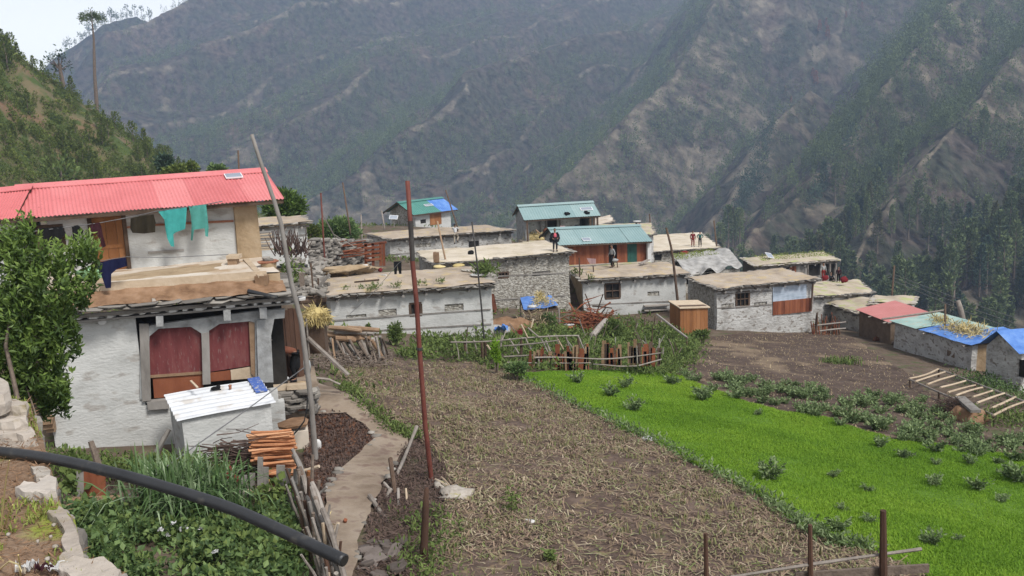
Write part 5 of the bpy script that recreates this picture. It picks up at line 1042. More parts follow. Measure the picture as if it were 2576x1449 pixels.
# --- retaining terrace in the left foreground ----------------------------------------------
TZ = -2.42
def tp(x, y, z=TZ): k = ray(x, y); return k*(z/k.z)
TO = [tp(*q) for q in ((-500,960),(-60,985),(26,1000),(75,1012),(108,1100),(118,1142),(134,1190),(142,1232),(155,1264),(188,1302),(203,1370),(218,1408),(296,1426),(306,1462),(318,1530))]+[Vector((-1.0, 3.6, TZ)), Vector((1.4, 2.4, TZ)), Vector((1.8, -3, TZ)), Vector((-14, -3, TZ))]
A2 = np.array([tuple(p.xy) for p in TO]); Q = []
for i, p in enumerate(A2):
    q = A2[(i+1) % len(A2)]; k = max(1, int(np.hypot(*(q-p))/.25))
    for j in range(k): Q.append(p+(q-p)*j/k)
n = len(Q); gx, gy = np.meshgrid(np.arange(-14, 2, .14), np.arange(-3, 11, .14)); G = np.stack([gx.ravel(), gy.ravel()], 1); G = G[inside(G, np.array(Q))]; 
ov, oe, of, *_ = delaunay_2d_cdt([Vector(q) for q in Q]+[Vector(g) for g in G], [(i, (i+1) % n) for i in range(n)], [list(range(n))], 1, 1e-6)
V = np.array([(v[0], v[1], 0) for v in ov]); V[:, 2] = TZ+.035*fbm(V[:, 0]*2.2, V[:, 1]*2.2, 4)-.03
mb = MB(); mb.arr(V, np.array([list(f) for f in of if len(f) == 3])); struct(mb.build('terrace_ground', M['terrace'], smooth=True, loc=(0, 0, 0)))
TA = np.array(Q)
t = thing('retaining_wall', TO[8]-UP*5, 'dry stone retaining wall with pale coping slabs in the left foreground', 'wall'); mb = MB(); ring = [Vector((q[0], q[1], 0)) for q in Q]
core = [(q.x, q.y, z) for z in (-8.2, TZ-.06) for q in ring]; mb.add(core, [(i, (i+1) % n, n+(i+1) % n, n+i) for i in range(n)])
for z in np.arange(-7.6, TZ-.14, .2):
    for i in range(0, n, 1):
        if ring[i].y < 2 or ring[i].x < -8: continue
        mb.slab(ring[i]*1.0+Vector((-.13, .02, 0))+UP*(z+rng.uniform(-.04, .0)), rng.uniform(.12, .2), rng.uniform(.10, .16), rng.uniform(.10, .18), rng.uniform(0, 3), n=6)
mb.build('stonework', M['slate'], t)
def rough(px, st=9, j=2.6):
    o = []
    for i, p in enumerate(px):
        n_ = px[(i+1) % len(px)]; m = max(1, int(math.hypot(n_[0]-p[0], n_[1]-p[1])/st))
        for s_ in range(m): o.append((p[0]+(n_[0]-p[0])*s_/m+rng.uniform(-j, j), p[1]+(n_[1]-p[1])*s_/m+rng.uniform(-j, j)))
    return o
def pslab(px, z, th, m='slabstone'):
    q = [tp(x, y, z) for x, y in rough(px)]; mb = MB(); k = len(q); c = sum(q, Vector())/k
    mb.add([c+(p-c)*s+UP*(dz+rng.uniform(-.008, .008)) for s, dz in ((.94, -th), (1.0, -th*.4), (.96, 0)) for p in q], [tuple(range(k)), tuple(range(2*k, 3*k))[::-1]]+[(l*k+i, l*k+(i+1) % k, (l+1)*k+(i+1) % k, (l+1)*k+i) for l in (0, 1) for i in range(k)]); return mb.build('coping_slab', M[m], t)
pslab([(77,1172),(110,1170),(128,1180),(124,1196),(90,1198)], TZ+.02, .1, 'palestone'); pslab([(36,1226),(60,1214),(100,1208),(96,1198),(120,1195),(143,1202),(141,1232),(120,1240),(70,1239)], TZ+.05, .12)
pslab([(113,1284),(150,1272),(178,1296),(195,1330),(203,1375),(216,1408),(180,1412),(150,1404),(166,1384),(152,1362),(166,1336),(140,1302)], TZ+.035, .12); pslab([(142,1430),(152,1408),(190,1400),(262,1404),(284,1416),(306,1432),(300,1452),(240,1462),(180,1456)], TZ+.04, .16)
for x, y, w_, h_ in ((136,1326,6,5),(129,1356,5,4),(141,1380,9,6),(120,1412,8,5),(150,1421,6,5),(105,1432,5,4),(22,1350,6,3),(96,1368,4,3)): mb = MB(); d = tp(x, y).y; mb.rock(tp(x, y)+UP*.015, w_*d/2400, w_*d/2600, .012, rough=.2); tag(mb.build('pebble', M['palestone'], smooth=True), 'small pale pebble half sunk in the needle covered terrace edge', 'pebble', 'pebbles on the near terrace')
# stone steps at the left edge
t2 = thing('stone_steps', tp(20, 1130), 'stack of pale flat slabs at the left edge beside the tree trunk', 'steps')
for px, z, th in (([(-90,1000),(-90,950),(8,950),(24,962),(27,984),(10,996)], -2.10, .16), ([(-120,1010),(-60,1000),(40,1004),(74,1012),(66,1022),(0,1024)], -2.22, .10), ([(-120,1052),(-60,1030),(16,1027),(50,1026),(70,1042),(68,1056),(0,1060)], -2.30, .12), ([(-120,1085),(-40,1066),(48,1062),(80,1074),(91,1086),(60,1094),(-20,1096)], -2.38, .12), ([(-120,1120),(-30,1098),(60,1094),(92,1102),(103,1118),(60,1126),(-20,1130)], -2.44, .14), ([(40,1138),(60,1128),(106,1122),(114,1138),(100,1146),(50,1148)], -2.5, .16)):
    q = [tp(x, y, z+.0) for x, y in rough(px, 14, 2)]; mb = MB(); k = len(q); c = sum(q, Vector())/k
    mb.add([c+(p-c)*s+UP*(dz+rng.uniform(-.012, .012)) for s, dz in ((.95, -th), (1.0, -th*.45), (.96, 0)) for p in q], [tuple(range(k)), tuple(range(2*k, 3*k))[::-1]]+[(l*k+i, l*k+(i+1) % k, (l+1)*k+(i+1) % k, (l+1)*k+i) for l in (0, 1) for i in range(k)]); mb.build('slab', M['slabstone'], t2)
# needles, moss, stalks, litter
G = nr.random((30000, 2))*np.array([4.2, 6.5])+np.array([-4.6, 3.2]); G = G[inside(G, TA)]; z = TZ+.0+0*G[:, 0]; a = nr.random(len(G))*6.28; D = np.stack([np.cos(a), np.sin(a), .15*nr.normal(size=len(G))], 1)
mb = MB(); mb.leaves(np.column_stack([G, z]), .06, .10, 0, D, t=None, fold=.02); struct(mb.build('needle_litter', M['redearth'], loc=(0, 0, 0)), 'stuff', 'brown pine needles covering the near terrace')
k = fbm(G[:, 0]*1.1+3, G[:, 1]*1.1, 3) > .14; k &= nr.random(len(G)) < .8; mb = MB(); mb.blades(np.column_stack([G[k], z[k]-.01]), .05, .012, .9); struct(mb.build('moss', M['moss'], loc=(0, 0, 0)), 'stuff', 'yellow green moss and short grass on the near terrace')
for pts in ([(2,1335),(9,1260),(16,1200),(24,1158)], [(10,1330),(22,1290),(32,1270)], [(-10,1390),(15,1420),(36,1455)], [(0,1432),(24,1412),(46,1420),(54,1436)], [(52,1449),(50,1420),(46,1396)]):
    mb = MB(); z0 = tp(*pts[0]).y; mb.tube([at(x, y, z0-.12*i) for i, (x, y) in enumerate(pts)], [.006, .005, .004, .003][:len(pts)], 5); tag(mb.build('grass_stalk', M['hay']), 'dry straw coloured grass stalk at the left edge of the near terrace', 'grass stalk', 'dry stalks on the near terrace')
for x, y, w_, m, lab in ((60,1438,18,'c_white','crumpled white wrapper'),(82,1432,16,'c_white','torn white plastic scrap'),(55,1446,12,'c_cream','yellowish crumpled scrap'),(112,1440,22,'c_maroon','dark maroon wrapper'),(145,1438,26,'c_white','long white plastic strip'),(170,1446,20,'c_grey','grey plastic scrap')):
    p = tp(x, y); s = w_*p.y/2400; mb = MB(); mb.grid(lambda i, j: p+Vector(((i-.5)*s*2, (j-.5)*s*1.2, .03+.05*float(fbm(i*4+x, j*4, 3)))), 8, 6); tag(mb.build('plastic_scrap', M[m]), lab+' among the litter in the lower left corner', 'litter', None)
# --- leafy tree in front of the house -----------------------------------------------------------
d = 12.2; t = thing('leafy_tree', (at(95, 1090, d).x, d, g1(at(95, 1090, d).x, d)), 'bushy broadleaf tree in the left foreground hiding the house end', 'tree')
zb = ORG[t.name].z; mb = MB(); b0 = at(97, 1100, d); mb.tube([Vector((b0.x+.02, d, zb-.2)), b0, at(96, 960, d), at(92, 885, d), at(80, 800, d)], [.085, .055, .05, .045, .035], 9); mb.build('trunk', M['bark'], t, smooth=True)
mb = MB(); mb.stick(at(92, 885, d), at(60, 780, d+.3), .03, .012); mb.stick(at(94, 900, d), at(150, 800, d-.2), .03, .01); mb.stick(at(80, 800, d), at(75, 640, d), .035, .01); mb.stick(at(85, 830, d), at(180, 690, d), .025, .008); mb.stick(at(82, 820, d), at(20, 690, d+.2), .025, .008)
mb.tube([at(45, 1005, 11.4), at(28, 930, 11.6), at(14, 870, 11.8), at(25, 800, 12)], [.028, .026, .024, .012], 6); mb.stick(at(60, 960, 12), at(95, 1060, 11.8), .012, .008); mb.build('limb', M['bark'], t)
blobs = [(60,640,70,75,.55),(150,640,55,45,.45),(205,610,38,34,.35),(30,590,38,45,.4),(120,720,105,70,.7),(205,715,42,24,.3),(40,760,85,80,.7),(135,800,65,62,.6),(180,810,24,28,.3),(60,860,85,75,.7),(135,880,50,42,.45),(100,950,75,50,.5),(30,930,55,55,.5),(150,950,34,32,.35),(110,990,55,28,.35),(-40,700,80,120,.7),(-50,880,80,100,.7),(65,560,22,28,.2),(235,620,20,18,.2),(228,675,28,14,.2),(160,990,22,22,.2),(190,850,16,14,.15)]
Pn = []; Dn = []; sz = []; tn = []
for x, y, rx, ry, dep in blobs:
    n = int(4+rx*ry*.021); c = at(x, y, d)
    for k in range(n):
        while True:
            a, b, e = rng.uniform(-1, 1), rng.uniform(-1, 1), rng.uniform(-1, 1)
            if a*a+b*b+e*e < 1: break
        tip = at(x+a*rx, y+b*ry, d+e*dep); ax_ = Vector((a*.6, e*.5, .75-b*.4+rng.uniform(-.2, .5))).normalized()
        for q in range(11): Pn.append(tip-ax_*.34*q/11+Vector((rng.gauss(0,.02),rng.gauss(0,.02),0))); tn.append(np.clip(.95-.085*q+rng.gauss(0,.12), 0, 1)); v = Vector((rng.gauss(0, 1), rng.gauss(0, 1), rng.gauss(0, 1))).normalized()*.75+ax_*.8; Dn.append(v.normalized()); sz.append(rng.uniform(.065, .12)*(1 if q else .8))  # tint lighter at sprig tips: young leaves, plus sunlit tips painted into the colour
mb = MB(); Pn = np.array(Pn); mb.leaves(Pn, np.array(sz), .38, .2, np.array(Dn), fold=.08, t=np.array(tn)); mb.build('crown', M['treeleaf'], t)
# --- garden ------------------------------------------------------------------------------------
GA = np.array([tuple(gp(x, y).xy) for x, y in ((170,1262),(300,1330),(420,1290),(560,1270),(690,1275),(735,1290),(738,1380),(745,1449))]+[tuple(gp(760,1640).xy), tuple(gp(150,1640).xy)])
P = scatter(GA, 2900, 0); P = P[fbm(P[:, 0]*.9+7, P[:, 1]*.9, 2) > -.28]; nP = []; gpx = visible_w(P); P = P[(gpx[1] > 1300-.0*gpx[0]) | (nr.random(len(P)) < .3)]
for p in P: 
    hh = rng.uniform(.05, .34)*(1.0+1.3*float(fbm(p[0]*1.6, p[1]*1.6, 2))); nP.append(p+nr.normal(size=(9, 3))*np.array([.13, .13, .06])+np.array([0, 0, hh]))
mb = MB(); mb.leaves(np.concatenate(nP), .12, .6, .5, fold=.06); struct(mb.build('garden_foliage', M['leaf'], loc=(0, 0, 0)), 'stuff', 'dense potato leaves filling the garden below the black pipe')
mb = MB(); mb.leaves(np.concatenate(nP[::6])+np.array([0, 0, .08]), .11, .6, .5); struct(mb.build('bright_garden_leaves', M['weed'], loc=(0, 0, 0)), 'stuff', 'lighter leaves topping the garden plants')
for x, y in ((402,1335),(436,1318),(455,1330),(468,1325),(505,1330),(420,1345),(540,1390)): mb = MB(); mb.leaves(np.array([tuple(gp(x, y, .5))]*7), .06, .8, .6); tag(mb.build('flower', M['c_white']), 'small white flower among the garden leaves', 'flower', 'white garden flowers')
def tall_grass(label, pxs, h, n, spread, m='reed', w_=.042, lean=.85):
    t = thing('tall_grass', gp(*pxs[0]), label, 'grass clump'); mb = MB(); P = np.concatenate([np.array(gp(x, y))+nr.normal(size=(n, 3))*np.array([spread, spread, 0]) for x, y in pxs]); P[:, 2] = gz(P[:, 0], P[:, 1])
    mb.blades(P, h*(.55+.6*nr.random(len(P))), w_, lean, seg=6, droop=.55); mb.build('leaf_blades', M[m], t)
tall_grass('large clump of long arching striped grass blades under the black pipe', [(455,1325),(410,1318),(510,1318),(470,1298),(560,1315)], 1.55, 120, .27, lean=1.0)
tall_grass('small tuft of upright grass before the farmhouse wall', [(402,1245)], 1.2, 60, .15)
for x, y, w_, h_, lab in ((690,1270,.45,.5,'broad leafed pumpkin plant below the split slab fence'),(200,1245,.3,.6,'bright leafy weed growing against the near coping slabs'),(192,1205,.2,.5,'small leafy weed at the corner of the coping slab'),(215,1320,.3,.35,'bright green seedling below the guy wire anchor'),(730,1430,.4,.4,'leafy plant at the foot of the stick fence')):
    t = thing('weed_plant', gp(x, y), lab, 'plant'); p = np.array(gp(x, y)); mb = MB(); mb.leaves(p+nr.normal(size=(150, 3))*np.array([w_*.6, w_*.6, h_*.3])+np.array([0, 0, h_*.6]), .16, .8, .5); mb.build('foliage', M['weed'], t); mb = MB()
    for i in range(5): mb.stick(p, p+np.array([rng.uniform(-w_, w_)*.6, rng.uniform(-w_, w_)*.6, h_]), .012, .006, .1, 4)
    mb.build('stem', M['weed'], t)
# ---------------------------------------------------------------- poles
def polyline(name, label, px, r, m, cat='pole', n=8, extra=None, group=None):
    """px: (x, y, d); a pole through these points"""
    P = [at(*q) for q in px]; t = tag((lambda mb: (mb.tube(P, r, n), mb.build(name, M[m], smooth=True, loc=P[0]))[1])(MB()), label, cat, group); return t, P
def gpole(name, label, top, base, r0, r1, m, mid=(), cat='pole', d=None, sink=.4):
    b = gp(*base) if d is None else at(base[0], base[1], d); d = b.y
    P = [b-UP*sink, b]+[at(x, y, d) for x, y in mid]+[at(top[0], top[1], d)]; n = len(P); mb = MB(); mb.tube(P, [r0+(r1-r0)*i/(n-1) for i in range(n)], 8)
    return tag(mb.build(name, M[m], smooth=True, loc=b), label, cat), d
gpole('wooden_pole', 'tall crooked grey wooden pole beside the farmhouse', (633,338), (795,1163), .076, .042, 'greywood', [(790,1105),(782,1005),(770,905),(757,806),(733,713),(720,640),(707,563),(690,506),(663,430),(645,375)])
t, d = gpole('steel_pole', 'tall rusty red steel pole standing at the edge of the brown field', (1025,455), (1086,1213), .060, .052, 'steelred', [(1070,1072),(1055,876),(1048,763),(1038,663),(1033,573)]); ORG[t.name] = t.location.copy()
mb = MB(); p = at(1055, 877, d); mb.tube([p-UP*.03, p+UP*.03], .075, 10); mb.build('collar', M['blackiron'], t); mb = MB(); p = at(1035, 600, d); mb.tube([p-UP*.5, p+UP*.4], .058, 10); mb.build('sleeve', M['blackiron'], t)
gpole('iron_pole', 'thin black iron pole before the right end of the long white house', (1187,558), (1218,853), .045, .035, 'blackiron', [(1210,760),(1200,660)], d=44.2)
gpole('wooden_pole', 'thin dark wooden pole with a side branch left of the wooden outhouse', (1676,573), (1708,790), .10, .06, 'darkwood', [(1703,740),(1694,660),(1688,620)], d=57.5)
gpole('steel_pole', 'slim red pole behind the left end of the long white house', (807,485), (819,690), .055, .045, 'steelred', [(813,590)], d=52)
gpole('wooden_pole', 'thin dark pole rising from the bush left of the far long house', (862,459), (880,575), .06, .045, 'darkwood', d=62)
gpole('wooden_pole', 'dark leaning pole before the far blue and green roof', (1121,478), (1151,572), .07, .05, 'darkwood', d=76)
gpole('wooden_pole', 'brown stick pole standing on the tall house roof', (1100,556), (1122,660), .07, .05, 'wood', d=58, sink=.1)
gpole('wooden_pole', 'pale slim post left of the far long house', (908,540), (911,606), .06, .05, 'driftwood', d=72); gpole('wooden_pole', 'pale short post beside the far green roofed house', (960,530), (967,572), .07, .06, 'driftwood', d=84)
gpole('wooden_pole', 'thin bare pole sticking up behind the red roof', (599,378), (603,470), .05, .03, 'darkwood', d=36)
gpole('utility_pole', 'dark slim pole at the far right edge of the flat roofs', (1796,555), (1806,650), .09, .07, 'darkwood', d=93); gpole('utility_pole', 'thin dark pole above the teal roof with the plank walls', (1634,538), (1637,590), .08, .06, 'darkwood', d=95)
gpole('utility_pole', 'slim dark power pole at the slope edge carrying the wires', (2250,668), (2243,752), .08, .06, 'darkwood', d=65)
gpole('tree_stump', 'tall pale splintered stump standing above the teal shed roof', (2410,757), (2424,812), .20, .14, 'driftwood', [(2417,780)], cat='stump', d=54)
gpole('wooden_pole', 'short dark post on the slope edge left of the power wires', (2378,765), (2377,830), .06, .05, 'darkwood', d=50)
for y0, y1, lab in ((690,806,'upper power wire sloping down to the right edge'), (698,822,'middle power wire sloping down to the right edge'), (706,838,'lower power wire sloping down to the right edge')):
    mb = MB(); mb.tube([at(2248, y0, 65), at(2330, y0+(y1-y0)*.27, 60), at(2420, y0+(y1-y0)*.56, 55), at(2640, y1+22, 46)], .016, 4); tag(mb.build('power_wire', M['wire']), lab, 'wire')
for pts, lab in (([(811,540),(850,610),(872,655)], 'slack wire hanging from the slim red pole'), ([(811,535),(840,590),(890,620)], 'second slack wire from the slim red pole to the gate')):
    mb = MB(); mb.tube([at(x, y, 54+i) for i, (x, y) in enumerate(pts)], .025, 4); tag(mb.build('wire', M['driftwood']), lab, 'wire')
mb = MB(); mb.tube([at(880, 790, 44.0), at(940, 735, 44.4), at(1003, 662, 45), at(1038, 640, 45)], .012, 4); tag(mb.build('clothesline', M['wire']), 'thin line holding the black trousers above the long tan roof', 'clothesline')
cloth_piece('trousers', 'black trousers hanging on the line over the long tan roof', [(990,658),(1010,657),(1010,689),(1004,689),(1000,668),(998,690),(992,690)], 45.2, 'c_black', wav=.02)
# ---------------------------------------------------------------- things on the roofs
def rp(fr, x, y, lift=.06): k = ray(x, y); n = fr.u.cross(fr.v); o = fr.o+UP*lift; return k*(o.dot(n)/k.dot(n))
def rmesh(fn, name, m, label, cat, **kw): mb = MB(); fn(mb); return tag(mb.build(name, M[m], **kw), label, cat)
p = rp(F_long, 897, 678); rmesh(lambda mb: mb.box(p+UP*.12, (.62, .12, .1), F_long.u.normalized(), F_long.v, UP), 'polystyrene_sheet', 'frame_white', 'long pale blue and white sheet on the back edge of the long tan roof', 'sheet')
p = rp(F_long, 957, 684); rmesh(lambda mb: mb.rock(p+UP*.1, .17, .14, .11, rough=.5), 'cloth_bundle', 'c_red', 'small red cloth heap on the long tan roof', 'cloth', smooth=True)
p = rp(F_long, 966, 693); rmesh(lambda mb: mb.bar(p+Vector((-.15, 0, .03)), p+Vector((.15, -.2, .05)), .09, .07), 'wood_offcut', 'white', 'pale offcut lying beside the red cloth on the roof', 'offcut')
a, b = rp(F_long, 892, 711), rp(F_long, 954, 705); rmesh(lambda mb: mb.bar(a+UP*.03, b+UP*.03, .1, .06), 'plank', 'darkwood', 'long dark plank lying on the long tan roof', 'plank')
a, b = rp(F_long, 918, 706), rp(F_long, 948, 702); rmesh(lambda mb: mb.bar(a+UP*.05, b+UP*.05, .12, .08), 'plank', 'palewood', 'short pale plank on the long tan roof', 'plank')
for x, y, lab in ((1105,670,'left flat heap of yellow grain on the long tan roof'), (1153,668,'right flat heap of yellow grain on the long tan roof')):
    p = rp(F_long, x, y); rmesh(lambda mb: mb.rock(p, .34, .4, .09, rough=.3), 'grain_heap', 'hay', lab, 'grain', smooth=True)
p = rp(F_long, 1198, 694); rmesh(lambda mb: mb.slab(p+UP*.06, .32, .4, .05, .4), 'stone_slab', 'white', 'white slab at the right end of the long tan roof', 'slab')
p = rp(F_long, 1180, 684); rmesh(lambda mb: mb.slab(p+UP*.08, .3, .6, .05, .9), 'stone_slab', 'palestone', 'long grey slab at the back right corner of the long tan roof', 'slab')
def tuft(fr, x, y, s, n=70, lab='small grass tuft growing at the slate edge of the long tan roof', grp='grass tufts on the long roof'):
    p = rp(fr, x, y); mb = MB(); mb.leaves(np.array(p)+nr.normal(size=(n, 3))*np.array([s*.5, s*.35, s*.25])+np.array([0, 0, s*.4]), s*.5, .3, 1); tag(mb.build('grass_tuft', M['weed']), lab, 'grass tuft', grp)
for x, y, s in ((910,726,.22),(944,727,.3),(930,731,.2),(999,724,.28),(1057,717,.3),(1110,712,.24),(870,728,.2)): tuft(F_long, x, y, s)
tuft(F_long, 1220, 692, .6, 260, 'bright green plant sprouting at the right end of the long roof', None)
p = rp(F_tall, 1184, 640); rmesh(lambda mb: mb.rock(p+UP*.12, .2, .16, .15, rough=.3), 'cloth_bundle', 'c_black', 'black bundle lying on the pale tall house roof', 'bundle', smooth=True)
p = rp(F_tall, 1098, 660); rmesh(lambda mb: mb.slab(p+UP*.3, .2, .08, .62, .2), 'upright_stone', 'wood', 'upright pointed brown slab at the corner of the tall house roof', 'slab')
tuft(F_h1, 1484, 702, .3, 60, 'green tuft at the left corner of the plank house roof terrace', None); tuft(F_h1, 1452, 690, .4, 80, 'grass hanging over the left edge of the roof below the teal house', None)
# rail with pink cloth
t = thing('roof_rail', rp(F_h1, 1470, 690), 'low wooden rail on posts on the roof before the plank walled house', 'rail')
for x, y0, y1 in ((1458,648,697), (1493,668,684)): mb = MB(); b = rp(F_h1, x, y1); mb.stick(b, at(x-1, y0, b.y), .05, .04, .01); mb.build('post', M['darkwood'], t)
b = rp(F_h1, 1458, 697).y; mb = MB(); mb.stick(at(1425, 671, b), at(1535, 663, b+3), .045, .04, .01); mb.build('rail', M['greywood'], t)
cloth_piece('cloth', 'pinkish cloth draped on the low rail before the plank wall', [(1476,649),(1499,651),(1499,663),(1484,664),(1480,658)], 63.2, 'c_pink', 'cloth', wav=.02)
for x, y, lab in ((1427,541,'left dark cloth clump on the upper teal roof'), (1478,538,'right dark cloth clump on the upper teal roof')):
    p = on_slope(F_up, .92, x, y, .08); rmesh(lambda mb: (mb.rock(p, .22, .17, .12, rough=.5), mb.rock(p+Vector((-.12, 0, .08)), .12, .12, .1, rough=.4)), 'cloth_bundle', 'c_black', lab, 'bundle', smooth=True)
mb = MB(); c = at(1345, 590, 71); mb.leaves([np.array(c)+np.array([rng.gauss(0, .35), rng.gauss(0, .2), -abs(rng.gauss(0, .22))]) for i in range(350)], .35, .09, 0); mb.rock(c-UP*.3, .75, .3, .25, rough=.2); tag(mb.build('straw_heap', M['hay']), 'orange brown straw heap under the open fronted teal roof', 'straw')
for x, y, r, m, lab in ((1378,585,.3,'c_rust','rust brown sack leaning in the open porch'), (1395,600,.35,'c_dark','dark bundle beside the standing person on the tall roof'), (1415,577,.22,'c_pink','pinkish bundle on the porch of the teal house'), (1450,574,.25,'c_dark','dark bundle under the right end of the teal porch'), (1465,576,.2,'c_cream','pale bundle under the right end of the teal porch')):
    p = at(x, y, 71 if x != 1395 else 66); rmesh(lambda mb: mb.rock(p, r, r*.7, r*1.1, rough=.4), 'sack', m, lab, 'sack', smooth=True)
mb = MB(); mb.bar(at(1348, 578, 70.6), at(1372, 600, 70.2), .12, .05); tag(mb.build('plank', M['wood']), 'brown plank sloping in the open teal porch', 'plank')
mb = MB(); mb.bar(at(1450, 571, 72), at(1500, 576, 71.5), .14, .08); tag(mb.build('plank', M['palewood']), 'pale beam lying across the right porch bay', 'plank')
rmesh(lambda mb: (mb.bar(at(1610, 664, 65), at(1632, 653, 65.6), .3, .05), mb.bar(at(1617, 662, 65), at(1620, 664, 65), .05, .05)), 'board', 'driftwood', 'grey board propped at the white post of the plank house', 'board')
t = thing('stool', rp(F_h1, 1547, 672), 'grey cloth covered stool beside the standing person on the roof', 'stool'); b = rp(F_h1, 1547, 672)
for dx, dy in ((-.18, -.1), (.18, -.1), (-.18, .12), (.18, .12)): mb = MB(); mb.stick(b+Vector((dx, dy, -.02)), b+Vector((dx*.8, dy*.8, .42)), .03, .03, .01); mb.build('leg', M['darkwood'], t)
mb = MB(); mb.rock(b+UP*.48, .25, .18, .12, rough=.3); mb.build('cloth_cover', M['c_grey'], t, smooth=True)
for x, y, r, m, lab in ((1722,642,.5,'c_dred','dark red bundle under the flat roof with two people'), (1738,640,.35,'c_maroon','maroon bundle under the flat roof with two people'), (2075,700,.3,'c_red','red bundle left of the seated person'), (2123,703,.3,'c_red','red bundle right of the standing child'), (2250,868,.24,'mudbrown','brown lump on the bare soil by the brown shed wall'),(2203,858,.22,'mulch','reddish brown sack against the brown shed wall')):
    p = at(x, y, {1722:90, 1738:90, 2075:67.5, 2123:67.5}[x]) if x in (1722, 1738, 2075, 2123) else gp(x, y)+UP*.1; rmesh(lambda mb: mb.rock(p, r, r*.7, r*.75, rough=.35), 'bundle', m, lab, 'bundle', smooth=True)
cloth_piece('cloth', 'blue cloth hanging under the flat roof with two people', [(1763,634),(1786,631),(1788,646),(1766,648)], 90.5, 'c_blue', 'cloth'); cloth_piece('cloth', 'white cloth hanging left of the blue cloth under the flat roof', [(1741,634),(1762,636),(1760,648),(1752,643),(1746,652)], 90.4, 'c_white', 'cloth')
# ---------------------------------------------------------------- outhouse, bench, tarp lean-to
fr = Fr((1711,776,52.5), (1783,774,53), 1.5); t = thing('outhouse', gp(1748, 838), 'small upright orange brown plank outhouse beside the white house', 'outhouse'); L = fr.L
zb = min(g1(*fr.p(a, b, 0).xy)-fr.o.z for a in (0, L) for b in (0, 1.4))-.2
planks('front_planks', fr, .05, .03, L-.03, zb, -.02, M['orangewood'], t, .22, .04); f2_ = Fr.__new__(Fr); f2_.o = fr.p(0, .06, 0); f2_.u = fr.v; f2_.v = fr.u.normalized(); f2_.L = 1.4; f2_.D = L; planks('side_planks', f2_, .03, 0, 1.35, zb, .1, M['orangewood'], t, .22, .04)
mb = MB(); fr.box(mb, .1, L-.06, .12, 1.3, zb, .1); mb.build('inner_box', M['darkwood'], t); mb = MB(); mb.hexa([fr.p(a, b, .0+.12*b/1.4+z) for z in (0, .06) for a, b in ((-.06, -.06), (L+.06, -.06), (L+.06, 1.45), (-.06, 1.45))]); mb.build('lid', M['palewood'], t)
t = thing('wall_bench', at(1653, 790, 60), 'narrow plank bench against the white wall below the grey patch', 'bench'); o = F_h1; 
for x in (1628, 1678): a, c = o.hit(x, 782, .2); mb = MB(); mb.bar(o.p(a, .15, c-.05), o.p(a, .38, c-.35), .06, .06); mb.build('bracket', M['greywood'], t)
for y, nm in ((769, 'upper_board'), (780, 'seat')): a0, c0 = o.hit(1622, y+2, .05); a1, c1 = o.hit(1684, y-1, .05); mb = MB(); mb.hexa([o.p(a, b, c+z) for z in (-.03, .03) for a, b, c in ((a0, .03, c0), (a1, .03, c1), (a1, .41, c1), (a0, .41, c0))]); mb.build(nm, M['driftwood'], t)
t = thing('tarp_shelter', gp(1355, 840), 'small shelter roofed with a crumpled blue tarp on thin posts', 'shelter'); C4 = [at(1317,780,51), at(1405,770,51.5), at(1386,744,54.5), at(1309,748,54)]
mb = MB(); mb.grid(lambda i, j: C4[0].lerp(C4[1], i).lerp(C4[3].lerp(C4[2], i), j)+UP*(.09*float(fbm(i*4, j*4, 3))), 24, 16); mb.build('tarp', M['bluetarp'], t, smooth=True)
mb = MB(); mb.hexa([q*1.0+UP*z for z in (-.22, -.14) for q in C4]); mb.build('deck', M['darkwood'], t)
for q in C4: mb = MB(); mb.stick(Vector((q.x, q.y, g1(q.x, q.y)-.3)), q-UP*.15, .06, .05, .02); mb.build('post', M['driftwood'], t)
mb = MB(); mb.leaves([np.array(C4[0].lerp(C4[1], rng.uniform(.2, .95)).lerp(C4[3].lerp(C4[2], .6), rng.uniform(.1, 1)))+np.array([0, 0, .1+.1*rng.random()]) for i in range(500)], .3, .12, 0); tag(mb.build('straw_heap', M['hay']), 'brown straw drying on the small blue tarp shelter', 'straw')
p = C4[0].lerp(C4[1], .25)+UP*.14; rmesh(lambda mb: mb.rock(p, .28, .16, .1, rough=.5), 'plastic_bag', 'c_white', 'white bag at the front edge of the small blue tarp shelter', 'bag', smooth=True)
cloth_piece('hide', 'orange brown hide hanging at the corner of the tall stone house', [(1234,738),(1243,740),(1247,760),(1250,775),(1245,792),(1239,782),(1236,762)], 55.5, 'c_rust', 'hide')
p = gp(1270, 838); rmesh(lambda mb: mb.rock(p+UP*.1, 1.5, .7, .75, rough=.3), 'earth_bank', 'redearth', 'reddish earth bank at the foot of the tall stone house', 'earth bank', smooth=True)
p = gp(1255, 846); rmesh(lambda mb: (mb.rock(p+UP*.3, .45, .25, .25, rough=.7), mb.bar(p+Vector((-.7, 0, .25)), p+Vector((.1, 0, .5)), .12, .05)), 'plastic_heap', 'whitetarp', 'whitish crumpled plastic heap by the end of the long house', 'plastic heap', smooth=True)
p = gp(1262, 848); rmesh(lambda mb: mb.grid(lambda i, j: p+Vector(((i-.5)*.7, (j-.5)*.4, .5+.35*float(fbm(i*3, j*3+4, 3)))), 12, 10), 'plastic_sheet', 'bluetarp', 'blue plastic sheet crumpled on the whitish heap', 'plastic', smooth=True)
t = thing('jerrycan', gp(1309, 855), 'red plastic canister behind the stick fence', 'canister'); p = gp(1309, 855); mb = MB(); mb.box(p+UP*.26, (.13, .1, .24)); mb.build('body', M['c_red'], t); mb = MB(); mb.tube([p+UP*.5, p+UP*.58], .04, 8); mb.build('cap', M['c_dred'], t)
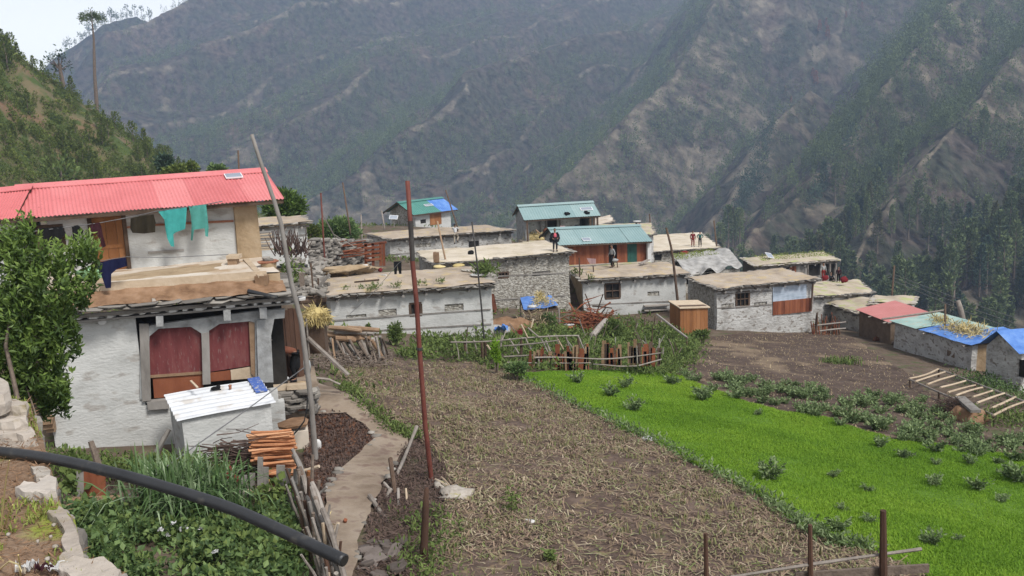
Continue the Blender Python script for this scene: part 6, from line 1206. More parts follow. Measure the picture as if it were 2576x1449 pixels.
p = gp(1350, 840); rmesh(lambda mb: mb.leaves(np.array(p)+nr.normal(size=(400, 3))*np.array([.4, .2, .4])+np.array([0, 0, .6]), .4, .08, .3), 'hay_bundle', 'straw', 'brown straw bundle under the small blue tarp shelter', 'hay')
t = thing('basket', gp(1432, 838), 'small orange and white basket in the weeds', 'basket'); p = gp(1432, 838)+UP*.35; mb = MB(); mb.rock(p, .3, .2, .12, rough=.1); mb.build('body', M['splitwood'], t, smooth=True); mb = MB(); mb.rock(p+UP*.13, .32, .2, .06, rough=.1); mb.build('cloth_cover', M['c_white'], t, smooth=True)
mb = MB()
for i in range(230):
    c = gp(1490+rng.gauss(0, 26), 838)+UP*abs(rng.gauss(.5, .45)); a = rng.uniform(0, 6.28); l = rng.uniform(.3, .9); v = Vector((math.cos(a), math.sin(a)*.6, rng.uniform(-.5, .7)))*l; mb.stick(c-v, c+v, rng.uniform(.015, .05), .012, .08, 5, seg=3)
tag(mb.build('brush_pile', M['redwood']), 'large dark brush pile below the white house with the square window', 'brushwood')
for q in (((1472,739),(1487,790)), ((1517,740),(1497,800)), ((1540,775),(1490,770)), ((1525,772),(1500,800)), ((1460,800),(1540,800))):
    mb = MB(); mb.stick(at(*q[0], 54), at(*q[1], 54.3), .035, .05, .04); tag(mb.build('branch', M['darkwood']), 'bare dark branch sticking out of the brush pile below the white house', 'branch', 'branches of the brush pile')
mb = MB(); mb.stick(at(1524, 808, 50), at(1490, 846, 47), .17, .15, .02, 9); tag(mb.build('log', M['driftwood']), 'thick pale log leaning on the front of the brush pile', 'log')
for px, r, m, lab in (((1652,791,51),(1690,818,49),(1729,850,47.5),.06,'driftwood','long grey pole sloping down beside the wooden outhouse'),)[:0]: pass
mb = MB(); mb.stick(at(1652, 791, 52), at(1729, 850, 47), .06, .05, .01); tag(mb.build('wood_pole', M['driftwood']), 'long grey pole sloping down left of the wooden outhouse', 'pole')
mb = MB(); b = gp(1728, 886); mb.stick(b-UP*.2, at(1727, 848, b.y), .06, .05, .02); tag(mb.build('post', M['darkwood']), 'dark post holding the lower end of the sloping grey pole', 'post')
for x, y0, y1, lean in ((1578,806,842,5), (1622,800,845,-6), (1612,815,850,10), (1648,795,842,2), (1600,812,842,-12)):
    b = gp(x+lean, y1); mb = MB(); mb.stick(b-UP*.2, at(x, y0, b.y), .045, .025, .08); tag(mb.build('stake', M['darkwood']), 'crooked dark stake in the weeds before the white wall', 'stake', 'crooked stakes in the weeds')
# ---------------------------------------------------------------- log pile, hay, rubble
Lg = 0
def log(p, q, r, m, lab, grp): mb = MB(); mb.stick(p, q, r, r*rng.uniform(.8, 1), .02, 8, seg=3); tag(mb.build('log', M[m]), lab, 'log', grp)
GL = 'logs heaped by the long white house'; dl_ = gp(880, 905).y
for i in range(20):
    r = i//5; x = 860+rng.uniform(-14, 50); y = 852-r*9+rng.uniform(-3, 3); w_ = rng.uniform(28, 46); d = dl_+rng.uniform(.2, 1.6); log(at(x-w_*.8, y+rng.uniform(-5, 5), d+rng.uniform(-.3, .3)), at(x+w_, y+rng.uniform(-2, 9), d+rng.uniform(-.3, .3)), rng.uniform(.06, .13), rng.choice(['wood', 'bark', 'wood', 'driftwood']), 'rough brown log lying in the heap before the long white house', GL)
for i in range(22):
    x = 822+i*6.5+rng.uniform(-5, 5); d = dl_-rng.uniform(.0, .7); y = rng.uniform(845, 868); b = gp(x+rng.uniform(6, 40), 905+rng.uniform(-6, 10)); log(at(x, y, d+.5), b, rng.uniform(.035, .075), rng.choice(['greywood', 'wood', 'bark', 'driftwood']), 'grey brown pole leaning against the log heap', 'poles leaning on the log heap')
t = thing('hay_stack', at(795, 820, 27.5), 'yellow hay heaped on a dark wooden bin behind the grey pole', 'hay'); d = 27.5; c = at(795, 795, d)
mb = MB(); P = []
for i in range(1500): v = nr.normal(size=3); v /= np.linalg.norm(v); v[2] = abs(v[2])*1.1-.25; P.append(np.array(c)+v*np.array([.36, .32, .30])*(.8+.2*rng.random()))
Dh = (np.array(P)-np.array(c))*.9+np.array([0, 0, -.75]); mb.leaves(P, .24, .08, 0, Dh); mb.rock(c, .34, .30, .26); mb.build('hay', M['hay'], t)
mb = MB(); c2 = at(797, 850, d+.1); mb.box(c2, (.28, .25, .42)); wobble(mb, .02, 2); mb.build('bin', M['darkwood'], t); mb = MB(); mb.stick(at(770, 800, d-.3), at(778, 900, d-.3), .03, .03, .01); mb.build('prop_stick', M['driftwood'], t)
mb = MB(); mb.bar(at(774, 849, 27.2), at(876, 943, 27.0), .15, .06); tag(mb.build('plank', M['driftwood']), 'long grey plank sloping across the front of the log heap', 'plank')
mb = MB(); mb.stick(at(787, 951, 26.6), at(830, 955, 26.8), .04, .035, .03); mb.stick(at(829, 955, 26.8), at(856, 967, 26.8), .035, .03, .02); tag(mb.build('wood_stick', M['driftwood']), 'curved grey stick lying where the path meets the field', 'stick')
mb = MB()
for i in range(340): c = gp(rng.uniform(785, 985), rng.uniform(895, 935))+UP*rng.uniform(0, .3); v = Vector((rng.uniform(-.3, .3), rng.uniform(-.2, .2), rng.uniform(-.1, .2))); mb.stick(c-v, c+v, .02, .015, .1, 4, seg=3)
tag(mb.build('brushwood_heap', M['bark']), 'low brushwood spread between the log heap and the path', 'brushwood')
t = thing('rubble_heap', gp(760, 700), 'grey heap of field stones behind the terrace of the farmhouse', 'rubble'); mb = MB()
for i in range(230):
    x = rng.choice([rng.gauss(752, 18), rng.gauss(797, 12), rng.gauss(745, 8)]); y = rng.uniform(652, 742); d = 34-(y-650)/92*6; mb.slab(at(x, y, d), rng.uniform(.06, .2), rng.uniform(.06, .14), rng.uniform(.05, .12), rng.uniform(0, 3), (rng.uniform(-.4, .4), rng.uniform(-.4, .4)), 6)
mb.build('stones', M['slate'], t)
for x0, y0, x1, y1, w_, m, lab in ((758,686,764,765,.14,'bark','upright grey brown slab post behind the farmhouse eave'), (703,684,705,720,.10,'wood','short brown post beside the covered pot'), (782,662,790,760,.05,'darkwood','thin dark stake in the rubble left of the long roof'), (800,700,806,770,.05,'darkwood','thin stake at the left corner of the long roof'), (829,690,800,724,.09,'greywood','weathered beam slanting up at the left corner of the long roof')):
    mb = MB(); mb.bar(at(x0, y0, 29), at(x1, y1, 29), w_, w_*.6, Vector((0, 1, 0))); tag(mb.build('post', M[m]), lab, 'post')
rmesh(lambda mb: mb.leaves(np.array(at(728, 700, 30))+nr.normal(size=(260, 3))*np.array([.22, .2, .28]), .16, .5, .4), 'bush', 'weed', 'small green bush between the rubble and the grey pole', 'bush')
for i in range(9): mb = MB(); p = at(655+rng.uniform(-4, 14), 585+i*5.5, 45); mb.bar(p-Vector((.5, 0, 0)), p+Vector((.5+rng.uniform(-.2, .2), .1, rng.uniform(-.04, .04))), .2, .07); tag(mb.build('stacked_plank', M['palewood' if i % 3 else 'greywood']), 'plank in the stack beside the small white house', 'plank', 'planks stacked by the small white house')
mb = MB()
for i in range(110): x = rng.uniform(690, 775); b = at(x, rng.uniform(625, 650), 44+rng.uniform(-1, 1)); mb.stick(b, b+Vector((rng.uniform(-.4, .4), rng.uniform(-.2, .2), rng.uniform(.3, 1.1))), .03, .015, .06, 4, seg=3)
tag(mb.build('brushwood_heap', M['twig']), 'brown brushwood leaning before the small white house', 'brushwood')
# dry stone wall, gate, earth mound
t = thing('dry_stone_wall', at(850, 655, 56), 'dark dry stone terrace wall behind the slim red pole', 'wall'); mb = MB(); a, b = at(765, 652, 54), at(930, 648, 60)
for i in range(420): q = rng.random(); c = a.lerp(b, q)+UP*rng.uniform(-.9, 1.15); mb.slab(c+Vector((0, rng.uniform(-.1, .2), 0)), rng.uniform(.15, .4), .25, rng.uniform(.07, .16), rng.uniform(-.3, .6))
mb.build('stonework', M['slate'], t); mb = MB(); mb.hexa([q+UP*z+Vector((0, y, 0)) for z in (-1.2, 1.0) for q, y in ((a, .1), (b, .1), (b, .8), (a, .8))]); mb.build('core', M['mudbrown'], t)
t = thing('wooden_gate', at(942, 660, 58), 'reddish brown wooden gate of horizontal bars beside the far long house', 'gate'); d = 58
for x in (920, 938, 957, 965): mb = MB(); mb.bar(at(x, 612, d), at(x+1, 668, d), .16, .14, Vector((0, 1, 0))); mb.build('post', M['redwood'], t)
for y in (622, 632, 642, 652): mb = MB(); mb.bar(at(920, y+3, d-.1), at(958, y-1, d-.1), .08, .14); mb.build('bar', M['redwood'], t)
mb = MB(); mb.bar(at(898, 620, d), at(972, 609, d), .14, .14); mb.build('top_beam', M['redwood'], t)
p = at(870, 668, 50); rmesh(lambda mb: (mb.rock(p-UP*.25, 1.1, .6, .25, rough=.9), mb.rock(at(905, 668, 52)-UP*.2, .8, .5, .22, rough=.9)), 'earth_mound', 'mudwall', 'long reddish earth mound behind the long tan roof', 'mound', smooth=True)
for i in range(14): mb = MB(); x = rng.uniform(850, 900); b = at(x, rng.uniform(610, 640), 57); mb.stick(b-Vector((.8, 0, .2)), b+Vector((rng.uniform(.4, 1.2), 0, rng.uniform(-.2, .3))), .05, .03, .04); tag(mb.build('branch', M['redwood']), 'reddish branch laid along the terrace wall left of the gate', 'branch', 'branches along the terrace wall')
# ---------------------------------------------------------------- bushes
def bush_at(name, label, x, y, d, rx, ry, m, n, ls, cat='bush', base=None, group=None):
    c = at(x, y, d); b = base if base is not None else Vector((c.x, c.y, g1(c.x, c.y))); t = thing(name, b, label, cat, group); sx, sz_ = rx*d/2400, ry*d/2400; P = []
    for k in range(max(6, n//32)):
        v = nr.normal(size=3); v /= np.linalg.norm(v); cc = np.array(c)+v*np.array([sx, sx*.8, sz_])*.62*rng.random()**.4; u = nr.normal(size=(70, 3)); u /= np.linalg.norm(u, axis=1)[:, None]; P.append(cc+u*np.array([sx, sx*.8, sz_])*.40*(.5+.5*nr.random((70, 1))))
    P = np.concatenate(P); mb = MB(); D = (P-np.array(c)); D /= np.linalg.norm(D, axis=1)[:, None]; mb.leaves(P, ls*.62, .48, .4, D); mb.build('foliage', M[m], t)
    mb = MB()
    for k in range(5): mb.stick(b-UP*.1, c+Vector((rng.uniform(-.6, .6)*sx, rng.uniform(-.4, .4)*sx, rng.uniform(0, .6)*sz_)), .03+.03*sx, .015, .06)
    mb.build('stem', M['bark'], t); return t
bush_at('leafy_tree', 'dense green tree rising behind the right end of the red roof', 715, 520, 58, 62, 48, 'treeleaf', 2600, .40, 'tree'); bush_at('bush', 'wide dark green bush behind the slim red pole', 850, 585, 66, 72, 42, 'leaf', 2200, .40); bush_at('bush', 'smaller green bush left of the slim red pole', 785, 590, 62, 26, 36, 'hillbush', 900, .34)
bush_at('leafy_tree', 'small dark round tree behind the ridge of the red roof', 545, 432, 75, 30, 22, 'leaf', 700, .40, 'tree', base=at(545, 470, 75)); bush_at('young_pine', 'pointed young pine just left of the small round tree', 482, 425, 78, 24, 30, 'hillbush', 600, .38, 'tree', base=at(482, 480, 78)); bush_at('young_pine', 'dark young pine at the foot of the left hill', 415, 408, 85, 30, 32, 'darkpine', 700, .4, 'tree', base=at(415, 470, 85)); bush_at('bush', 'bright green bush above the middle of the red roof', 445, 435, 72, 40, 20, 'hillbush', 700, .36, base=at(445, 470, 72))
bush_at('bush', 'small dark bush at the right end of the log heap', 993, 838, 41, 30, 34, 'weed', 900, .16); bush_at('bush', 'thin bush above the log heap by the white wall', 925, 826, 42, 14, 16, 'weed', 300, .15); bush_at('bush', 'tall dark nettle bush in front of the brush pile', 1545, 830, 48, 34, 32, 'weed', 1000, .2); bush_at('bush', 'dark leafy bush under the right end of the small tarp shelter', 1375, 812, 50, 26, 34, 'leaf', 800, .2)
bush_at('tall_weed', 'tall bright green weed climbing on the stick fence', 1247, 888, 36, 14, 40, 'wheat', 700, .16, 'weed'); bush_at('bush', 'dark green bush below the plank fence', 1300, 925, 35, 40, 16, 'leaf', 700, .16); bush_at('bush', 'leafy bush by the dark post right of the plank fence', 1700, 890, 44, 30, 34, 'weed', 900, .2); bush_at('bush', 'green bush at the foot of the wooden outhouse', 1768, 842, 50, 28, 14, 'weed', 500, .18)
bush_at('bush', 'leafy green shrub around the foot of the rusty red pole', 1085, 1265, 21.5, 46, 56, 'weed', 1500, .12); bush_at('bush', 'feathery green weed at the path bend', 1020, 1185, 23, 26, 42, 'weed', 900, .11); bush_at('bush', 'low green weed beside the dark tapered post', 1045, 1340, 18.5, 26, 28, 'weed', 500, .10)
# weed cover between the houses and the fields
WA = np.array([tuple(gp(x, y).xy) for x, y in ((1000,905),(1060,862),(1150,858),(1240,852),(1330,842),(1430,828),(1560,822),(1700,838),(1760,850),(1742,905),(1690,942),(1560,934),(1400,937),(1290,942),(1180,912),(1080,908))])
P = scatter(WA, 3000); k = np.clip(.5+fbm(P[:, 0]*.5, P[:, 1]*.5, 3), .08, 1); P = np.repeat(P, 6, 0); hh = np.repeat(k, 6); P = P+nr.normal(size=P.shape)*np.array([.13, .13, 0]); P[:, 2] += hh*nr.random(len(P))*.75
mb = MB(); mb.leaves(P, .20, .4, .7); struct(mb.build('weed_cover', M['weed'], loc=(0, 0, 0)), 'stuff', 'rank green weeds between the houses and the fields')
def strip(name, px, n, h, m, lab, wd=.3, ls=.12, kind='stuff'):
    A = [np.array(gp(x, y)) for x, y in px]; L = len(A)-1; t = nr.random(n)*L; i = t.astype(int); f = (t-i)[:, None]; A = np.array(A); P = A[i]*(1-f)+A[i+1]*f+nr.normal(size=(n, 3))*np.array([wd, wd, 0]); P[:, 2] = gz(P[:, 0], P[:, 1])+.05+nr.random(n)*h
    mb = MB(); mb.leaves(P, ls, .35, .8); struct(mb.build(name, M[m], loc=(0, 0, 0)), kind, lab)
strip('verge_weeds', [(1290,948),(1420,1012),(1560,1082),(1660,1124),(1790,1197),(1930,1267),(2010,1327),(2080,1374),(2200,1392)], 2600, .22, 'potato', 'grey green weeds along the field boundary', .16, .13)
strip('verge_grass', [(860,975),(900,1010),(985,1085),(1050,1110)], 1300, .2, 'weed', 'green grass along the upper edge of the path', .16, .12)
strip('field_edge_weeds', [(1560,938),(1690,948),(1735,905),(1745,860)], 1500, .4, 'weed', 'weeds along the top of the green field', .4, .18)
strip('wall_weeds', [(110,1175),(250,1205),(380,1200),(500,1205),(590,1205)], 3600, .4, 'weed', 'weeds along the foot of the farmhouse wall', .35, .13)
strip('shed_weeds', [(2440,960),(2500,985),(2576,1020),(2640,1040)], 1500, .5, 'leaf', 'dark weeds along the sheds at the right edge', .5, .16)
BA = np.array([tuple(gp(x, y).xy) for x, y in ((1010,1125),(1075,1100),(1125,1180),(1120,1290),(1075,1449),(1070,1600),(880,1600),(900,1449),(930,1300),(970,1225))]); mb = litter(BA, 3500, .05, .3, 'x', None, .025); struct(mb.build('bank_litter', M['twig'], loc=(0, 0, 0)), 'stuff', 'dry twigs and litter on the bank right of the path')
VA = np.array([(-16,28),(-4,31),(0,44),(8,58),(12,64),(24,62),(30,44),(40,44),(40,70),(26,100),(-8,104),(-20,80),(-22,40)], float); P = scatter(VA, 9000, .02); P = P[fbm(P[:, 0]*.3, P[:, 1]*.3, 3) > .02]; P = np.repeat(P, 3, 0)+nr.normal(size=(3*len(P), 3))*np.array([.15, .15, .05]); mb = MB(); mb.leaves(P, .26, .35, .9); struct(mb.build('village_weeds', M['weed'], loc=(0, 0, 0)), 'stuff', 'low weeds on the bare ground between the houses')
YA = np.array([tuple(gp(x, y).xy) for x, y in ((100,1160),(560,1160),(700,1180),(760,1170),(770,1300),(600,1290),(300,1330),(150,1260))]); mb = litter(YA, 2500, .05, .3, 'x', None, .02); struct(mb.build('yard_litter', M['twig'], loc=(0, 0, 0)), 'stuff', 'litter on the yard before the farmhouse')
strip('bank_weeds', [(1090,1300),(1075,1380),(1070,1449),(1065,1560)], 900, .2, 'weed', 'green weeds on the bank beside the path', .3, .12)
strip('slope_grass', [(2500,1080),(2560,1060),(2640,1080)], 900, .4, 'weed', 'grass below the ladder frame', .7, .16)
# ---------------------------------------------------------------- fences of the weed plot
zt = lambda x, y: (1167.2+x*.20833, 724.5+y*.20833)
dF = gp(1350, 925).y
t = thing('stick_fence', gp(1310, 900), 'rickety fence of thin leaning sticks before the weed patch', 'fence')
def fs(par, a, b, r, m, nm='stick', d=None): mb = MB(); mb.stick(at(*zt(*a), (d or dF)+rng.uniform(-.1, .1)), at(*zt(*b), (d or dF)+rng.uniform(-.1, .1)), r, r*.8, .02, 6); mb.build(nm, M[m], par)
for a, b in (((-160,655),(700,605)), ((690,608),(1390,575)), ((480,700),(1150,630)), ((480,830),(880,810))): fs(t, a, b, .035, 'driftwood', 'rail')
for a, b in (((120,630),(150,740)), ((460,570),(445,710)), ((545,610),(660,790)), ((740,600),(810,740)), ((930,610),(1010,770)), ((985,630),(1040,760)), ((1120,600),(1200,740)), ((1230,590),(1290,770)), ((1380,580),(1470,790)), ((280,690),(330,760)), ((1230,680),(1290,780)), ((690,440),(770,600)), ((840,370),(810,480)), ((770,480),(900,590))): fs(t, a, b, .04, rng.choice(['driftwood', 'palewood', 'driftwood']))
for a, b in (((255,650),(255,880)), ((10,650),(20,760)), ((215,650),(225,880)), ((690,620),(690,800)), ((1380,600),(1400,800))): fs(t, a, b, .07, 'darkwood', 'post')
t = thing('plank_fence', gp(1480, 925), 'broken fence of short red brown planks along the top of the green field', 'fence')
for rng_, y0, y1 in (((790,1500),(760,830),(980,1010)), ((1670,1890),(690,790),(900,930)), ((1990,2390),(700,790),(880,930))):
    x = rng_[0]
    while x < rng_[1]:
        if rng.random() < .88: mb = MB(); a = zt(x+rng.uniform(-12, 12), rng.uniform(*y0)-rng.choice([0, 10, 50, 90])); b = zt(x+rng.uniform(-14, 14), rng.uniform(*y1)+20); mb.bar(at(*a, dF-.2), at(*b, dF-.2), rng.uniform(.07, .2), .03, Vector((0, 1, 0))); mb.build('plank', M[rng.choice(['redwood', 'redwood', 'darkwood', 'wood'])], t)
        x += rng.uniform(16, 32)
for a, b in (((520,900),(1530,905)), ((850,840),(1600,858)), ((1600,858),(1900,845)), ((1900,845),(2400,780)), ((1560,920),(1850,945)), ((1850,945),(2100,940)), ((2100,940),(2390,860))): fs(t, a, b, .035, 'driftwood', 'rail', dF-.3)
for a, b in (((2405,720),(2400,800)), ((2360,610),(2350,770)), ((2085,700),(2095,940)), ((900,840),(905,960))): fs(t, a, b, .035, 'driftwood', 'post', dF-.25)
t = thing('brush_fence', gp(2118, 838), 'low fence of dark red sticks between the white house and the sheds', 'fence')
for i in range(26): x = rng.uniform(2045, 2125); b = gp(x, 842); mb = MB(); mb.stick(b-UP*.1, at(x+rng.uniform(-8, 8), rng.uniform(785, 815), b.y), .05, .03, .05, 5, seg=3); mb.build('stick', M[rng.choice(['redwood', 'darkwood'])], t)
for y in (812, 828): mb = MB(); d = gp(2085, 842).y; mb.stick(at(2040, y+8, d-.2), at(2128, y-2, d-.2), .06, .05, .02); mb.build('rail', M['driftwood'], t)
for i in range(46):
    b = gp(rng.choice([rng.uniform(1150, 1480), rng.uniform(1400, 1720)]), rng.uniform(842, 915)); h = rng.uniform(.5, 1.3); mb = MB(); mb.stick(b-UP*.1, b+Vector((rng.uniform(-.8, .8), rng.uniform(-.4, .4), h)), rng.uniform(.02, .045), .02, .06, 5); tag(mb.build('stick', M[rng.choice(['driftwood', 'greywood', 'bark', 'darkwood'])]), 'loose grey stick leaning among the weeds before the village houses', 'stick', 'loose sticks in the weed plot')
for i in range(28):
    q = rng.choice([((775,1046),(865,1042)), ((865,1042),(950,1108)), ((950,1108),(850,1193)), ((850,1193),(815,1255)), ((1000,1165),(925,1300)), ((925,1300),(895,1449)), ((815,1255),(830,1440))]); f = rng.random(); b = gp(q[0][0]+(q[1][0]-q[0][0])*f+rng.uniform(-4, 4), q[0][1]+(q[1][1]-q[0][1])*f+rng.uniform(-3, 3)); r = rng.uniform(.04, .11); mb = MB(); mb.rock(b+UP*(.08+r*.2), r*1.3, r, r*.6, rough=.3); tag(mb.build('edge_stone', M['slate'], smooth=True), 'small pale stone edging the path beside the mulch bed', 'stone', 'stones along the path edge')
# ---------------------------------------------------------------- ladder frame, mounds, field things
zr = lambda x, y: (1677+.37036*x, 563.5+.37036*y)
t = thing('rack_frame', gp(2430, 1010), 'long low rack of peeled poles like a ladder at the right field edge', 'rack'); H_ = .42
R0_ = [(1650,1055),(2222,1300)]; R1_ = [(1850,985),(2480,1225)]
for k, q in enumerate((R0_, R1_)): mb = MB(); mb.stick(gp(*zr(*q[0]), H_), gp(*zr(*q[1]), H_), .04, .045, .008); mb.build('rail', M['driftwood'], t)
for a, b in (((1650,1050),(1845,985)), ((1690,1070),(1890,1005)), ((1770,1090),(1955,1030)), ((1860,1110),(2030,1065)), ((1910,1145),(2095,1095)), ((1965,1165),(2145,1110)), ((2080,1175),(2220,1130)), ((2110,1215),(2295,1150)), ((2210,1250),(2370,1175)), ((2220,1300),(2430,1208))):
    mb = MB(); mb.stick(gp(*zr(*a), H_+.04), gp(*zr(*b), H_+.04), .045, .04, .012); mb.build('rung', M['palewood'], t)
for q in ((1652,1055),(1850,1140),(2040,1222),(2222,1300),(1850,985),(2100,1080)): p = gp(*zr(*q), H_); mb = MB(); mb.stick(Vector((p.x, p.y, g1(p.x, p.y)-.2)), p, .05, .04, .01); mb.build('leg', M['darkwood'], t)
p = gp(2390, 1048); mb = MB(); 
for i in range(700): v = nr.normal(size=3); v /= np.linalg.norm(v); v[2] = abs(v[2]); c = p+Vector(v*np.array([.62, .5, .72]))*rng.uniform(.4, 1); mb.stick(c, c+Vector((rng.uniform(-.25, .25), rng.uniform(-.25, .25), rng.uniform(-.05, .2))), .012, .006, .1, 4, seg=2)
tag(mb.build('brush_heap', M['twig']), 'round dark brown twig heap below the long rack', 'brushwood')
p = gp(2440, 1058); rmesh(lambda mb: mb.rock(p+UP*.05, .85, .55, .5, rough=.3), 'earth_mound', 'redearth', 'red earth mound beside the round twig heap', 'mound', smooth=True)
mb = MB(); mb.bar(gp(2415, 1000, .7), gp(2455, 1035, .55), .35, .1); tag(mb.build('wood_block', M['greywood']), 'weathered board lying over the red earth mound', 'board')
p = np.array(gp(2112, 916)); mb = MB(); mb.blades(p+nr.normal(size=(300, 3))*np.array([.5, .3, 0])+np.array([0, 0, .05]), .32, .05, 1.2, seg=3); tag(mb.build('cut_grass', M['weed']), 'small heap of pale cut grass on the bare soil field', 'grass heap')
for x, y, r, m, lab in ((1632,1111,.17,'white','white stone on the boundary between brown and green field'), (1333,1318,.11,'white','white stone lying alone on the brown stubble'), (1590,1160,.05,'white','tiny white stone on the brown stubble'), (2036,1324,.12,'palestone','pale stone on the field boundary near the right fence')):
    p = gp(x, y); rmesh(lambda mb: mb.rock(p+UP*r*.3, r*1.4, r, r*.7, rough=.2), 'stone', m, lab, 'stone', smooth=True)
p = gp(1138, 1256); mb = MB(); mb.rock(p+UP*.05, .42, .26, .16, rough=.5, nu=14, nv=9); mb.rock(gp(1108, 1226)+UP*.05, .18, .3, .08, rough=.5); tag(mb.build('boulder', M['palestone'], smooth=True), 'low pale boulder on the ground right of the rusty red pole', 'boulder')
for a, b in (((1095,1205),(1165,1240)), ((1110,1200),(1140,1235))): mb = MB(); mb.stick(gp(*a, .15), gp(*b, .12), .02, .02, .03, 5); tag(mb.build('wood_stick', M['palewood']), 'thin whitish stick lying over the pale boulder', 'stick', 'sticks on the pale boulder')
# plants in the fields -------------------------------------------------------------------------
GPt = 'potato plants in the right hand fields'
def potato(seed, n=260):
    t = thing('potato_plant', (0, 0, 0), 'x', 'plant', GPt); mb = MB(); P = []; D = []
    for k in range(9):
        a = rng.uniform(0, 6.28); l = rng.uniform(.12, .42); h = rng.uniform(.18, .45)
        for q in range(n//9): u = rng.random(); P.append((math.cos(a)*l*u+rng.gauss(0, .05), math.sin(a)*l*u+rng.gauss(0, .05), h*(.25+.75*u)+rng.gauss(0, .03))); D.append((math.cos(a)*.8, math.sin(a)*.8, .35))
    mb.leaves(np.array(P), .11, .55, .3, np.array(D)); mb.build('leaves', M['potato'], t)
    mb = MB(); 
    for k in range(6): a = rng.uniform(0, 6.28); mb.stick((0, 0, -.1), (.25*math.cos(a), .25*math.sin(a), .3), .015, .008, .05, 4, seg=2)
    mb.build('stem', M['weed'], t); return t
pot = Pool([potato(i) for i in range(4)])
z4 = lambda x, y: (1744+.37035*x, 912.3+.37035*y)
def pput(x, y, s, lab): pot.put(rng.randrange(4), gp(x, y)+UP*.06, rng.uniform(0, 6.28), 1.45*s*rng.uniform(.9, 1.15), lab, GPt)
LW = 'grey green leafy plant standing out of the bright green field'; LS = 'dark leafy plant in the strip of soil beside the green field'
for x, y, w_ in ((520,780,95),(955,785,45),(1430,650,50),(1650,700,35),(1640,830,60),(1930,860,65),(2100,950,45),(1265,570,65),(1000,430,45),(770,350,45),(440,360,35),(1180,880,40),(1010,1010,40),(980,1140,90),(1190,1090,55),(1630,1240,80),(1800,1220,35),(2200,800,95),(1480,510,80),(1650,600,70),(1880,690,50),(2070,690,40),(60,250,55),(300,240,60),(1230,440,60),(850,1150,50),(2150,780,60),(1580,560,40),(1420,530,50)):
    X_, Y_ = z4(x, y+w_*.3); d = gp(X_, Y_).y; pput(X_, Y_, w_*2*.37*d/2400/.95, LW)
for x, y in ((1535,1000),(1573,980),(1597,1038),(1690,972),(1765,1006),(1880,1002),(1455,968)): pput(x, y, .7, LW)
SBp = np.array([tuple(gp(x, y).xy) for x, y in ((1700,950),(1850,955),(2020,975),(2200,1000),(2330,1010),(2380,1060),(2480,1100),(2600,1120),(2600,1185),(2300,1118),(2080,1062),(1900,1015),(1780,985))])
Q = scatter(SBp, 125)
for q in Q: pot.put(rng.randrange(4), tuple(q), rng.uniform(0, 6.28), rng.uniform(.6, 1.05), LS, GPt)
# stubble field seedling
for x, y, s, lab in ((1290,1295,.9,'single dark green plant standing in the brown stubble field'), (1385,1420,.5,'small light green weed low in the brown stubble field')):
    t = thing('weed_plant', gp(x, y), lab, 'plant'); p = np.array(gp(x, y)); mb = MB(); mb.leaves(p+nr.normal(size=(110, 3))*np.array([.1, .1, .16])*s+np.array([0, 0, .3*s]), .1, .45, .6); mb.build('foliage', M['weed'], t); mb = MB(); mb.stick(p, p+np.array([0, 0, .5*s]), .012, .006, .02, 4); mb.build('stem', M['weed'], t)
# ---------------------------------------------------------------- fences near the path
t = thing('stick_fence', gp(800, 1400), 'dense fence of tangled sticks and split wood along the left of the path', 'fence'); zs = lambda x, y: (670.8+.2362*x, 1106.8+.2362*y); dS = 17.6
def sf(a, b, r, m, da=0, db=0, nm='stick'): dS = float(np.interp(max(zs(*a)[1], zs(*b)[1]), [1200,1300,1380,1449], [20,19,17.2,15.8])); mb = MB(); mb.stick(at(*zs(*a), dS+da), at(*zs(*b), dS+db)+(UP*-.6 if max(a[1], b[1]) > 1400 else UP*0), r, r*.85, .025, 7); mb.build(nm, M[m], t)
for a, b, r, m in (((340,310),(430,1030),.05,'bark'),((400,440),(420,640),.03,'driftwood'),((450,330),(420,560),.05,'orangewood'),((450,560),(640,1090),.055,'driftwood'),((470,440),(530,590),.045,'greywood'),((370,420),(470,800),.03,'driftwood'),((560,620),(640,900),.05,'driftwood'),((300,750),(370,970),.03,'driftwood'),((510,890),(660,1150),.04,'driftwood'),((250,450),(350,600),.02,'driftwood'),((330,180),(330,330),.025,'palewood'),((840,850),(780,990),.05,'redwood'),((760,900),(650,1060),.04,'bark'),((770,1080),(690,1170),.05,'greywood'),((720,1000),(640,1200),.03,'driftwood'),((480,940),(500,1060),.03,'driftwood'),((560,430),(520,650),.05,'bark'),((640,500),(500,640),.04,'greywood'),((430,1160),(480,1449),.06,'bark'),((480,1180),(590,1449),.05,'palewood'),((540,1220),(700,1320),.035,'driftwood'),((620,1240),(650,1449),.03,'driftwood'),((740,1310),(790,1449),.03,'driftwood'),((770,1330),(850,1449),.035,'driftwood'),((560,1150),(700,1449),.03,'greywood'),((350,640),(420,1300),.05,'darkwood'),((500,700),(560,1200),.05,'bark'),((420,800),(470,1200),.045,'driftwood'),((390,330),(560,280),.05,'palewood')):
    sf(a, b, r*.8, m, rng.uniform(-.25, .25), rng.uniform(-.25, .25))
for i in range(46):
    q = (i+rng.random())/46; b = gp(752+q*100+rng.uniform(-8, 8), 1285+q*270); h = rng.uniform(.5, 1.35); mb = MB(); mb.stick(b-UP*.1, b+Vector((rng.uniform(-.35, .25), rng.uniform(-.4, .4), h)), rng.uniform(.022, .05), rng.uniform(.02, .04), .04, 6, seg=4); mb.build('stick', M[rng.choice(['driftwood', 'driftwood', 'bark', 'greywood', 'palewood', 'oldplank'])], t)
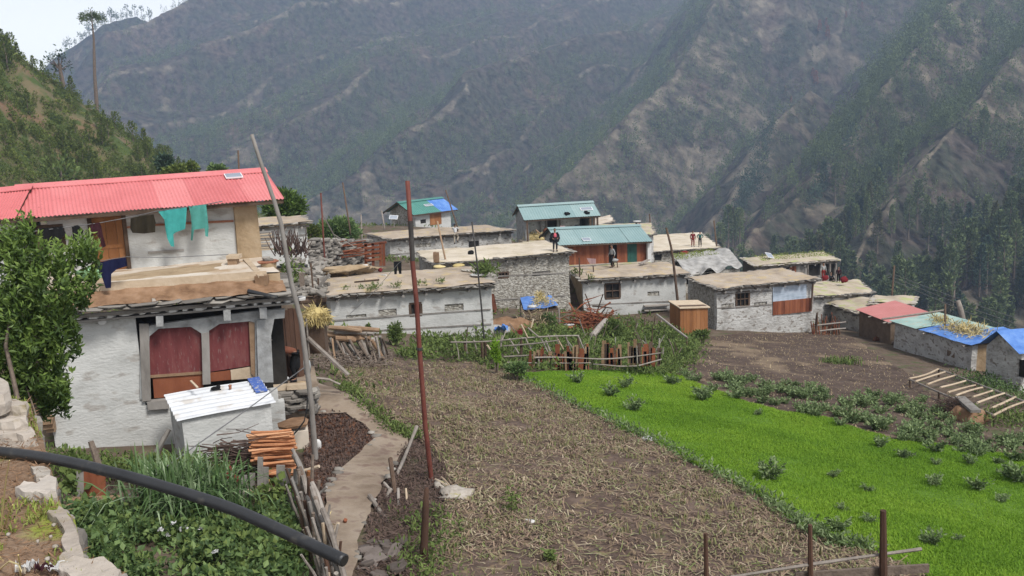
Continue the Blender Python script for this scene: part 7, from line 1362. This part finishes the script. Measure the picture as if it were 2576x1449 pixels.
for i in range(30):
    q = rng.random(); b = gp(757+q*92+rng.uniform(-6, 6), 1275+q*230); v = Vector((.42, -1, 0)).normalized(); h = rng.uniform(.3, .95); l = rng.uniform(.4, .9); mb = MB(); mb.stick(b+UP*(h-rng.uniform(.1, .4))+v*l, b+UP*(h+rng.uniform(-.1, .5))-v*l, rng.uniform(.03, .06), rng.uniform(.03, .05), .05, 7, seg=5); mb.build('log', M[rng.choice(['driftwood', 'bark', 'greywood', 'driftwood', 'oldplank'])], t)
for c in ((545,860),(530,880)): mb = MB(); p = at(*zs(*c), dS-.15); mb.leaves(np.array(p)+nr.normal(size=(60, 3))*np.array([.12, .08, .05]), .14, .2, .2); mb.build('straw_binding', M['hay'], t)
zq = lambda x, y: (872+.2592*x, 1073.3+.2592*y)
t = thing('stick_fence', gp(985, 1300), 'loose open fence of poles and stakes along the right of the path', 'fence')
def qf(a, b, r, m, d0, d1, nm='stick'): mb = MB(); mb.stick(at(*zq(*a), d0), at(*zq(*b), d1), r, r*.9, .015, 7); mb.build(nm, M[m], t)
qf((680,0),(480,480),.045,'driftwood',23.5,21.5,'long_pole'); qf((425,310),(530,1150),.055,'darkwood',21,18.6,'stake'); qf((220,670),(700,1440),.05,'driftwood',19.5,16.6,'long_pole'); qf((430,1100),(660,1440),.06,'splitwood',18,16.8,'split_pole')
qf((430,600),(320,830),.045,'driftwood',20,19.6); qf((575,600),(590,850),.025,'palewood',19.8,19.3); qf((590,850),(555,1150),.025,'palewood',19.3,18.6); qf((430,680),(415,850),.02,'white',19.7,19.4); qf((500,600),(520,1140),.035,'driftwood',19.8,18.6); qf((360,540),(430,620),.03,'driftwood',20.2,20); qf((590,1040),(600,1160),.05,'greywood',18.8,18.6)
mb = MB(); P = [at(1073, 1226, 16.2), at(1071, 1280, 16.2), at(1066, 1390, 16.2), at(1064, 1500, 16.2)]; P.append(Vector((P[-1].x, P[-1].y, g1(P[-1].x, P[-1].y)-.3))); mb.tube(P, [.04, .065, .075, .085, .09], 8); tag(mb.build('stout_post', M['oldplank'], smooth=True), 'stout dark red brown post in front of the rusty pole foot', 'post')
for i in range(26):
    x, y = zq(rng.uniform(150, 520), rng.uniform(1140, 1449)); mb = MB(); mb.slab(gp(x, y, .05+.1*rng.random()), rng.uniform(.10, .26), rng.uniform(.08, .16), rng.uniform(.04, .1), rng.uniform(0, 3), (rng.uniform(-.3, .3), rng.uniform(-.3, .3))); tag(mb.build('broken_slab', M['darkslab']), 'broken dark slab in the heap at the bottom of the path', 'slab', 'broken slabs beside the path')
# right front fence
t = thing('post_fence', gp(2040, 1449), 'simple fence of dark posts with two rails in the lower right foreground', 'fence'); dN = 13.2
for x, y, r in ((1775,1342,.04),(2038,1320,.042),(2222,1284,.06)): mb = MB(); a = at(x, y, dN); b = at(x+8, 1560, dN); b.z = g1(b.x, b.y)-.4; mb.tube([a, a.lerp(b, .3), b], [r*.75, r, r*1.15], 7); mb.build('post', M['oldplank'], t)
mb = MB(); mb.stick(at(1780, 1462, dN-.1), at(2318, 1381, dN+.1), .022, .026, .006); mb.build('rail', M['driftwood'], t); mb = MB(); mb.bar(at(2000, 1450, dN+.06), at(2336, 1429, dN+.1), .05, .13); mb.build('lower_plank', M['bark'], t)
mb = MB(); b = gp(1405, 1449); mb.stick(b-UP*.3, at(1407, 1418, b.y), .05, .04, .02); tag(mb.build('stake', M['darkwood']), 'short dark stake at the bottom middle edge of the brown field', 'stake')
# ---------------------------------------------------------------- people
SKINS = []
def skin_obj(name, verts, edges, m, parent, root=0, sub=1):
    me = bpy.data.meshes.new(name); me.from_pydata([v[:3] for v in verts], edges, []); o = bpy.data.objects.new(name, me); COL.objects.link(o); o.parent = parent
    sk = o.modifiers.new('Skin', 'SKIN'); sk.use_smooth_shade = True
    if not me.skin_vertices: raise RuntimeError('no skin layer')
    for i, v in enumerate(verts): me.skin_vertices[0].data[i].radius = (v[3], v[3] if len(v) < 5 else v[4]); me.skin_vertices[0].data[i].use_root = (i == root)
    s = o.modifiers.new('Sub', 'SUBSURF'); s.levels = s.render_levels = sub; me.materials.append(m); SKINS.append(o); return o
def person(label, pos, yaw, H, shirt, trousers, pose='stand', hair='hair', sleeves=None, skirt=False, category='person', vest=None, bare_leg=False):
    t = thing('person', pos, label, category, None); t.rotation_euler = (0, 0, yaw); k = H
    J = dict(pel=(0, 0, .53), che=(0, .005, .70), nek=(0, .0, .83), hed=(0, -.012, .905), top=(0, 0, .965), hipL=(.055, 0, .50), hipR=(-.055, 0, .50), kneL=(.065, -.01, .275), kneR=(-.065, -.01, .275), ankL=(.07, .015, .045), ankR=(-.07, .015, .045), toeL=(.08, -.085, .02), toeR=(-.08, -.085, .02),
        shoL=(.105, .01, .79), shoR=(-.105, .01, .79), elbL=(.15, .03, .62), elbR=(-.15, .03, .62), wriL=(.155, -.03, .475), wriR=(-.155, -.03, .475))
    P = {}
    if pose == 'bend': P = dict(pel=(0, .05, .53), che=(0, -.10, .62), nek=(0, -.235, .63), hed=(0, -.31, .60), top=(0, -.365, .575), hipL=(.055, .05, .50), hipR=(-.055, .05, .50), kneL=(.07, -.02, .28), kneR=(-.07, .03, .28), shoL=(.105, -.20, .62), shoR=(-.105, -.20, .62), elbL=(.13, -.20, .44), elbR=(-.13, -.21, .44), wriL=(.10, -.27, .30), wriR=(-.09, -.27, .30))
    if pose == 'walk': P = dict(kneL=(.06, -.08, .28), ankL=(.065, -.06, .05), toeL=(.07, -.16, .025), kneR=(-.06, .03, .28), ankR=(-.065, .13, .06), toeR=(-.07, .04, .02), elbL=(.14, .07, .62), wriL=(.14, .03, .48), wriR=(-.14, -.10, .50), elbR=(-.15, -.0, .63))
    if pose == 'akimbo': P = dict(elbL=(.20, .04, .65), wriL=(.11, -.06, .56), elbR=(-.2, .04, .65), wriR=(-.11, -.06, .56))
    if pose == 'carry': P = dict(elbL=(.20, -.02, .82), wriL=(.15, -.03, .99), elbR=(-.19, .02, .66), wriR=(-.13, -.06, .54))
    if pose == 'climb': P = dict(che=(.03, -.07, .70), nek=(.05, -.12, .82), hed=(.055, -.14, .895), top=(.06, -.14, .955), shoL=(.15, -.10, .78), shoR=(-.06, -.10, .79), elbL=(.21, -.2, .72), wriL=(.20, -.30, .70), elbR=(-.12, -.2, .71), wriR=(-.09, -.3, .70), kneR=(-.07, -.14, .34), ankR=(-.07, -.06, .14), toeR=(-.07, -.15, .10))
    if pose == 'sit': P = {q: (v[0], v[1], v[2]-.44) for q, v in J.items()}; P.update(kneL=(.08, -.22, .20), kneR=(-.08, -.22, .20), ankL=(.05, -.26, .03), ankR=(-.05, -.26, .03), toeL=(.05, -.34, .02), toeR=(-.05, -.34, .02), wriL=(.08, -.2, .2), wriR=(-.08, -.2, .2), elbL=(.14, -.05, .19), elbR=(-.14, -.05, .19))
    J.update(P); V = []; E = []; I = {}
    def v(n, p, r): I[n] = len(V); V.append((p[0]*k, p[1]*k, p[2]*k, r*k)); return I[n]
    def e(a, b): E.append((I[a], I[b]))
    v('pel', J['pel'], .062); v('che', J['che'], .068); v('nek', J['nek'], .030); v('hed', J['hed'], .046); v('top', J['top'], .040); e('pel', 'che'); e('che', 'nek'); e('nek', 'hed'); e('hed', 'top')
    up = Vector(J['top'])-Vector(J['nek']); up.normalize(); fw = Vector((0, -1, 0)); fw = (fw-up*fw.dot(up)).normalized() if pose != 'bend' else Vector((0, -.5, -.85))
    v('nose', Vector(J['hed'])+fw*.062-up*.005, .010); e('hed', 'nose')
    for S, sg in (('L', 1), ('R', -1)):
        v('sho'+S, J['sho'+S], .030); v('elb'+S, J['elb'+S], .022); v('wri'+S, J['wri'+S], .015); e('che', 'sho'+S); e('sho'+S, 'elb'+S); e('elb'+S, 'wri'+S)
        v('hip'+S, J['hip'+S], .050); v('kne'+S, J['kne'+S], .034); v('ank'+S, J['ank'+S], .024); v('toe'+S, J['toe'+S], .018); e('pel', 'hip'+S); e('hip'+S, 'kne'+S); e('kne'+S, 'ank'+S); e('ank'+S, 'toe'+S)
        d = (Vector(J['wri'+S])-Vector(J['elb'+S])).normalized(); pa = Vector(J['wri'+S])+d*.045; v('palm'+S, pa, .016); e('wri'+S, 'palm'+S); sd = d.cross(Vector((1, 0, 0))).normalized(); nb = d.cross(sd)
        for q in range(4):
            o = sd*((q-1.5)*.011); l = (.034, .042, .040, .030)[q]; v(f'f{S}{q}', pa+o+d*l*.55, .0052); v(f'g{S}{q}', pa+o*1.15+d*l+nb*.010, .0044); e('palm'+S, f'f{S}{q}'); e(f'f{S}{q}', f'g{S}{q}')
        v('th'+S, pa-d*.02+sd*.026, .0055); e('palm'+S, 'th'+S)
        v('ear'+S, Vector(J['hed'])+Vector((sg*.052, 0, 0)), .010); e('hed', 'ear'+S)
    skin_obj('body', V, E, M['skin'], t)
    def part(name, names, rad, edges, m, grow=0):
        vs = [(J[n][0]*k, J[n][1]*k, J[n][2]*k, r*k) for n, r in zip(names, rad)]; skin_obj(name, vs, [(names.index(a), names.index(b)) for a, b in edges], M[m], t)
    jm = dict(J); mid = lambda a, b, q: tuple(J[a][i]+(J[b][i]-J[a][i])*q for i in range(3))
    for S in 'LR': J['cuf'+S] = mid('elb'+S, 'wri'+S, .88); J['hem'+S] = mid('kne'+S, 'ank'+S, .92)
    J['col'] = mid('che', 'nek', .72); J['wai'] = mid('pel', 'che', -.12)
    part('shirt', ['wai', 'che', 'col', 'shoL', 'elbL', 'cufL', 'shoR', 'elbR', 'cufR'], [.076, .083, .052, .040, .033, .027, .040, .033, .027], [('wai', 'che'), ('che', 'col'), ('che', 'shoL'), ('shoL', 'elbL'), ('elbL', 'cufL'), ('che', 'shoR'), ('shoR', 'elbR'), ('elbR', 'cufR')], sleeves or shirt)
    if sleeves: J['vb'] = mid('pel', 'che', .1); part('vest', ['vb', 'che', 'col'], [.090, .098, .066], [('vb', 'che'), ('che', 'col')], shirt)
    if skirt: J['sk'] = ((J['kneL'][0]+J['kneR'][0])/2, (J['kneL'][1]+J['kneR'][1])/2, J['kneL'][2]-.12); part('skirt', ['pel', 'sk'], [.085, .125], [('pel', 'sk')], trousers)
    part('trousers', ['pel', 'hipL', 'kneL', 'hemL', 'hipR', 'kneR', 'hemR'], [.074, .060, .046, .038, .060, .046, .038], [('pel', 'hipL'), ('hipL', 'kneL'), ('kneL', 'hemL'), ('pel', 'hipR'), ('hipR', 'kneR'), ('kneR', 'hemR')], trousers)
    h = (Vector(J['hed'])*.45+Vector(J['top'])*.55-fw*.014)*k; mb = MB(); base = Vector(pos); mb.rock(base+h, .052*k, .056*k, .050*k, rough=.06, nu=12, nv=8); mb.build('hair', M[hair], t, smooth=True)
    for sg in (1, -1): mb = MB(); mb.rock(base+(Vector(J['hed'])+fw*.047+Vector((sg*.018, 0, 0))+up*.012)*k, .006*k, .005*k, .005*k, rough=0, nu=6, nv=4); mb.build('eye', M['hair'], t)
    for S in 'LR': mb = MB(); a = (Vector(J['ank'+S])-Vector((0, 0, .022)))*k+base; b = Vector(J['toe'+S])*k+base; mb.tube([a+Vector((0, .02*k, 0)), a, b], [.026*k, .030*k, .022*k], 8); mb.build('shoe', M['c_dark'], t, smooth=True)
    return t
cam_yaw = 0.0
pz = lambda x, y, d, z: Vector((at(x, y, d).x, d, z))
person('person bending over a basin in a rust brown jacket and black skirt on the porch', pz(742, 955, 25.9, PFZ-.03), -1.35, 1.52, 'c_rust', 'c_black', 'bend', skirt=True)
mb = MB(); p = pz(703, 935, 25.6, PFZ+.0); mb.tube([p, p+UP*.03, p+UP*.14, p+UP*.145, p+UP*.06], [.14, .16, .24, .23, .13], 16); tag(mb.build('basin', M['frame_white'], smooth=True), 'shallow silvery basin in front of the bending person', 'basin')
mb = MB(); p = pz(770, 925, 26.6, PFZ); mb.tube([p, p+UP*.2, p+UP*.34], [.12, .15, .13], 12); tag(mb.build('bucket', M['c_grey'], smooth=True), 'pale bucket behind the bending person', 'bucket')
mb = MB(); p = pz(757, 957, 25.4, PFZ); mb.rock(p+UP*.05, .14, .09, .06, rough=.2); tag(mb.build('stone', M['mudwall'], smooth=True), 'small tan stone at the porch edge below the bending person', 'stone')
p = rp(F_tall, 1397, 632, .04); person('person in a red vest with black sleeves standing on the pale tall house roof', p, .2, 1.48, 'c_pinkv', 'c_dark', 'akimbo', sleeves='c_black')
p = rp(F_h1, 1540, 672, .05); person('person in a grey shirt and dark trousers walking on the roof of the plank house', p, -1.2, 1.60, 'c_grey', 'c_black', 'walk')
hd = at(1601, 560, 79); person('person in a pinkish red top carrying a white tray on the head', Vector((hd.x, 79, hd.z-1.50)), .5, 1.52, 'c_pinkv', 'c_dark', 'carry')
t = thing('tray', Vector((hd.x, 79, hd.z+.03)), 'round white tray carried on the head of the person behind the teal roof', 'tray'); mb = MB(); c = Vector((hd.x+.05, 79, hd.z+.06)); mb.tube([c-UP*.05, c, c+UP*.07, c+UP*.075], [.22, .27, .34, .33], 16); mb.build('bowl', M['white'], t, smooth=True)
p = rp(F_rb, 1743, 620, .06); person('person in a red jacket and dark trousers on the farthest flat roof', p, .1, 1.58, 'c_red', 'c_dred', 'stand')
p = rp(F_rb, 1761, 620, .06); person('person in a teal jacket and black trousers beside the one in red', p, -.4, 1.52, 'c_teal', 'c_dark', 'akimbo')
p = at(1147, 614, 72.6); person('person in white leaning against the wall of the far long house', p, 2.9, 1.58, 'c_white', 'c_cream', 'climb')
p = rp(F_r1, 2071, 703, .05); person('person in a pale shirt standing before the grassy slate roofed porch', p, .2, 1.30, 'c_grey', 'c_dred', 'stand')
p = rp(F_r1, 2109, 709, .05); person('child in dark red clothes standing at the roof edge near the slope', p, -.6, 1.16, 'c_maroon', 'c_black', 'stand')
p = rp(F_r1, 2090, 706, .05); person('child in black sitting between the two standing people on the roof', p, .3, 1.2, 'c_dark', 'c_black', 'sit')
dg = bpy.context.evaluated_depsgraph_get(); dg.update()
for o in SKINS:
    me = bpy.data.meshes.new_from_object(o.evaluated_get(dg)); o.modifiers.clear(); old = o.data; o.data = me
# ---------------------------------------------------------------- haze
mb = MB(); zl = min(ZMIN, float(gz(0., 300.)), -310)-3; zh = ZMAX+32; mb.box((0, 820, (zl+zh)/2), (1180, 920, (zh-zl)/2)); hz = mb.build('haze', M['white'], loc=(0, 0, 0)); struct(hz, 'stuff', 'thin blue haze in the valley air')
hm = bpy.data.materials.new('haze'); hm.use_nodes = True; N = hm.node_tree.nodes; N.remove(N['Principled BSDF'])
pv = N.new('ShaderNodeVolumePrincipled'); pv.inputs['Color'].default_value = (.55, .71, 1.0, 1); pv.inputs['Density'].default_value = .00032; pv.inputs['Anisotropy'].default_value = .2
hm.node_tree.links.new(pv.outputs[0], N['Material Output'].inputs['Volume']); hz.data.materials.clear(); hz.data.materials.append(hm)
SC.cycles.volume_bounces = 1
